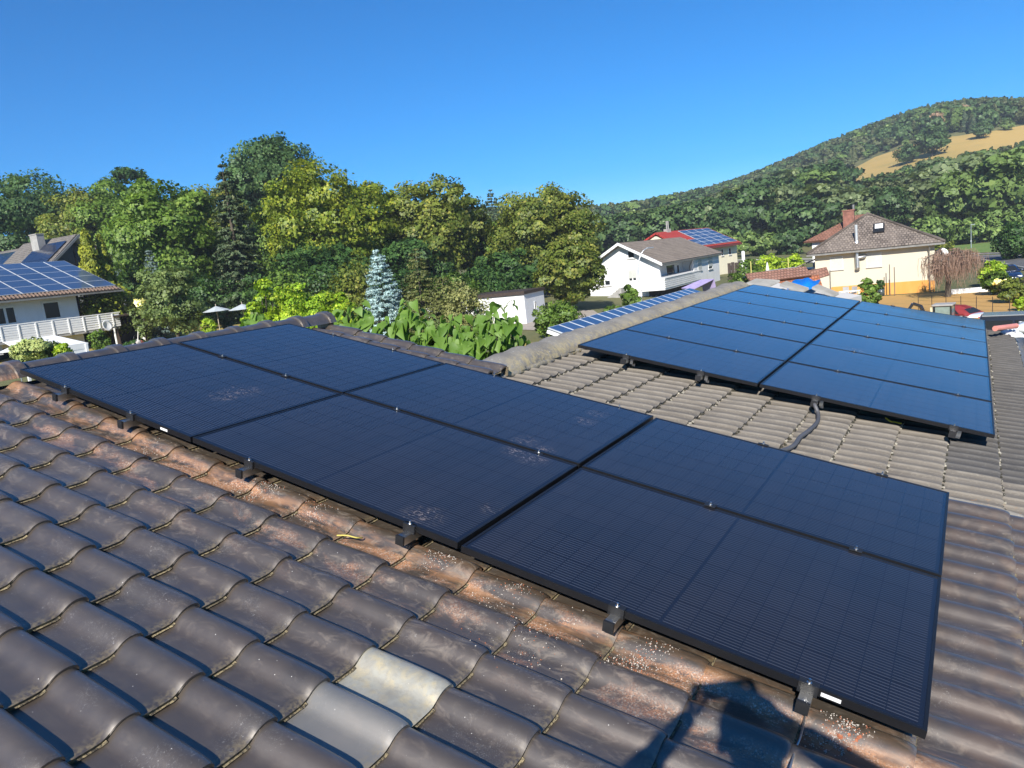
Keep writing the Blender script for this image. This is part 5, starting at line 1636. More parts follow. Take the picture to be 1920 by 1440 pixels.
thuja('thuja', 'taller golden green columnar thuja beside the glazed gable', 183, 60, 432, 560, 40, F_THUJA)
thuja('thuja', 'slimmer golden green columnar thuja, the right one of the pair', 215, 61, 440, 560, 25, F_THUJA, -.06)
# garden shrubs
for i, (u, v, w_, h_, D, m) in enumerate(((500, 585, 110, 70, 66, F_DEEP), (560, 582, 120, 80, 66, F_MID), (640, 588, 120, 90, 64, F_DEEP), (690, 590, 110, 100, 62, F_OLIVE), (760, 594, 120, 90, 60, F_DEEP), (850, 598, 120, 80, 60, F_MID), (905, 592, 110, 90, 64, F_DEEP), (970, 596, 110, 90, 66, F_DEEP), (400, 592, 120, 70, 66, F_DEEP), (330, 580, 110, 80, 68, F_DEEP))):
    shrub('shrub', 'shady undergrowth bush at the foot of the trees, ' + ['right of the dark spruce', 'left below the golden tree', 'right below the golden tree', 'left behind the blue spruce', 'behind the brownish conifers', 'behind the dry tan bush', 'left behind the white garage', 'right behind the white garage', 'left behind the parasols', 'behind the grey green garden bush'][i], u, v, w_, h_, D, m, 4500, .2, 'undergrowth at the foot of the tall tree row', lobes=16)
shrub('shrub', 'rounded yellow green bush at the corner of the white house\'s balcony', 205, 602, 110, 66, 57, F_THUJA, 7000, .16, lobes=18)
shrub('shrub', 'small lime bush behind the balcony end of the white house', 160, 596, 42, 42, 58, F_BRIGHT, 2500, .14)
shrub('shrub', 'hydrangea like bush with cream flower heads by the open shed', 268, 600, 44, 42, 56, F_GREYG, 2200, .13)
shrub('flower_heads', 'cream flower heads on the bush by the open shed', 268, 582, 26, 26, 55.5, F_WHITEF, 700, .16, None, 'flowers', 8, 8, ground=False)
shrub('shrub', 'large grey green airy bush in the left garden', 330, 614, 112, 132, 54, F_GREYG, 15000, .15, lobes=30, lobe_r=.3)
shrub('shrub', 'small round lime green bush under the left parasol', 391, 614, 28, 27, 52, F_BRIGHT, 1600, .11)
shrub('hedge', 'long dark clipped hedge behind the two parasols', 430, 602, 120, 56, 60, F_HEDGE, 9000, .13, None, 'hedge', 22, 14, depth=.25)
for i, (u, w_, h_, v) in enumerate(((500, 84, 94, 616), (552, 100, 94, 616), (604, 92, 84, 614), (646, 70, 76, 610))):
    shrub('shrub', ['bright lime green bush nearest the parasols', 'widest bright lime green bush behind the ridge end', 'bright lime green bush left of the blue spruce gap', 'small bright lime green bush beside the blue spruce'][i],
          u, v, w_, h_, 40, F_BRIGHT, 12000, .11, 'bright lime bushes behind the ridge', lobes=18, lobe_r=.32)
shrub('shrub', 'dry tan bush beside the white garage', 870, 598, 92, 72, 46, F_TAN, 7000, .11, lobes=20)
shrub('shrub', 'wide low green bush in front of the white garage drive', 1050, 606, 92, 42, 46, F_MID, 6000, .13, lobes=18)
shrub('shrub', 'small grey green bush at the garage corner', 1018, 600, 36, 32, 47, F_GREYG, 2400, .12)
shrub('shrub', 'round dark green bush before the lamp post and white balcony', 1183, 572, 34, 44, 58, F_MID, 3200, .14)
shrub('shrub', 'low green bush beside the steps of the white two storey house', 1150, 590, 46, 16, 56, F_MID, 1600, .13)
shrub('shrub', 'variegated pale rounded shrub just behind the ridge at far left', 64, 684, 66, 44, 27, F_VARIEG, 11000, .07, lobes=8, lobe_r=.66, ground=False)
shrub('shrub', 'grey green shrub right of the pale variegated one', 96, 680, 40, 42, 27.5, F_GREYG, 5000, .07, ground=False)
shrub('shrub', 'small golden conifer bush before the white canopy', 120, 672, 28, 27, 27, F_BRIGHT, 2200, .07, ground=False)
shrub('shrub', 'low dark leafy shrub right of the dish pole', 258, 656, 60, 18, 36, F_DEEP, 1600, .10, ground=False)
shrub('shrub', 'dark green shrub under the balcony end', 185, 630, 34, 18, 50, F_MID, 1500, .12)
# right hand side
shrub('shrub', 'leafy green bush before the cream house with terrace chairs', 1625, 574, 42, 62, 46, F_MID, 4500, .13, lobes=18, lobe_r=.3)
shrub('hedge', 'bright green hedge mound right of the white two storey house', 1404, 531, 70, 42, 72, F_MID, 3500, .16, None, 'hedge')
shrub('hedge', 'tall lime hedge behind the tile clad garage', 1446, 526, 110, 48, 78, F_BRIGHT, 4000, .17, None, 'hedge', depth=.5)
shrub('hedge', 'lime hedge with a white garden ornament before the cream house', 1488, 520, 70, 44, 80, F_BRIGHT, 3000, .17, None, 'hedge', depth=.5)
shrub('shrub', 'clipped round topped lime bush beside the road', 1860, 540, 40, 56, 58, F_BRIGHT, 5000, .14, None, lobes=14, lobe_r=.5)
shrub('shrub', 'loose green bush with cream blossom in the roadside row', 1872, 560, 46, 52, 52, F_MID, 5000, .13, lobes=16)
shrub('flower_heads', 'cream blossom on the roadside bush', 1876, 537, 26, 14, 51, F_WHITEF, 500, .14, None, 'flowers', 8, 8, ground=False)
shrub('shrub', 'olive green bush near the picture edge in the roadside row', 1900, 566, 50, 44, 47, F_OLIVE, 4500, .13, lobes=16)
shrub('shrub', 'small round clipped bush at the picture edge by the parked vehicles', 1914, 576, 22, 20, 43, F_BRIGHT, 1500, .11)
shrub('hedge', 'dark tall hedge on the far side of the road at the picture edge', 1905, 487, 70, 66, 84, F_DEEP, 9000, .22, None, 'hedge', 20, 16)
shrub('shrub', 'yellowish bush behind the cream house\'s right corner', 1770, 478, 40, 30, 88, F_OLIVE, 2500, .18)
for i, (u, v, w_, h_, D, m) in enumerate(((1800, 455, 90, 46, 133, F_HILL3), (1860, 448, 80, 52, 133, F_HILL3), (1740, 452, 70, 44, 133, F_HILL3), (1915, 446, 70, 60, 133, F_HILL3), (1420, 478, 80, 40, 140, F_HILL3), (1480, 476, 70, 46, 140, F_HILL1), (1350, 480, 70, 50, 150, F_HILL3))):
    shrub('shrub', ['leafy bank of bushes behind the tall thin road post', 'tall fresh green bushes behind the meadow', 'green bushes right behind the cream house roof', 'green bushes above the dark roadside hedge', 'fresh green bushes right of the red roof', 'dark bushes left of the cream house', 'fresh green bushes behind the red roofed house'][i],
          u, v, w_, h_, D, m, 3500, .5, 'bushes at the foot of the hill', lobes=14)
# weeping tree, dry
p = onz(1777, 556, -5.8)
t = thing('weeping_tree', 'dried brown weeping tree with drooping twigs on the scorched lawn', 'tree', (p[0], p[1], GZ(p[0], p[1])))
dep = RW[2] @ (p - CAM); sc_ = dep / FPX
b = MB(); tw = []
b.tube([(0, 0, -.3), (.05, .05, 1.2), (-.1, 0, 2.2)], [.22, .17, .13], 8)
R_ = random.Random(5)
for k in range(24):
    a = R_.uniform(0, 2 * PI); rr = R_.uniform(.8, 2.35); zt_ = R_.uniform(2.9, 3.75) - rr * .22
    P = [(-.1 * (1), 0, 1.9 + R_.uniform(0, .5)), (rr * .4 * math.cos(a), rr * .4 * math.sin(a), zt_), (rr * .85 * math.cos(a), rr * .85 * math.sin(a), zt_ - .05), (rr * math.cos(a), rr * math.sin(a), zt_ - .6)]
    P = smooth_path(P, 4)
    b.tube(P, [.07 * (1 - i / (len(P) + 1)) + .012 for i in range(len(P))], 5)
    for (px, py, pz) in P[5:]:
        for j in range(5):
            x_, y_ = px + R_.gauss(0, .28), py + R_.gauss(0, .28); z_ = pz + R_.uniform(-.1, .15)
            ln_ = R_.uniform(.4, 1.55)
            tw.append([(px, py, pz), (x_, y_, z_), (x_ + R_.gauss(0, .08), y_ + R_.gauss(0, .08), max(.8, z_ - ln_ * .5)), (x_ + R_.gauss(0, .12), y_ + R_.gauss(0, .12), max(.55, z_ - ln_))])
b.obj('trunk', M_BARK, t)
tb = MB()
for P in tw: tb.tube(P, [.016, .014, .012, .008], 3, cap=False)
o = tb.obj('twigs', plain('dry_brown_twig', (.30, .195, .14), .9, 0, .3, 3), t)
# big leaved plant behind the verge of roof A
def leaf_mesh(sd):
    R_ = random.Random(sd); b = MB()
    out = [(0, 0), (.10, .20), (.02, .34), (.18, .47), (.42, .46), (.62, .34), (.82, .16), (1.02, 0)]
    up = [(x, y) for (x, y) in out]
    V = []; F_ = []
    cup = R_.uniform(.22, .62); bend = R_.uniform(.25, .70)
    def P(x, y): return (x, y, cup * abs(y) - bend * x * x + .03 * math.sin(9 * y + 7 * x))
    mid = [P(x, 0) for x in (0, .12, .2, .35, .5, .7, .88, 1.02)]
    lf = [P(x, y) for (x, y) in up]; rt = [P(x, -y) for (x, y) in up]
    V = mid + lf + rt; n = 8
    for i in range(n - 1):
        F_.append((i, i + 1, n + i + 1, n + i)); F_.append((i + 1, i, 2 * n + i, 2 * n + i + 1))
    b.add(V, F_, 0, True)
    return b.mesh('leaf', [M_BIGLEAF])
LFM = [leaf_mesh(k) for k in range(6)]
def bigplant(label, stems):
    R_ = random.Random(len(stems) * 7)
    p0 = stems[0][0]
    base = pd(p0[0], p0[1] + 40, stems[0][1])
    gz = GZ(base[0], base[1])
    t = thing('big_leaf_plant', label, 'plant', (base[0], base[1], gz))
    sb = MB(); leaves = []
    for ((u, v), D, n, hpx, spread) in stems:
        tip = pd(u, v, D) - np.array([base[0], base[1], gz])
        low = pd(u + R_.uniform(-8, 8), v + hpx, D) - np.array([base[0], base[1], gz])
        P = smooth_path([(tip[0] * .6, tip[1] * .6, 0), tuple(low), tuple((low + tip) / 2 + np.array([R_.uniform(-.06, .06), R_.uniform(-.06, .06), 0])), tuple(tip)], 4)
        sb.tube(P, [.028 * (1 - .75 * i / len(P)) for i in range(len(P))], 5)
        for k in range(int(n * 1.9)):
            f = R_.uniform(0, 1) ** .8
            c = low + (tip - low) * f
            a = -PI / 2 + R_.gauss(.1, .95); ln_ = R_.uniform(.10, .30) * spread * (1.15 - .5 * f)
            q = c + np.array([math.cos(a) * ln_, math.sin(a) * ln_, .08 + R_.uniform(-.05, .08)])
            sb.tube([tuple(c), tuple((c + q) / 2 + np.array([0, 0, .04])), tuple(q)], [.009, .007, .005], 4, cap=False)
            leaves.append((q, a, R_.uniform(.17, .31) * (1.1 - .40 * f)))
    sb.obj('stem', plain('green_soft_stem', (.12, .17, .05), .7), t)
    for (q, a, s_) in leaves:
        o = ob('leaf', random.choice(LFM), t, tuple(q), (R_.uniform(-.6, .6), R_.uniform(.15, 1.25), a + R_.uniform(-.6, .6))); o.scale = (s_, s_ * R_.uniform(.85, 1.15), s_)
BP = 13.0
bigplant('large leaved plant at the right end, tallest beside the ridge of the grey wing', [((945, 575), BP, 14, 95, 1.1), ((925, 600), BP, 12, 80, 1.1), ((905, 590), BP + .6, 12, 90, 1.2), ((958, 610), BP + .2, 10, 60, .9), ((885, 620), BP, 12, 60, 1.1), ((868, 628), BP - .3, 10, 50, 1.1), ((930, 635), BP - .4, 12, 40, 1.2), ((900, 640), BP - .4, 10, 30, 1.2)])
bigplant('large leaved plant in the middle of the row behind the verge tiles', [((775, 573), BP + .5, 13, 70, .95), ((790, 595), BP + .5, 10, 60, 1.0), ((822, 600), BP + .3, 11, 55, 1.1), ((850, 600), BP + .2, 10, 55, 1.1), ((838, 625), BP, 10, 45, 1.1), ((805, 615), BP, 9, 45, 1.1), ((760, 598), BP + .5, 6, 40, .8)])
bigplant('large leaved plant nearest the ridge end, before the blue spruce', [((672, 576), BP + 1, 8, 50, .9), ((655, 590), BP + 1, 7, 40, .9), ((690, 592), BP + 1, 5, 35, .8), ((735, 602), BP + .7, 5, 30, .8)])
bigplant('low broad leaves just showing behind the ridge caps', [((490, 596), BP + 2, 7, 25, .9), ((482, 600), BP + 2, 5, 20, .9)])

# ------------------------------------------------------------------ wood on the hill
def hill_crown(mat, n, leaf, seed, conif=False):
    if conif:
        r_ = np.random.default_rng(seed)
        f = r_.uniform(0, 1, n) ** 1.3; a = r_.uniform(0, 2 * PI, n)
        rr = .30 * (1 - f) ** .8 * (.6 + .4 * r_.uniform(0, 1, n)) + .01
        C = np.stack([rr * np.cos(a), rr * np.sin(a), .1 + .95 * f - .15 * rr], 1)
        N = np.stack([np.cos(a), np.sin(a), np.full(n, .7)], 1) + r_.normal(size=(n, 3)) * .4
        return leafmesh('crown', C, N, leaf, mat, .6)
    else:
        C, N, _ = crown_pts(.12, 1.0, .5, .5, n, 12, .15, 10, lobe_r=.40, seed=seed)
        return leafmesh('crown', C, N, leaf, mat)
HC_near = [hill_crown(F_HILL1, 5200, .062, 1), hill_crown(F_HILL1, 5200, .062, 2), hill_crown(F_HILL3, 5200, .062, 3), hill_crown(F_WILLOW, 4800, .07, 4), hill_crown(F_HILL2, 5200, .062, 5)]
HC_far = [hill_crown(F_HILL1, 1300, .115, 11), hill_crown(F_HILL2, 1300, .115, 12), hill_crown(F_HILL3, 1300, .115, 13), hill_crown(F_SPRUCE, 800, .10, 14, True), hill_crown(F_HILL2, 800, .10, 15, True), hill_crown(F_HILL1, 1300, .115, 16)]
HT = MB().tube([(0, 0, -.08), (0, 0, .45)], [.022, .008], 5).mesh('trunk', [M_BARK])
POLY = FTOP + [(2060, 246), (1930, 252), (1860, 268), (1800, 280), (1770, 286), (1720, 293), (1680, 310), (1640, 320), (1600, 330), (1575, 337)]
def inpoly(u, v, P):
    c = False; j = len(P) - 1
    for i in range(len(P)):
        if (P[i][1] > v) != (P[j][1] > v) and u < (P[j][0] - P[i][0]) * (v - P[i][1]) / (P[j][1] - P[i][1]) + P[i][0]: c = not c
        j = i
    return c
def blocks_field(x, y, z, h):
    for f in (0, .35, .7, 1.0):
        for dx in (-.58, 0, .58):
            u, v, d = proj((x, y, z + h * f))
            u += dx * h * FPX / d
            if inpoly(u, v, POLY): return True
    return False
RH = random.Random(21)
near_t, far_t = [], []
tries = 0
for gx in np.arange(-420, 190, 6.6):
    for gy in np.arange(60, 640, 6.6):
        x = gx + RH.uniform(-2.6, 2.6); y = gy + RH.uniform(-2.6, 2.6)
        D = math.hypot(x - CAM[0], y - CAM[1]); az = math.atan2(x - CAM[0], y - CAM[1])
        dr = float(ridge_d(az))
        if D < HD0 + 6 or D > dr + 25: continue
        if az < -1.0 or az > .42: continue
        # valley meadow stays open
        if D < 176 and -.12 < az < .3: continue
        z = GZ(x, y)
        if D < 285 and (RH.random() < .42): continue
        h = RH.uniform(9.0, 16) if D < 285 else RH.uniform(6.5, 10.5)
        if az < -0.30: h *= 1.2
        cap = CAM[2] + D * float(hill_e(az)) * (.93 if D < 330 else 1.02) + (0 if D < 330 else 4) - z
        if D < 330 and cap < 4: continue
        h = min(h, max(4.5, cap))
        u, v, d = proj((x, y, z + h))
        for _k in range(3):
            if not blocks_field(x, y, z, h): break
            h *= .68
        else: continue
        seen = -60 < u < 1980
        (near_t if (D < 262 and seen and u > 1120) else far_t).append((D, x, y, z, h, u))
near_t.sort()
far_t += near_t[230:]; near_t = near_t[:230]
HL = ['dark rounded tree in the wood on the lower hillside', 'dark bushy tree in the wood on the lower hillside', 'fresh green tree in the wood on the lower hillside', 'silvery green willow like tree on the lower hillside', 'brownish green tree in the wood on the lower hillside']
for (D, x, y, z, h, u) in near_t:
    q = RH.random(); k = 0 if q < .22 else 1 if q < .42 else 2 if q < .70 else 3 if q < .88 else 4
    t = thing('hillside_tree', HL[k], 'tree', (x, y, z - .3), (0, 0, RH.uniform(0, 6.28)), 'trees of the wood on the lower hillside')
    wd = h * RH.uniform(.85, 1.25)
    t.scale = (wd, wd, h)
    ob('crown', HC_near[k], t); ob('trunk', HT, t)
# single trees and bushes round the field
SOLO = [(1840, 262, 34, 2, 'rounded dark bush standing alone in the dry hill field', F_HILL1), (1748, 296, 62, 2, 'dark rounded tree at the lower edge of the dry hill field', F_HILL1), (1700, 310, 40, 2, 'dark tree at the lower left corner of the dry hill field', F_HILL1),
        (1755, 252, 26, 4, 'withered brown tree at the upper edge of the dry hill field', F_DEADT), (1806, 240, 26, 4, 'second withered brown tree above the dry hill field', F_DEADT),
        (1730, 290, 26, 1, 'small fresh bush below the dry hill field', F_HILL3), (1888, 246, 24, 1, 'small fresh green bush at the right end of the dry hill field', F_HILL3)]
for (u, v, wpx, _, lab, m) in SOLO:
    p = hill_hit(u, v); dd = RW[2] @ (p - CAM); wd = wpx * dd / FPX
    t = thing('field_tree', lab, 'tree', (p[0], p[1], p[2] - .3)); hh = wd * (1.6 if m is F_DEADT else .95); t.scale = (wd, wd, hh)
    ob('crown', hill_crown(m, 3500, .06, int(u)), t); ob('trunk', HT, t)
# the far wood: one mass, crowns set out over the ground
def wood(name, meshes):
    V = np.array([(x, y, z - .4) for (D, x, y, z, h, u) in far_t], np.float32)
    me = bpy.data.meshes.new(name); me.vertices.add(len(V)); me.vertices.foreach_set('co', V.ravel())
    at = me.attributes.new('h', 'FLOAT', 'POINT'); at.data.foreach_set('value', [q[4] for q in far_t])
    o = ob(name, me); tag(o, 'far wood of many crowns covering the upper hillside', None, kind='stuff')
    ng = bpy.data.node_groups.new(name, 'GeometryNodeTree')
    ng.interface.new_socket('Geometry', in_out='INPUT', socket_type='NodeSocketGeometry'); ng.interface.new_socket('Geometry', in_out='OUTPUT', socket_type='NodeSocketGeometry')
    N = ng.nodes; gi = N.new('NodeGroupInput'); go = N.new('NodeGroupOutput')
    ip = N.new('GeometryNodeInstanceOnPoints'); ip.inputs['Pick Instance'].default_value = True
    jn = N.new('GeometryNodeJoinGeometry')
    best = sorted(far_t, key=lambda q: q[0] if 1150 < q[5] < 1900 else 1e9)
    for k, m in enumerate(meshes):
        p = best[k * 3]
        far_t_used = p
        pr = thing('hillside_tree', 'tree at the edge of the far wood on the upper hillside', 'tree', (p[1], p[2], p[3] - .4), (0, 0, 1.0 + k), 'trees of the far wood on the hill')
        pr.scale = (p[4], p[4], p[4]); c = ob('crown', m, pr)
        oi = N.new('GeometryNodeObjectInfo'); oi.inputs['Object'].default_value = c; oi.inputs['As Instance'].default_value = True; oi.transform_space = 'ORIGINAL'
        ng.links.new(oi.outputs['Geometry'], jn.inputs[0])
    ra = N.new('FunctionNodeRandomValue'); ra.data_type = 'FLOAT_VECTOR'; ra.inputs[0].default_value = (0, 0, 0); ra.inputs[1].default_value = (.12, .12, 6.28)
    ri = N.new('FunctionNodeRandomValue'); ri.data_type = 'INT'
    for q in ri.inputs:
        if q.type == 'INT' and q.name == 'Max': q.default_value = len(meshes) - 1
        if q.type == 'INT' and q.name == 'Min': q.default_value = 0
    na = N.new('GeometryNodeInputNamedAttribute'); na.data_type = 'FLOAT'; na.inputs[0].default_value = 'h'
    ng.links.new(gi.outputs[0], ip.inputs['Points']); ng.links.new(jn.outputs[0], ip.inputs['Instance'])
    ng.links.new([q for q in ri.outputs if q.type == 'INT'][0], ip.inputs['Instance Index'])
    ng.links.new(ra.outputs[0], ip.inputs['Rotation']); ng.links.new(na.outputs[0], ip.inputs['Scale'])
    ng.links.new(ip.outputs[0], go.inputs[0])
    md = o.modifiers.new('crowns', 'NODES'); md.node_group = ng
wood('hillside_wood', HC_far)
print('hill trees', len(near_t), len(far_t))
# ------------------------------------------------------------------ garden things, street things, vehicles
def onground(u, v):
    p = hill_hit(u, v); return np.array([p[0], p[1], GZ(p[0], p[1])])
# street lamp before the white two storey house
p = pd(1203.5, 575, 60); base = np.array([p[0], p[1], GZ(p[0], p[1])])
top = pd(1196, 500, 60); arm = pd(1213, 465.5, 60)
t = thing('street_lamp', 'tall curved grey street lamp in front of the white two storey house', 'street lamp', tuple(base))
r_ = top - base; a_ = arm - base
P = [(0, 0, 0), (0, 0, 1.2), tuple(r_ * .6), tuple(r_), tuple(r_ * .25 + a_ * .75 + np.array([0, 0, .02]) - (a_ - r_) * np.array([.28, .28, 0])), tuple(a_)]
sp = smooth_path(P, 5)
MB().tube(sp, [.095 - .045 * i / len(sp) for i in range(len(sp))], 8).obj('pole', M_STEEL, t)
dv = np.array([a_[0] - r_[0], a_[1] - r_[1], 0]); dv /= np.linalg.norm(dv)
q = a_ + dv * .25
MB().box((0, 0, 0), (.62, .2, .11)).obj('lamp_head', M_STEEL, t, tuple(q), (0, 0, math.atan2(dv[1], dv[0])), .03)
# thin post by the meadow
p = pd(1821, 474, 118); z0 = GZ(p[0], p[1]); tp = pd(1820, 421, 118)
t = thing('street_lamp', 'thin pale lamp post at the meadow edge beyond the road bend', 'street lamp', (p[0], p[1], z0))
MB().tube([(0, 0, 0), (0, 0, tp[2] - z0)], [.09, .05], 7).obj('pole', M_STEEL, t)
MB().bx(-.12, .12, -.12, .12, (tp[2] - z0) * .28, (tp[2] - z0) * .33).obj('fuse_box', M_STEEL, t)
MB().box((.25, 0, tp[2] - z0), (.6, .16, .09)).obj('lamp_head', M_STEEL, t)
# triangular sign by the bend
p = pd(1796, 484, 92); z0 = GZ(p[0], p[1])
t = thing('road_sign', 'grey backed triangular road sign above the weeping tree', 'road sign', (p[0], p[1], z0), (0, 0, -.25))
zc = p[2] - z0
MB().tube([(0, .04, 0), (0, .04, zc + .5)], .035, 7).obj('post', M_STEEL, t)
MB().prism([(-.48, zc - .38), (.48, zc - .38), (.0, zc + .5)], 'y', -.01, .01).obj('sign_plate', plain('sign_back_grey', (.50, .53, .56), .45, .3), t)
# parasols
for k, (u, v, w_, D, vb) in enumerate(((405, 577, 50, 54, 606), (454, 573, 52, 54, 606))):
    p = pd(u, v, D); R = w_ / 2 * D / FPX; z0 = GZ(p[0], p[1])
    t = thing('parasol', ['pale grey garden parasol above the small round lime bush', 'pale grey garden parasol beside the bright lime bushes'][k], 'parasol', (p[0], p[1], z0), (0, 0, .3 * k), 'open parasols in the left garden')
    zt = p[2] - z0 + .12
    b = MB(); n = 8; L_ = [(0, 0, zt)]
    for i in range(n):
        a = 2 * PI * i / n
        L_.append((R * math.cos(a), R * math.sin(a), zt - R * .36))
    for i in range(n):
        a = 2 * PI * (i + .5) / n
        L_.append((R * .93 * math.cos(a), R * .93 * math.sin(a), zt - R * .37))
    F_ = []
    for i in range(n):
        j = (i + 1) % n
        F_ += [(0, 1 + i, 1 + n + i), (0, 1 + n + i, 1 + j)]
    b.add(L_, F_)
    c = b.obj('canopy', plain('grey_parasol_cloth', (.42, .46, .47), .8), t); s_ = c.modifiers.new('s', 'SOLIDIFY'); s_.thickness = .02
    MB().tube([(0, 0, 0), (0, 0, zt + .15)], .03, 7).obj('pole', M_WOODL, t)
    MB().lathe([(.3, 0), (.3, .08), (.05, .1)], 10).obj('base', M_CONC, t)
# picket fence
P0, P1 = onground(310, 632), onground(470, 612)
dv = P1 - P0; ln = np.hypot(dv[0], dv[1]); yaw = math.atan2(dv[1], dv[0])
P0 = pd(310, 634, 44); P1 = pd(468, 612, 50)
dv = P1 - P0; ln = np.hypot(dv[0], dv[1]); yaw = math.atan2(dv[1], dv[0])
t = thing('picket_fence', 'low weathered wooden picket fence just beyond the ridge', 'fence', (P0[0], P0[1], GZ(P0[0], P0[1])), (0, 0, yaw))
b = MB(); rr = random.Random(3)
n = int(ln / .13)
for k in range(n):
    x = k * .13; z = GZ(P0[0] + dv[0] * x / ln, P0[1] + dv[1] * x / ln) - GZ(P0[0], P0[1]); h = rr.uniform(.62, .85)
    b.box((x, 0, z + h / 2), (.045, .03, h), rot=Matrix.Rotation(rr.gauss(0, .05), 3, 'Y'))
o = b.obj('pickets', M_WOODL, t); o['kind'] = 'stuff'
for k in range(0, n, 14):
    x = k * .13; z = GZ(P0[0] + dv[0] * x / ln, P0[1] + dv[1] * x / ln) - GZ(P0[0], P0[1])
    MB().tube([(x, .05, z - .2), (x, .05, z + 1.05)], .06, 7).obj('post', M_WOODL, t)
b = MB()
for zz_ in (.25, .55):
    b.tube([(0, .03, zz_), (ln, .03, zz_ + GZ(P1[0], P1[1]) - GZ(P0[0], P0[1]))], .025, 5)
b.obj('rail', M_WOODL, t)
# wooden steps with handrail below the right parasol
p = onground(452, 606); p = pd(452, 606, 52)
t = thing('garden_steps', 'small wooden garden steps with sloping handrail under the right parasol', 'steps', (p[0], p[1], GZ(p[0], p[1])), (0, 0, .6))
for k in range(5): MB().bx(-.2 + k * .3, .12 + k * .3, -.5, .5, .15 * k + .1, .15 * k + .15).obj('tread', M_WOODL, t)
MB().tube([(-.2, .5, 0), (-.2, .5, 1.0), (1.3, .5, 1.75), (1.3, .5, .2)], .05, 6).tube([(-.2, -.5, 0), (-.2, -.5, 1.0), (1.3, -.5, 1.75), (1.3, -.5, .2)], .05, 6).obj('handrail', M_WOODL, t)
# open shed full of garden tools
p = pd(246, 616, 56); z0 = GZ(p[0], p[1])
t = thing('open_shed', 'dark open garden shed with tools and a white tub inside', 'shed', (p[0], p[1], z0), (0, 0, LL.yaw - .1))
h_ = pd(246, 588, 56)[2] - z0; w_ = 1.05
MB().bx(-w_, w_, 1.4, 1.46, -.5, h_).bx(-w_, -w_ + .06, -.2, 1.4, -.5, h_).bx(w_ - .06, w_, -.2, 1.4, -.5, h_).obj('wall', M_WOODD, t)
MB().slab([(-w_ - .2, -.4, h_), (w_ + .2, -.4, h_), (w_ + .2, 1.6, h_ + .12), (-w_ - .2, 1.6, h_ + .12)], .1).obj('roof', M_WOODD, t)
MB().bx(-w_ + .1, w_ - .1, 0, 1.38, -.3, .05).obj('floor', M_DARK, t)
o = MB().lathe([(.001, 0), (.18, 0), (.22, .45), (.20, .45)], 12).obj('tub', M_WWALL); o.location = tuple(np.array([p[0], p[1], z0]) + np.array([.75 * math.cos(LL.yaw) + .3 * math.sin(LL.yaw), .75 * math.sin(LL.yaw) - .3 * math.cos(LL.yaw), .05])); tag(o, 'white tub standing at the right side of the open shed', 'tub')
d2 = np.array([math.cos(LL.yaw), math.sin(LL.yaw), 0]); n2 = np.array([-d2[1], d2[0], 0])
o = MB().tube([(0, 0, 0), (.35, .1, 1.3)], .035, 6).box((0, 0, .1), (.3, .05, .3)).obj('shovel', M_WWALL); o.location = tuple(np.array([p[0], p[1], z0 + .02]) - n2 * .35 + d2 * .1); tag(o, 'pale shovel leaning in the open shed', 'shovel')
b = MB()
for x in (-.35, .35):
    b.tube([(x + .28 * math.cos(a), 0, .3 + .28 * math.sin(a)) for a in np.linspace(0, 2 * PI, 17)], .03, 6, cap=False)
b.tube([(-.35, 0, .3), (-.1, 0, .62), (.25, 0, .62), (.35, 0, .3), (0, 0, .28), (-.1, 0, .62)], .02, 5)
o = b.obj('bicycle', M_BLACKP); o.location = tuple(np.array([p[0], p[1], z0 + .03]) - n2 * .15 + d2 * .4); o.rotation_euler = (0, 0, LL.yaw + .4); tag(o, 'small dark bicycle parked inside the open shed', 'bicycle')
# white canopy tent and pool cover
c0 = pd(160, 640, 33); zt = c0[2]; z0 = GZ(c0[0], c0[1])
t = thing('canopy_tent', 'white party tent with a plain side sheet below the left balcony', 'tent', (c0[0], c0[1], z0), (0, 0, LL.yaw))
W_ = 2.6
zt = zt - z0
MB().slab([(-W_, 0, zt - .08), (0.1, 0, zt - .08), (-.55, 1.6, zt + .42), (-W_, 1.6, zt + .42)], .03).obj('roof', M_WWALL, t)
MB().bx(-W_, .1, -.012, .012, zt - .32, zt - .06).obj('valance', M_WWALL, t)
MB().bx(-.55, 0.08, .0, .02, -.3, zt - .32).bx(.06, .08, .02, 1.5, -.3, zt - .32).obj('side_sheet', M_FRW, t)
MB().bx(-.05, .05, -.05, .0, -.4, zt - .1).bx(-W_, -W_ + .1, -.05, .05, -.4, zt - .1).obj('post', M_WWALL, t)
p = pd(190, 660, 36); z0 = GZ(p[0], p[1])
t = thing('pool_cover', 'round garden pool under a blue cover beside the white tent', 'pool', (p[0], p[1], pd(190, 652, 36)[2] - .5))
MB().lathe([(1.25, -2), (1.25, .0), (1.2, .12), (.7, .2), (.001, .24)], 22).obj('cover', M_BLUETARP, t)
MB().lathe([(1.27, -2), (1.27, -.25), (1.24, -.22)], 22).obj('pool_wall', M_SHUT, t)
# flat white parasol low at the left porch
p = pd(28, 656, 38)
t = thing('parasol', 'white parasol under the left end of the balcony', 'parasol', (p[0], p[1], GZ(p[0], p[1])))
h_ = p[2] - GZ(p[0], p[1])
MB().lathe([(0.001, h_ + .25), (.75, h_ - .02), (.74, h_ - .05), (.001, h_ + .20)], 8, smooth=False).obj('canopy', M_WWALL, t)
MB().tube([(0, 0, 0), (0, 0, h_ + .3)], .03, 6).obj('pole', M_STEEL, t)
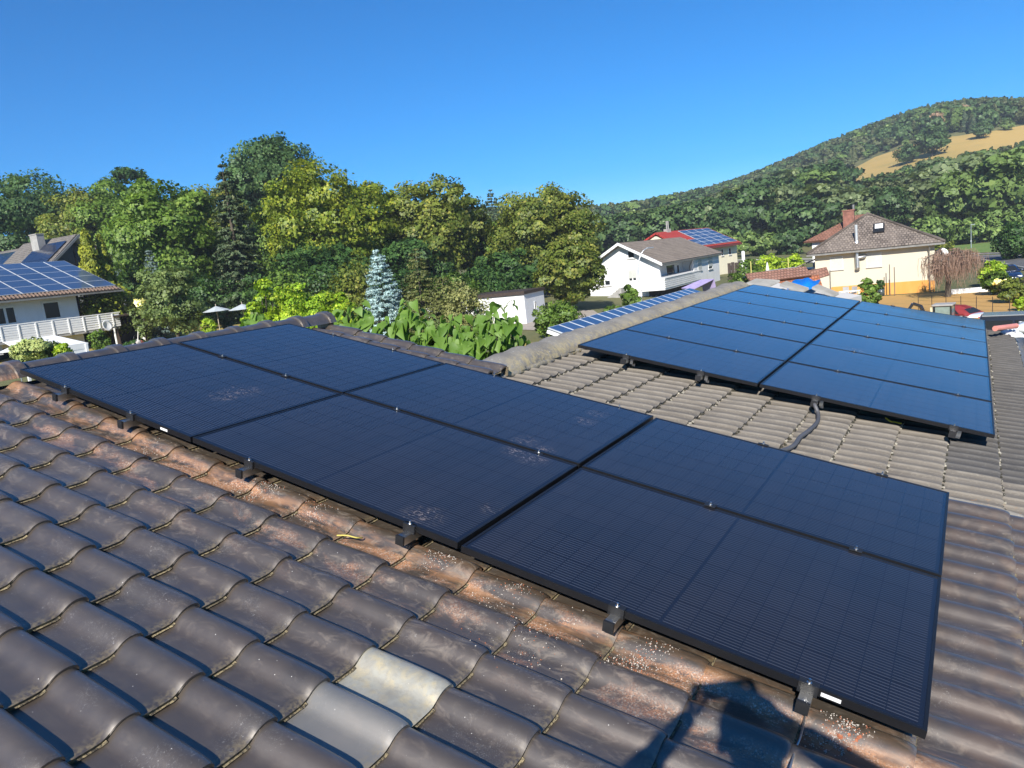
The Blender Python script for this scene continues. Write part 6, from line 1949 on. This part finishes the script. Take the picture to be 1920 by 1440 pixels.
# purple sunshade under the white house balcony
p = pd(1312, 536, 62)
t = thing('awning', 'lilac fabric sunshade below the white house balcony', 'awning', tuple(p), (0, 0, WH.yaw + 1.2))
MB().slab([(-1.4, -.6, -.1), (1.2, -.6, .45), (1.2, .8, .45), (-1.4, .8, .0)], .04).slab([(1.2, -.6, .45), (1.5, -.6, -.9), (1.5, .8, -.9), (1.2, .8, .45)], .04).obj('cloth', plain('lilac_cloth', (.40, .33, .56), .8), t)
MB().tube([(1.45, -.5, -4), (1.45, -.5, -.8)], .04, 6).tube([(1.45, .7, -4), (1.45, .7, -.8)], .04, 6).obj('post', M_STEEL, t)
# terrace chairs and table before the cream house
def chair(p, yaw, lab):
    t = thing('garden_chair', lab, 'chair', tuple(p), (0, 0, yaw), 'garden chairs on the terrace of the cream house')
    m = plain('grey_textilene', (.30, .30, .30), .7)
    MB().bx(-.24, .24, -.24, .24, .42, .46).obj('seat', m, t)
    MB().box((0, .26, .72), (.46, .03, .52), rot=Matrix.Rotation(-.2, 3, 'X')).obj('backrest', m, t)
    for sx in (-1, 1):
        for sy in (-1, 1): MB().tube([(sx * .24, sy * .22, 0), (sx * .24, sy * .22, .64 if sy < 0 else .5)], .02, 6).obj('leg', M_FRW, t)
        MB().bx(sx * .24 - .03, sx * .24 + .03, -.25, .28, .62, .66).obj('armrest', M_FRW, t)
p = CH.W(CH.onY(1588, 557, -1.4)); p[2] = GZ(p[0], p[1]); chair(p, CH.yaw + .3, 'left grey garden chair on the terrace before the orange plinth')
p = CH.W(CH.onY(1599, 557, -1.6)); p[2] = GZ(p[0], p[1]); chair(p, CH.yaw - .5, 'right grey garden chair on the terrace, nearer the leafy bush')
p = CH.W(CH.onY(1593, 556, -2.6)); p[2] = GZ(p[0], p[1])
t = thing('garden_table', 'white legged garden table beside the two grey chairs', 'table', tuple(p), (0, 0, CH.yaw))
MB().bx(-.8, .8, -.45, .45, .70, .74).obj('tabletop', M_FRW, t)
for sx in (-.72, .72):
    for sy in (-.38, .38): MB().bx(sx - .03, sx + .03, sy - .03, sy + .03, 0, .70).obj('leg', M_FRW, t)
# three thin stakes and a planter in the lawn
for k, (u, v0, v1) in enumerate(((1658.5, 519, 552), (1669, 495, 556), (1678, 500, 562))):
    p = CH.W(CH.onY(u, v1, -.6 - k * .5)); z0 = GZ(p[0], p[1]); zt = pd(u, v0, RW[2] @ (p - CAM))[2]
    o = MB().tube([(0, 0, 0), (0, 0, zt - z0)], .035, 6).obj('stake', plain('grey_stake_wood', (.14, .11, .09), .8)); o.location = (p[0], p[1], z0)
    tag(o, ['shortest of three thin stakes before the cream wall', 'left tall thin stake before the cream wall', 'right tall thin stake before the cream wall, on the lawn'][k], 'stake', 'thin stakes before the cream house')
p = CH.W(CH.onY(1652, 553, -1.0)); p[2] = GZ(p[0], p[1])
t = thing('planter', 'dark planter with a small plant beside the leafy bush', 'planter', tuple(p))
MB().lathe([(.001, 0), (.22, 0), (.3, .6), (.27, .6), (.25, .5)], 12).obj('pot', plain('dark_glazed_pot', (.05, .07, .075), .3), t)
C, N, _ = crown_pts(.5, 1.35, .42, .42, 500, 6, .16, 8, seed=3); ob('foliage', leafmesh('foliage', C, N, .13, F_DEEP), t)
# garden ornaments left of the cream house
p = pd(1439, 503, 70); t = thing('parasol', 'closed white parasol in front of the lime hedge', 'parasol', (p[0], p[1], GZ(p[0], p[1])))
h_ = p[2] - GZ(p[0], p[1]); MB().lathe([(.14, h_ - .4), (.2, h_ - .3), (.05, h_ + .5), (.001, h_ + .6)], 8).obj('canopy', M_WWALL, t); MB().tube([(0, 0, 0), (0, 0, h_)], .03, 6).obj('pole', M_STEEL, t)
for k, (u, v) in enumerate(((1408, 500), (1478, 494))):
    p = pd(u, v, 68); o = MB().tube([(0, 0, 0), (0, 0, p[2] - GZ(p[0], p[1]) + .5)], .05, 6).obj('washing_pole', plain('yellow_painted_pole', (.55, .5, .15), .5)); o.location = (p[0], p[1], GZ(p[0], p[1]))
    tag(o, ['thin yellow pole before the lime hedge', 'thin pole between the lime hedge and the cream house'][k], 'pole')
p = pd(1394, 488, 75); o = MB().lathe([(.3, -3), (.3, 0), (.16, .1), (.16, .9), (.001, .95)], 10).obj('stone_post', M_FRW); o.location = tuple(p); tag(o, 'white stone gate post at the dark fence beyond the hedge', 'post')
p = pd(1404, 490, 84); t = thing('timber_fence', 'dark brown timber fence right of the red roofed house', 'fence', (p[0], p[1], p[2] - 2.2), (0, 0, CH.yaw))
for k in range(12): MB().bx(-2.4 + k * .4, -2.03 + k * .4, -.02, .02, 0, 2.2 + .08 * (k % 2)).obj('board', M_WOODD, t)
# low white wall and wire fence round the scorched lawn
p0 = onz(1775, 553, -5.85); p1 = onz(1868, 546, -5.85)
dv = p1 - p0; ln = np.hypot(dv[0], dv[1])
t = thing('garden_wall', 'low whitewashed kerb wall behind the weeping tree', 'wall', (p0[0], p0[1], -5.9), (0, 0, math.atan2(dv[1], dv[0])))
MB().bx(0, ln, 0, .3, -.2, .42).obj('wall', M_WWALL, t)
p0 = pd(1740, 572, 46); p1 = pd(1895, 586, 46)
p0 = onz(1722, 584, -5.85); p1 = onz(1893, 591, -5.85); dv = p1 - p0; ln = np.hypot(dv[0], dv[1])
t = thing('wire_fence', 'low dark wire fence along the scorched lawn behind the vehicles', 'fence', (p0[0], p0[1], -5.85), (0, 0, math.atan2(dv[1], dv[0])))
for k in range(7):
    MB().tube([(ln * k / 6, 0, 0), (ln * k / 6, 0, 1.05)], .018, 6).obj('post', M_BLACKP, t)
b = MB()
for k in range(4): b.tube([(0, 0, .25 + k * .23), (ln, 0, .25 + k * .23)], .006, 4)
b.obj('wire', M_BLACKP, t)

# vehicles
M_CARW = plain('white_car_paint', (.80, .80, .79), .25, 0, .02, 1, 0, 1.0)
M_CARB = plain('dark_blue_car_paint', (.010, .022, .07), .25, .2, .02, 1, 0, 1.0)
M_CARK = plain('anthracite_car_paint', (.025, .028, .032), .25, .2, .02, 1, 0, 1.0)
M_CARS = plain('silver_car_paint', (.50, .52, .54), .25, .5, .02, 1, 0, 1.0)
M_SOFT = plain('dark_red_soft_top', (.22, .018, .022), .8)
M_TAIL = plain('red_tail_light', (.45, .015, .02), .15)
M_RUB = plain('tyre_rubber', (.018, .018, .018), .8)
def loft(secs, n=None):
    """secs: list of (x, [(y,z)...]) closed half outlines mirrored -> skin"""
    b = MB(); k = len(secs[0][1]); L_ = []
    for (x, pr) in secs:
        for (y, z) in pr: L_.append((x, y, z))
        for (y, z) in reversed(pr): L_.append((x, -y, z))
    m = 2 * k; F_ = []
    for i in range(len(secs) - 1):
        for j in range(m):
            l = (j + 1) % m
            F_.append((i * m + j, i * m + l, (i + 1) * m + l, (i + 1) * m + j))
    F_.append(tuple(range(m - 1, -1, -1))); F_.append(tuple(range((len(secs) - 1) * m, len(secs) * m)))
    b.add(L_, F_, 0, True)
    return b
def car(label, loc, yaw, paint, soft=None, name='car', k=1.0):
    """x forward; about 4.4 m long"""
    t = thing(name, label, 'car', tuple(loc), (0, 0, yaw))
    def sec(x, zb, zt, w_): return (x, [(0, zt), (w_ * .62, zt - .01), (w_ * .88, zt - .06), (w_, zt - .24), (w_ * 1.0, zb + .22), (w_ * .93, zb), (0, zb)])
    S = [sec(-2.15, .42, .74, .62), sec(-2.08, .30, .92, .78), sec(-1.75, .24, 1.0, .88), sec(-.9, .22, .98, .90), (sec(.3, .22, .96, .90)), sec(1.0, .22, .95, .90), sec(1.7, .24, .84, .86), sec(2.1, .30, .68, .76), sec(2.2, .42, .56, .60)]
    body = loft(S).obj('body', paint, t)
    body.modifiers.new('s', 'SUBSURF').levels = 1; body.modifiers['s'].render_levels = 1
    roofm = soft or paint
    C_ = [(-1.5, [(0, .98), (.60, .97), (.80, .93), (.82, .90), (0, .88)]), (-1.15, [(0, 1.22), (.50, 1.21), (.66, 1.12), (.80, .92), (0, .88)]), (-.6, [(0, 1.42), (.46, 1.41), (.60, 1.34), (.80, .93), (0, .88)]), (.1, [(0, 1.43), (.46, 1.42), (.60, 1.35), (.80, .93), (0, .88)]), (.45, [(0, 1.34), (.48, 1.32), (.62, 1.25), (.80, .93), (0, .88)]), (1.05, [(0, .98), (.58, .97), (.76, .93), (.80, .92), (0, .88)])]
    cab = loft(C_).obj('soft_top' if soft else 'cabin', roofm, t)
    for sg in (-1, 1):
        MB().add([(-.95, sg * .745, 1.0), (.35, sg * .745, 1.0), (.15, sg * .665, 1.30), (-.62, sg * .655, 1.30)], [(0, 1, 2, 3) if sg < 0 else (3, 2, 1, 0)]).obj('side_window', M_GLASS, t).location = (0, sg * .022, 0)
        MB().box((.62, sg * .93, 1.0), (.16, .14, .12)).obj('mirror', paint, t, None, None, .03)
        MB().box((-2.06, sg * .60, .78), (.16, .34, .13), rot=Matrix.Rotation(sg * .25, 3, 'Z')).obj('tail_light', M_TAIL, t, None, None, .03)
        MB().box((2.02, sg * .58, .62), (.2, .3, .12), rot=Matrix.Rotation(-sg * .3, 3, 'Z')).obj('headlight', M_FRW, t, None, None, .03)
    MB().add([(-1.46, -.56, 1.015), (-1.46, .56, 1.015), (-1.08, .46, 1.265), (-1.08, -.46, 1.265)], [(0, 3, 2, 1)]).obj('rear_window', M_GLASS, t)
    MB().add([(1.04, -.58, 1.0), (1.04, .58, 1.0), (.50, .46, 1.345), (.50, -.46, 1.345)], [(0, 1, 2, 3)]).obj('windscreen', M_GLASS, t)
    MB().bx(-2.17, -2.14, -.26, .26, .56, .67).obj('number_plate', M_WHITE, t)
    for (x, sg) in ((-1.35, -1), (-1.35, 1), (1.35, -1), (1.35, 1)):
        wl_ = MB().lathe([(.18, -.1), (.31, -.1), (.33, -.06), (.33, .06), (.31, .1), (.18, .1)], 18).obj('tyre', M_RUB, t, (x, sg * .82, .33), (PI / 2, 0, 0))
        MB().lathe([(.001, -.085), (.06, -.09), (.19, -.07), (.19, .07), (.06, .09), (.001, .085)], 12).obj('rim', M_STEEL, wl_)
    return t
p = onz(1836, 606, -5.75)
vp = pd(1801, 590, 44); z0 = GZ(vp[0], vp[1])
zc = pd(1800, 571, 44)[2]
car('white convertible with a dark red soft top parked beyond the far array', (vp[0] - .5, vp[1], zc - 1.43), math.radians(150), M_CARW, M_SOFT)
vp = onz(1889, 533, -5.8)
car('dark blue car parked on the road beyond the hedge', (vp[0], vp[1] + 1.5, GZ(vp[0], vp[1]) + .05), math.radians(-84), M_CARB)
# compact excavator: cab with tinted panes, boom and hydraulic cylinders
vp = pd(1757, 590, 42); zt = pd(1768, 568.5, 42)[2]
t = thing('compact_excavator', 'compact excavator with a square glazed cab beside the white convertible', 'excavator', (vp[0], vp[1], zt - 2.45 * .82), (0, 0, -.15)); t.scale = (.82, .82, .82)
MB().bx(-.95, .95, -.9, .9, .55, 1.05).obj('chassis', plain('machine_yellowish', (.45, .40, .28), .5), t)
for sg in (-1, 1):
    MB().prism([(-1.1, .1), (-.9, 0), (.9, 0), (1.1, .1), (1.1, .42), (.9, .55), (-.9, .55), (-1.1, .42)], 'y', sg * .75 - .18, sg * .75 + .18).obj('track', M_RUB, t)
M_TINT = plain('green_tinted_pane', (.20, .26, .23), .08)
cb = MB()
for (x, y) in ((-.1, -.55), (-.1, .55), (.95, -.55), (.95, .55)): cb.bx(x - .045, x + .045, y - .045, y + .045, 1.05, 2.35)
cab = cb.obj('cab_frame', M_CARK, t)
MB().bx(-.02, .87, -.53, -.515, 1.1, 2.33).bx(-.02, .87, .515, .53, 1.1, 2.33).bx(-.12, -.1, -.5, .5, 1.1, 2.33).bx(.95, .97, -.5, .5, 1.1, 2.33).obj('pane', M_TINT, cab)
MB().bx(-.22, 1.06, -.65, .65, 2.35, 2.47).obj('cab_roof', M_CONC, t, None, None, .04)
MB().bx(-.3, -.16, -.62, -.45, 1.1, 2.3).obj('door_post', plain('cream_machine_paint', (.62, .55, .36), .5), t)
MB().tube([(-.5, 0, 1.0), (-1.0, 0, 2.35), (-1.5, 0, 2.55)], [.16, .14, .12], 6, smooth=False).obj('boom', M_CARK, t)
MB().tube([(-1.5, 0, 2.55), (-2.2, 0, 1.5)], [.12, .09], 6, smooth=False).obj('dipper_arm', M_CARK, t)
MB().tube([(-.62, .12, 1.0), (-.85, .12, 1.7)], .06, 7).tube([(-.85, .12, 1.7), (-1.15, .1, 2.3)], .035, 7).obj('hydraulic_cylinder', M_STEEL, t)
MB().prism([(-2.5, 1.0), (-2.1, .95), (-1.95, 1.45), (-2.3, 1.5)], 'y', -.3, .3).obj('bucket', M_CARK, t)
# dark van with glazed side, its roof a paler silver sheet
vp = pd(1885, 600, 37); zt = pd(1885, 588, 37)[2]
t = thing('van', 'dark grey van with long side windows and pale roof at the picture edge', 'van', (vp[0], vp[1], zt - 2.0), (0, 0, math.radians(-4)))
def vsec(x, w_, zt_): return (x, [(0, zt_), (w_ * .8, zt_ - .02), (w_ * .94, zt_ - .12), (w_, 1.05), (w_, .45), (w_ * .9, .3), (0, .3)])
loft([vsec(-1.05, .85, 1.96), vsec(-.98, .92, 2.0), vsec(3.2, .92, 2.0), vsec(3.7, .90, 1.4), vsec(4.6, .85, 1.1), vsec(4.7, .7, .8)]).obj('body', M_CARK, t)
MB().bx(-.95, 3.1, -.74, .74, 1.985, 2.03).obj('roof_skin', M_CARS, t)
for (x0_, x1_) in ((-.85, .32), (.45, 1.0), (1.12, 2.2)):
    MB().bx(x0_, x1_, -.945, -.915, 1.1, 1.78).obj('side_window', M_GLASS, t)
for x in (-.2, 3.4):
    for sg in (-1, 1):
        wl_ = MB().lathe([(.2, -.1), (.33, -.1), (.33, .1), (.2, .1)], 16).obj('tyre', M_RUB, t, (x, sg * .84, .33), (PI / 2, 0, 0)); MB().lathe([(.001, -.08), (.2, -.07), (.2, .07), (.001, .08)], 10).obj('rim', M_STEEL, wl_)
vp = pd(1916, 588, 43)
car('silver and white car half cut off by the picture edge behind the van', (vp[0] + 1.3, vp[1], pd(1916, 578, 43)[2] - 1.3), math.radians(12), M_CARS)
vp = pd(1897, 585, 46)
car('black car with a glossy roof behind the dark van', (vp[0] + .9, vp[1] + 1, pd(1897, 576, 46)[2] - 1.35), math.radians(5), M_CARK)
vp = pd(1917, 606, 33)
car('white car at the lower picture edge beside the dark van', (vp[0] + 1.9, vp[1], pd(1917, 590, 33)[2] - 1.1), math.radians(170), M_CARW)
# things on and by the far corner of the grey roof
q0 = RP(*onroof(1866, 616, HB + .16)); q1 = RP(*onroof(1905, 611, HB + .16))
o = MB().tube([tuple(q0), tuple(q1)], .04, 10, smooth=True).obj('pink_tube', plain('salmon_plastic', (.62, .24, .19), .5)); tag(o, 'salmon pink tube lying at the far end of the grey eaves tiles', 'tube')
b = MB(); rr = random.Random(9)
for k in range(5):
    q = RP(*onroof(1890 + k * 5, 622 + rr.uniform(-3, 8), HB + .05)); b.box(tuple(q), (.16, .13, .03), rot=Matrix.Rotation(rr.uniform(0, 3), 3, Vector((.3, .2, 1)).normalized()))
o = b.obj('paper_sheets', M_WHITE); tag(o, 'crumpled white sheets beside the salmon tube at the eaves', 'sheets')
# corrugated sheets and blue tarpaulin just beyond the far array
def corr(label, u0, v0, u1, v1, D, wid):
    p0 = pd(u0, v0, D); p1 = pd(u1, v1, D)
    ln_ = np.linalg.norm(p1 - p0); n = 40
    dx_ = (p1 - p0) / ln_; hv = np.array([0.25, 1.0, .12]); hv /= np.linalg.norm(hv)
    V = []
    for i in range(n + 1):
        for w__ in (0, wid):
            p = p0 + dx_ * ln_ * i / n + hv * w__
            V.append((p[0], p[1], p[2] + .035 * math.sin(i * PI / 2)))
    # corrugations run along the sheet
    V = []
    m = 16
    for i in range(3):
        for j in range(m * 2 + 1):
            p = p0 + dx_ * ln_ * i / 2 + hv * wid * j / (m * 2)
            V.append((p[0], p[1], p[2] + (.03 if j % 2 else -.02)))
    k = 2 * m + 1
    Q = [(i * k + j, i * k + j + 1, (i + 1) * k + j + 1, (i + 1) * k + j) for i in range(2) for j in range(2 * m)]
    o = ob('corrugated_sheet', mesh_np('corrugated_sheet', np.array(V), np.array(Q), [M_CORR], False)); s_ = o.modifiers.new('s', 'SOLIDIFY'); s_.thickness = .012
    tag(o, label, 'roof sheet', 'corrugated sheets beyond the far array')
    return o
# small shed roof that carries them
corr('corrugated grey sheet next to the end of the grey ridge', 1399, 533, 1445, 536, 18.0, .5)
corr('corrugated grey sheet left of the blue tarpaulin', 1462, 535, 1505, 548, 18.0, .35)
corr('corrugated grey sheet right of the blue tarpaulin', 1522, 541, 1562, 557, 18.2, .35)
pA, pB = pd(1396, 541, 18.1), pd(1566, 566, 18.1)
t = thing('shed', 'low grey shed under the corrugated sheets beyond the far array', 'shed', (pA[0], pA[1], 0))
d_ = pB - pA
MB().add([(0, 0, GZ(pA[0], pA[1])), (d_[0], d_[1], GZ(pA[0], pA[1])), (d_[0], d_[1], pB[2] - .02), (0, 0, pA[2] - .02), (.4, 1.6, GZ(pA[0], pA[1])), (d_[0] + .4, d_[1] + 1.6, GZ(pA[0], pA[1])), (d_[0] + .4, d_[1] + 1.6, pB[2] - .02), (.4, 1.6, pA[2] - .02)],
         [(0, 1, 2, 3), (5, 4, 7, 6), (1, 5, 6, 2), (4, 0, 3, 7), (3, 2, 6, 7)]).obj('wall', M_GREYW, t)
pt = pd(1507, 536, 18.9)
b = MB(); L_ = []; F_ = []; n, m = 14, 8; rr = random.Random(4)
for i in range(n + 1):
    for j in range(m + 1):
        x, y = i / n - .5, j / m - .5
        z = .12 * max(0, 1 - (2 * abs(x)) ** 4) * max(0, 1 - (2 * abs(y)) ** 3) + rr.uniform(-.018, .018) + .025 * math.sin(9 * x + 5 * y)
        L_.append((x * .66, y * .9, z * .8 + .03 * abs(math.sin(x * 7 + 1)) + .02))
for i in range(n):
    for j in range(m): F_.append((i * (m + 1) + j, (i + 1) * (m + 1) + j, (i + 1) * (m + 1) + j + 1, i * (m + 1) + j + 1))
b.add(L_, F_, 0, True)
o = b.obj('tarpaulin', M_BLUETARP, None, tuple(pt), (.18, .1, 0)); o.modifiers.new('s', 'SOLIDIFY').thickness = .01
tag(o, 'bright blue crumpled tarpaulin on the sheets behind the far array', 'tarpaulin')

# ------------------------------------------------------------------ the photographer on the roof (outside the picture; the shadow is in it)
hd = np.array([RW[2][0], RW[2][1], 0]); hd /= np.linalg.norm(hd)
rt = np.array([hd[1], -hd[0], 0])
M_SKIN = plain('skin', (.46, .28, .20), .5); M_SHIRT = plain('dark_work_shirt', (.06, .07, .09), .8); M_TROU = plain('work_trousers', (.07, .065, .06), .85); M_HAIR = plain('short_brown_hair', (.05, .03, .02), .6)
def Wp(f, r, z): return CAM + hd * f + rt * r + np.array([0, 0, z])
def roofz(p): return -(p[0] - (HA + .05) * math.sin(PITCH)) * math.tan(PITCH) + (HA + .03) / math.cos(PITCH) * 1.0
ped = thing('person', 'person in dark work clothes holding a phone up in both hands on the roof', 'person', tuple(Wp(-.45, 0, -1.7)))
org = np.array(ped.location)
def skin_body(name, nodes, edges, mat, sub=2):
    me = bpy.data.meshes.new(name)
    me.from_pydata([tuple(np.array(n[0]) - org) for n in nodes], edges, [])
    me.materials.append(mat)
    o = ob(name, me, ped)
    o.modifiers.new('skin', 'SKIN')
    for i, n in enumerate(nodes):
        r_ = n[1]; me.skin_vertices[0].data[i].radius = (r_, r_) if not isinstance(r_, tuple) else r_
        me.skin_vertices[0].data[i].use_root = (i == 0)
    s_ = o.modifiers.new('sub', 'SUBSURF'); s_.levels = sub; s_.render_levels = sub
    me.polygons.foreach_set('use_smooth', [True] * len(me.polygons))
    return o
fl = Wp(-.40, -.17, 0); fr = Wp(-.50, .17, 0)
zl_ = roofz(fl); zr_ = roofz(fr)
eye = 0.02
hz = .03          # head centre above camera
def A(f, r, z): return Wp(f, r * 1.05, z + .07)
EL = .52
nodes = [(A(-.46, 0, -.78), .155), (A(-.46, 0, -.55), .145), (A(-.43, 0, -.33), .165), (A(-.42, 0, -.20), .12), (A(-.40, 0, -.10), .062), (A(-.37, 0, .03), .108), (A(-.36, 0, .12), .098),
         (A(-.43, -.20, -.24), .075), (A(-.24, -EL, -.38), .058), (A(-.06, -.20, -.16), .040), (A(-.045, -.10, -.06), .033),
         (A(-.43, .20, -.24), .075), (A(-.24, EL, -.38), .058), (A(-.06, .20, -.16), .040), (A(-.045, .10, -.06), .033),
         (A(-.46, -.11, -.88), .105), (A(-.40, -.15, -1.28), .068), (np.array([fl[0], fl[1], zl_ + .10]), .045), (np.array([fl[0], fl[1], zl_ + .04]) + hd * .14, .04),
         (A(-.46, .11, -.88), .105), (A(-.45, .15, -1.28), .068), (np.array([fr[0], fr[1], zr_ + .10]), .045), (np.array([fr[0], fr[1], zr_ + .04]) + hd * .14, .04)]
edges = [(0, 1), (1, 2), (2, 3), (3, 4), (4, 5), (5, 6), (3, 7), (7, 8), (8, 9), (9, 10), (3, 11), (11, 12), (12, 13), (13, 14), (0, 15), (15, 16), (16, 17), (17, 18), (0, 19), (19, 20), (20, 21), (21, 22)]
body = skin_body('body', nodes, edges, M_SKIN)
cl = skin_body('shirt', [(n[0], n[1] + .014) for n in nodes[0:4]] + [(nodes[7][0], .088), (nodes[8][0], .072), (nodes[9][0], .050), (nodes[11][0], .088), (nodes[12][0], .072), (nodes[13][0], .050)], [(0, 1), (1, 2), (2, 3), (3, 4), (4, 5), (5, 6), (3, 7), (7, 8), (8, 9)], M_SHIRT)
tr_ = skin_body('trousers', [(nodes[0][0] + np.array([0, 0, .02]), .17), (nodes[15][0], .12), (nodes[16][0], .085), (nodes[17][0] + np.array([0, 0, .05]), .07), (nodes[19][0], .12), (nodes[20][0], .085), (nodes[21][0] + np.array([0, 0, .05]), .07)], [(0, 1), (1, 2), (2, 3), (0, 4), (4, 5), (5, 6)], M_TROU)
hb = MB(); hb.lathe([(.001, .128), (.035, .123), (.064, .108), (.088, .084), (.104, .052), (.112, .015), (.112, -.02), (.104, -.05)], 20)
h_ = hb.obj('hair', M_HAIR, ped, tuple(A(-.385, 0, .075) - org))
fb = MB(); fb.box(tuple(A(-.258, 0, .01) - org), (.03, .03, .05), rot=Matrix.Rotation(math.atan2(hd[1], hd[0]), 3, 'Z')); fb.obj('nose', M_SKIN, ped, None, None, .012)
for sg in (-1, 1):
    MB().lathe([(.001, .012), (.012, .004), (.012, -.004), (.001, -.012)], 8).obj('eye', M_FRW, ped, tuple(A(-.268, sg * .035, .045) - org))
    MB().lathe([(.001, .03), (.018, .02), (.02, -.01), (.001, -.03)], 8).obj('ear', M_SKIN, ped, tuple(A(-.375, sg * .10, .03) - org))
    # five fingers closed round the edge of the phone
    for k in range(4):
        z = -.045 + k * .020
        P = [A(-.055, sg * .105, -.05 + k * .012) - org, A(-.035, sg * (.108 - .002 * k), z) - org, A(-.022, sg * .092, z + .004) - org, A(-.0185, sg * (.074 - .004 * k), z + .006) - org]
        MB().tube([tuple(q) for q in P], [.010, .009, .0085, .007], 7).obj('finger', M_SKIN, ped)
    P = [A(-.06, sg * .095, -.065) - org, A(-.048, sg * .075, -.045) - org, A(-.044, sg * .055, -.02) - org]
    MB().tube([tuple(q) for q in P], [.012, .0105, .008], 7).obj('thumb', M_SKIN, ped)
ph_ = MB().box((0, 0, 0), (.008, .150, .075)).obj('phone', M_BLACKP, None, tuple(A(-.030, 0, -.005)), (0, 0, math.atan2(hd[1], hd[0])), .003)
tag(ph_, 'black phone held up in front of the photographer\'s face', 'phone')

# ------------------------------------------------------------------ thin summer haze over the valley
hz = NT('valley_haze')
hz.nt.nodes.remove(hz.b)
pv = hz.n('VolumePrincipled')
pv.inputs['Color'].default_value = (0.78, 0.88, 1.0, 1)
pv.inputs['Density'].default_value = 0.00034
pv.inputs['Anisotropy'].default_value = 0.0
hz.l(pv.outputs[0], hz.nt.nodes['Material Output'].inputs['Volume'])
o = MB().bx(-930, 940, -1100, 1180, -75, 125).obj('haze', hz.mat)
tag(o, 'thin pale haze hanging over the valley', None, None, 'stuff')
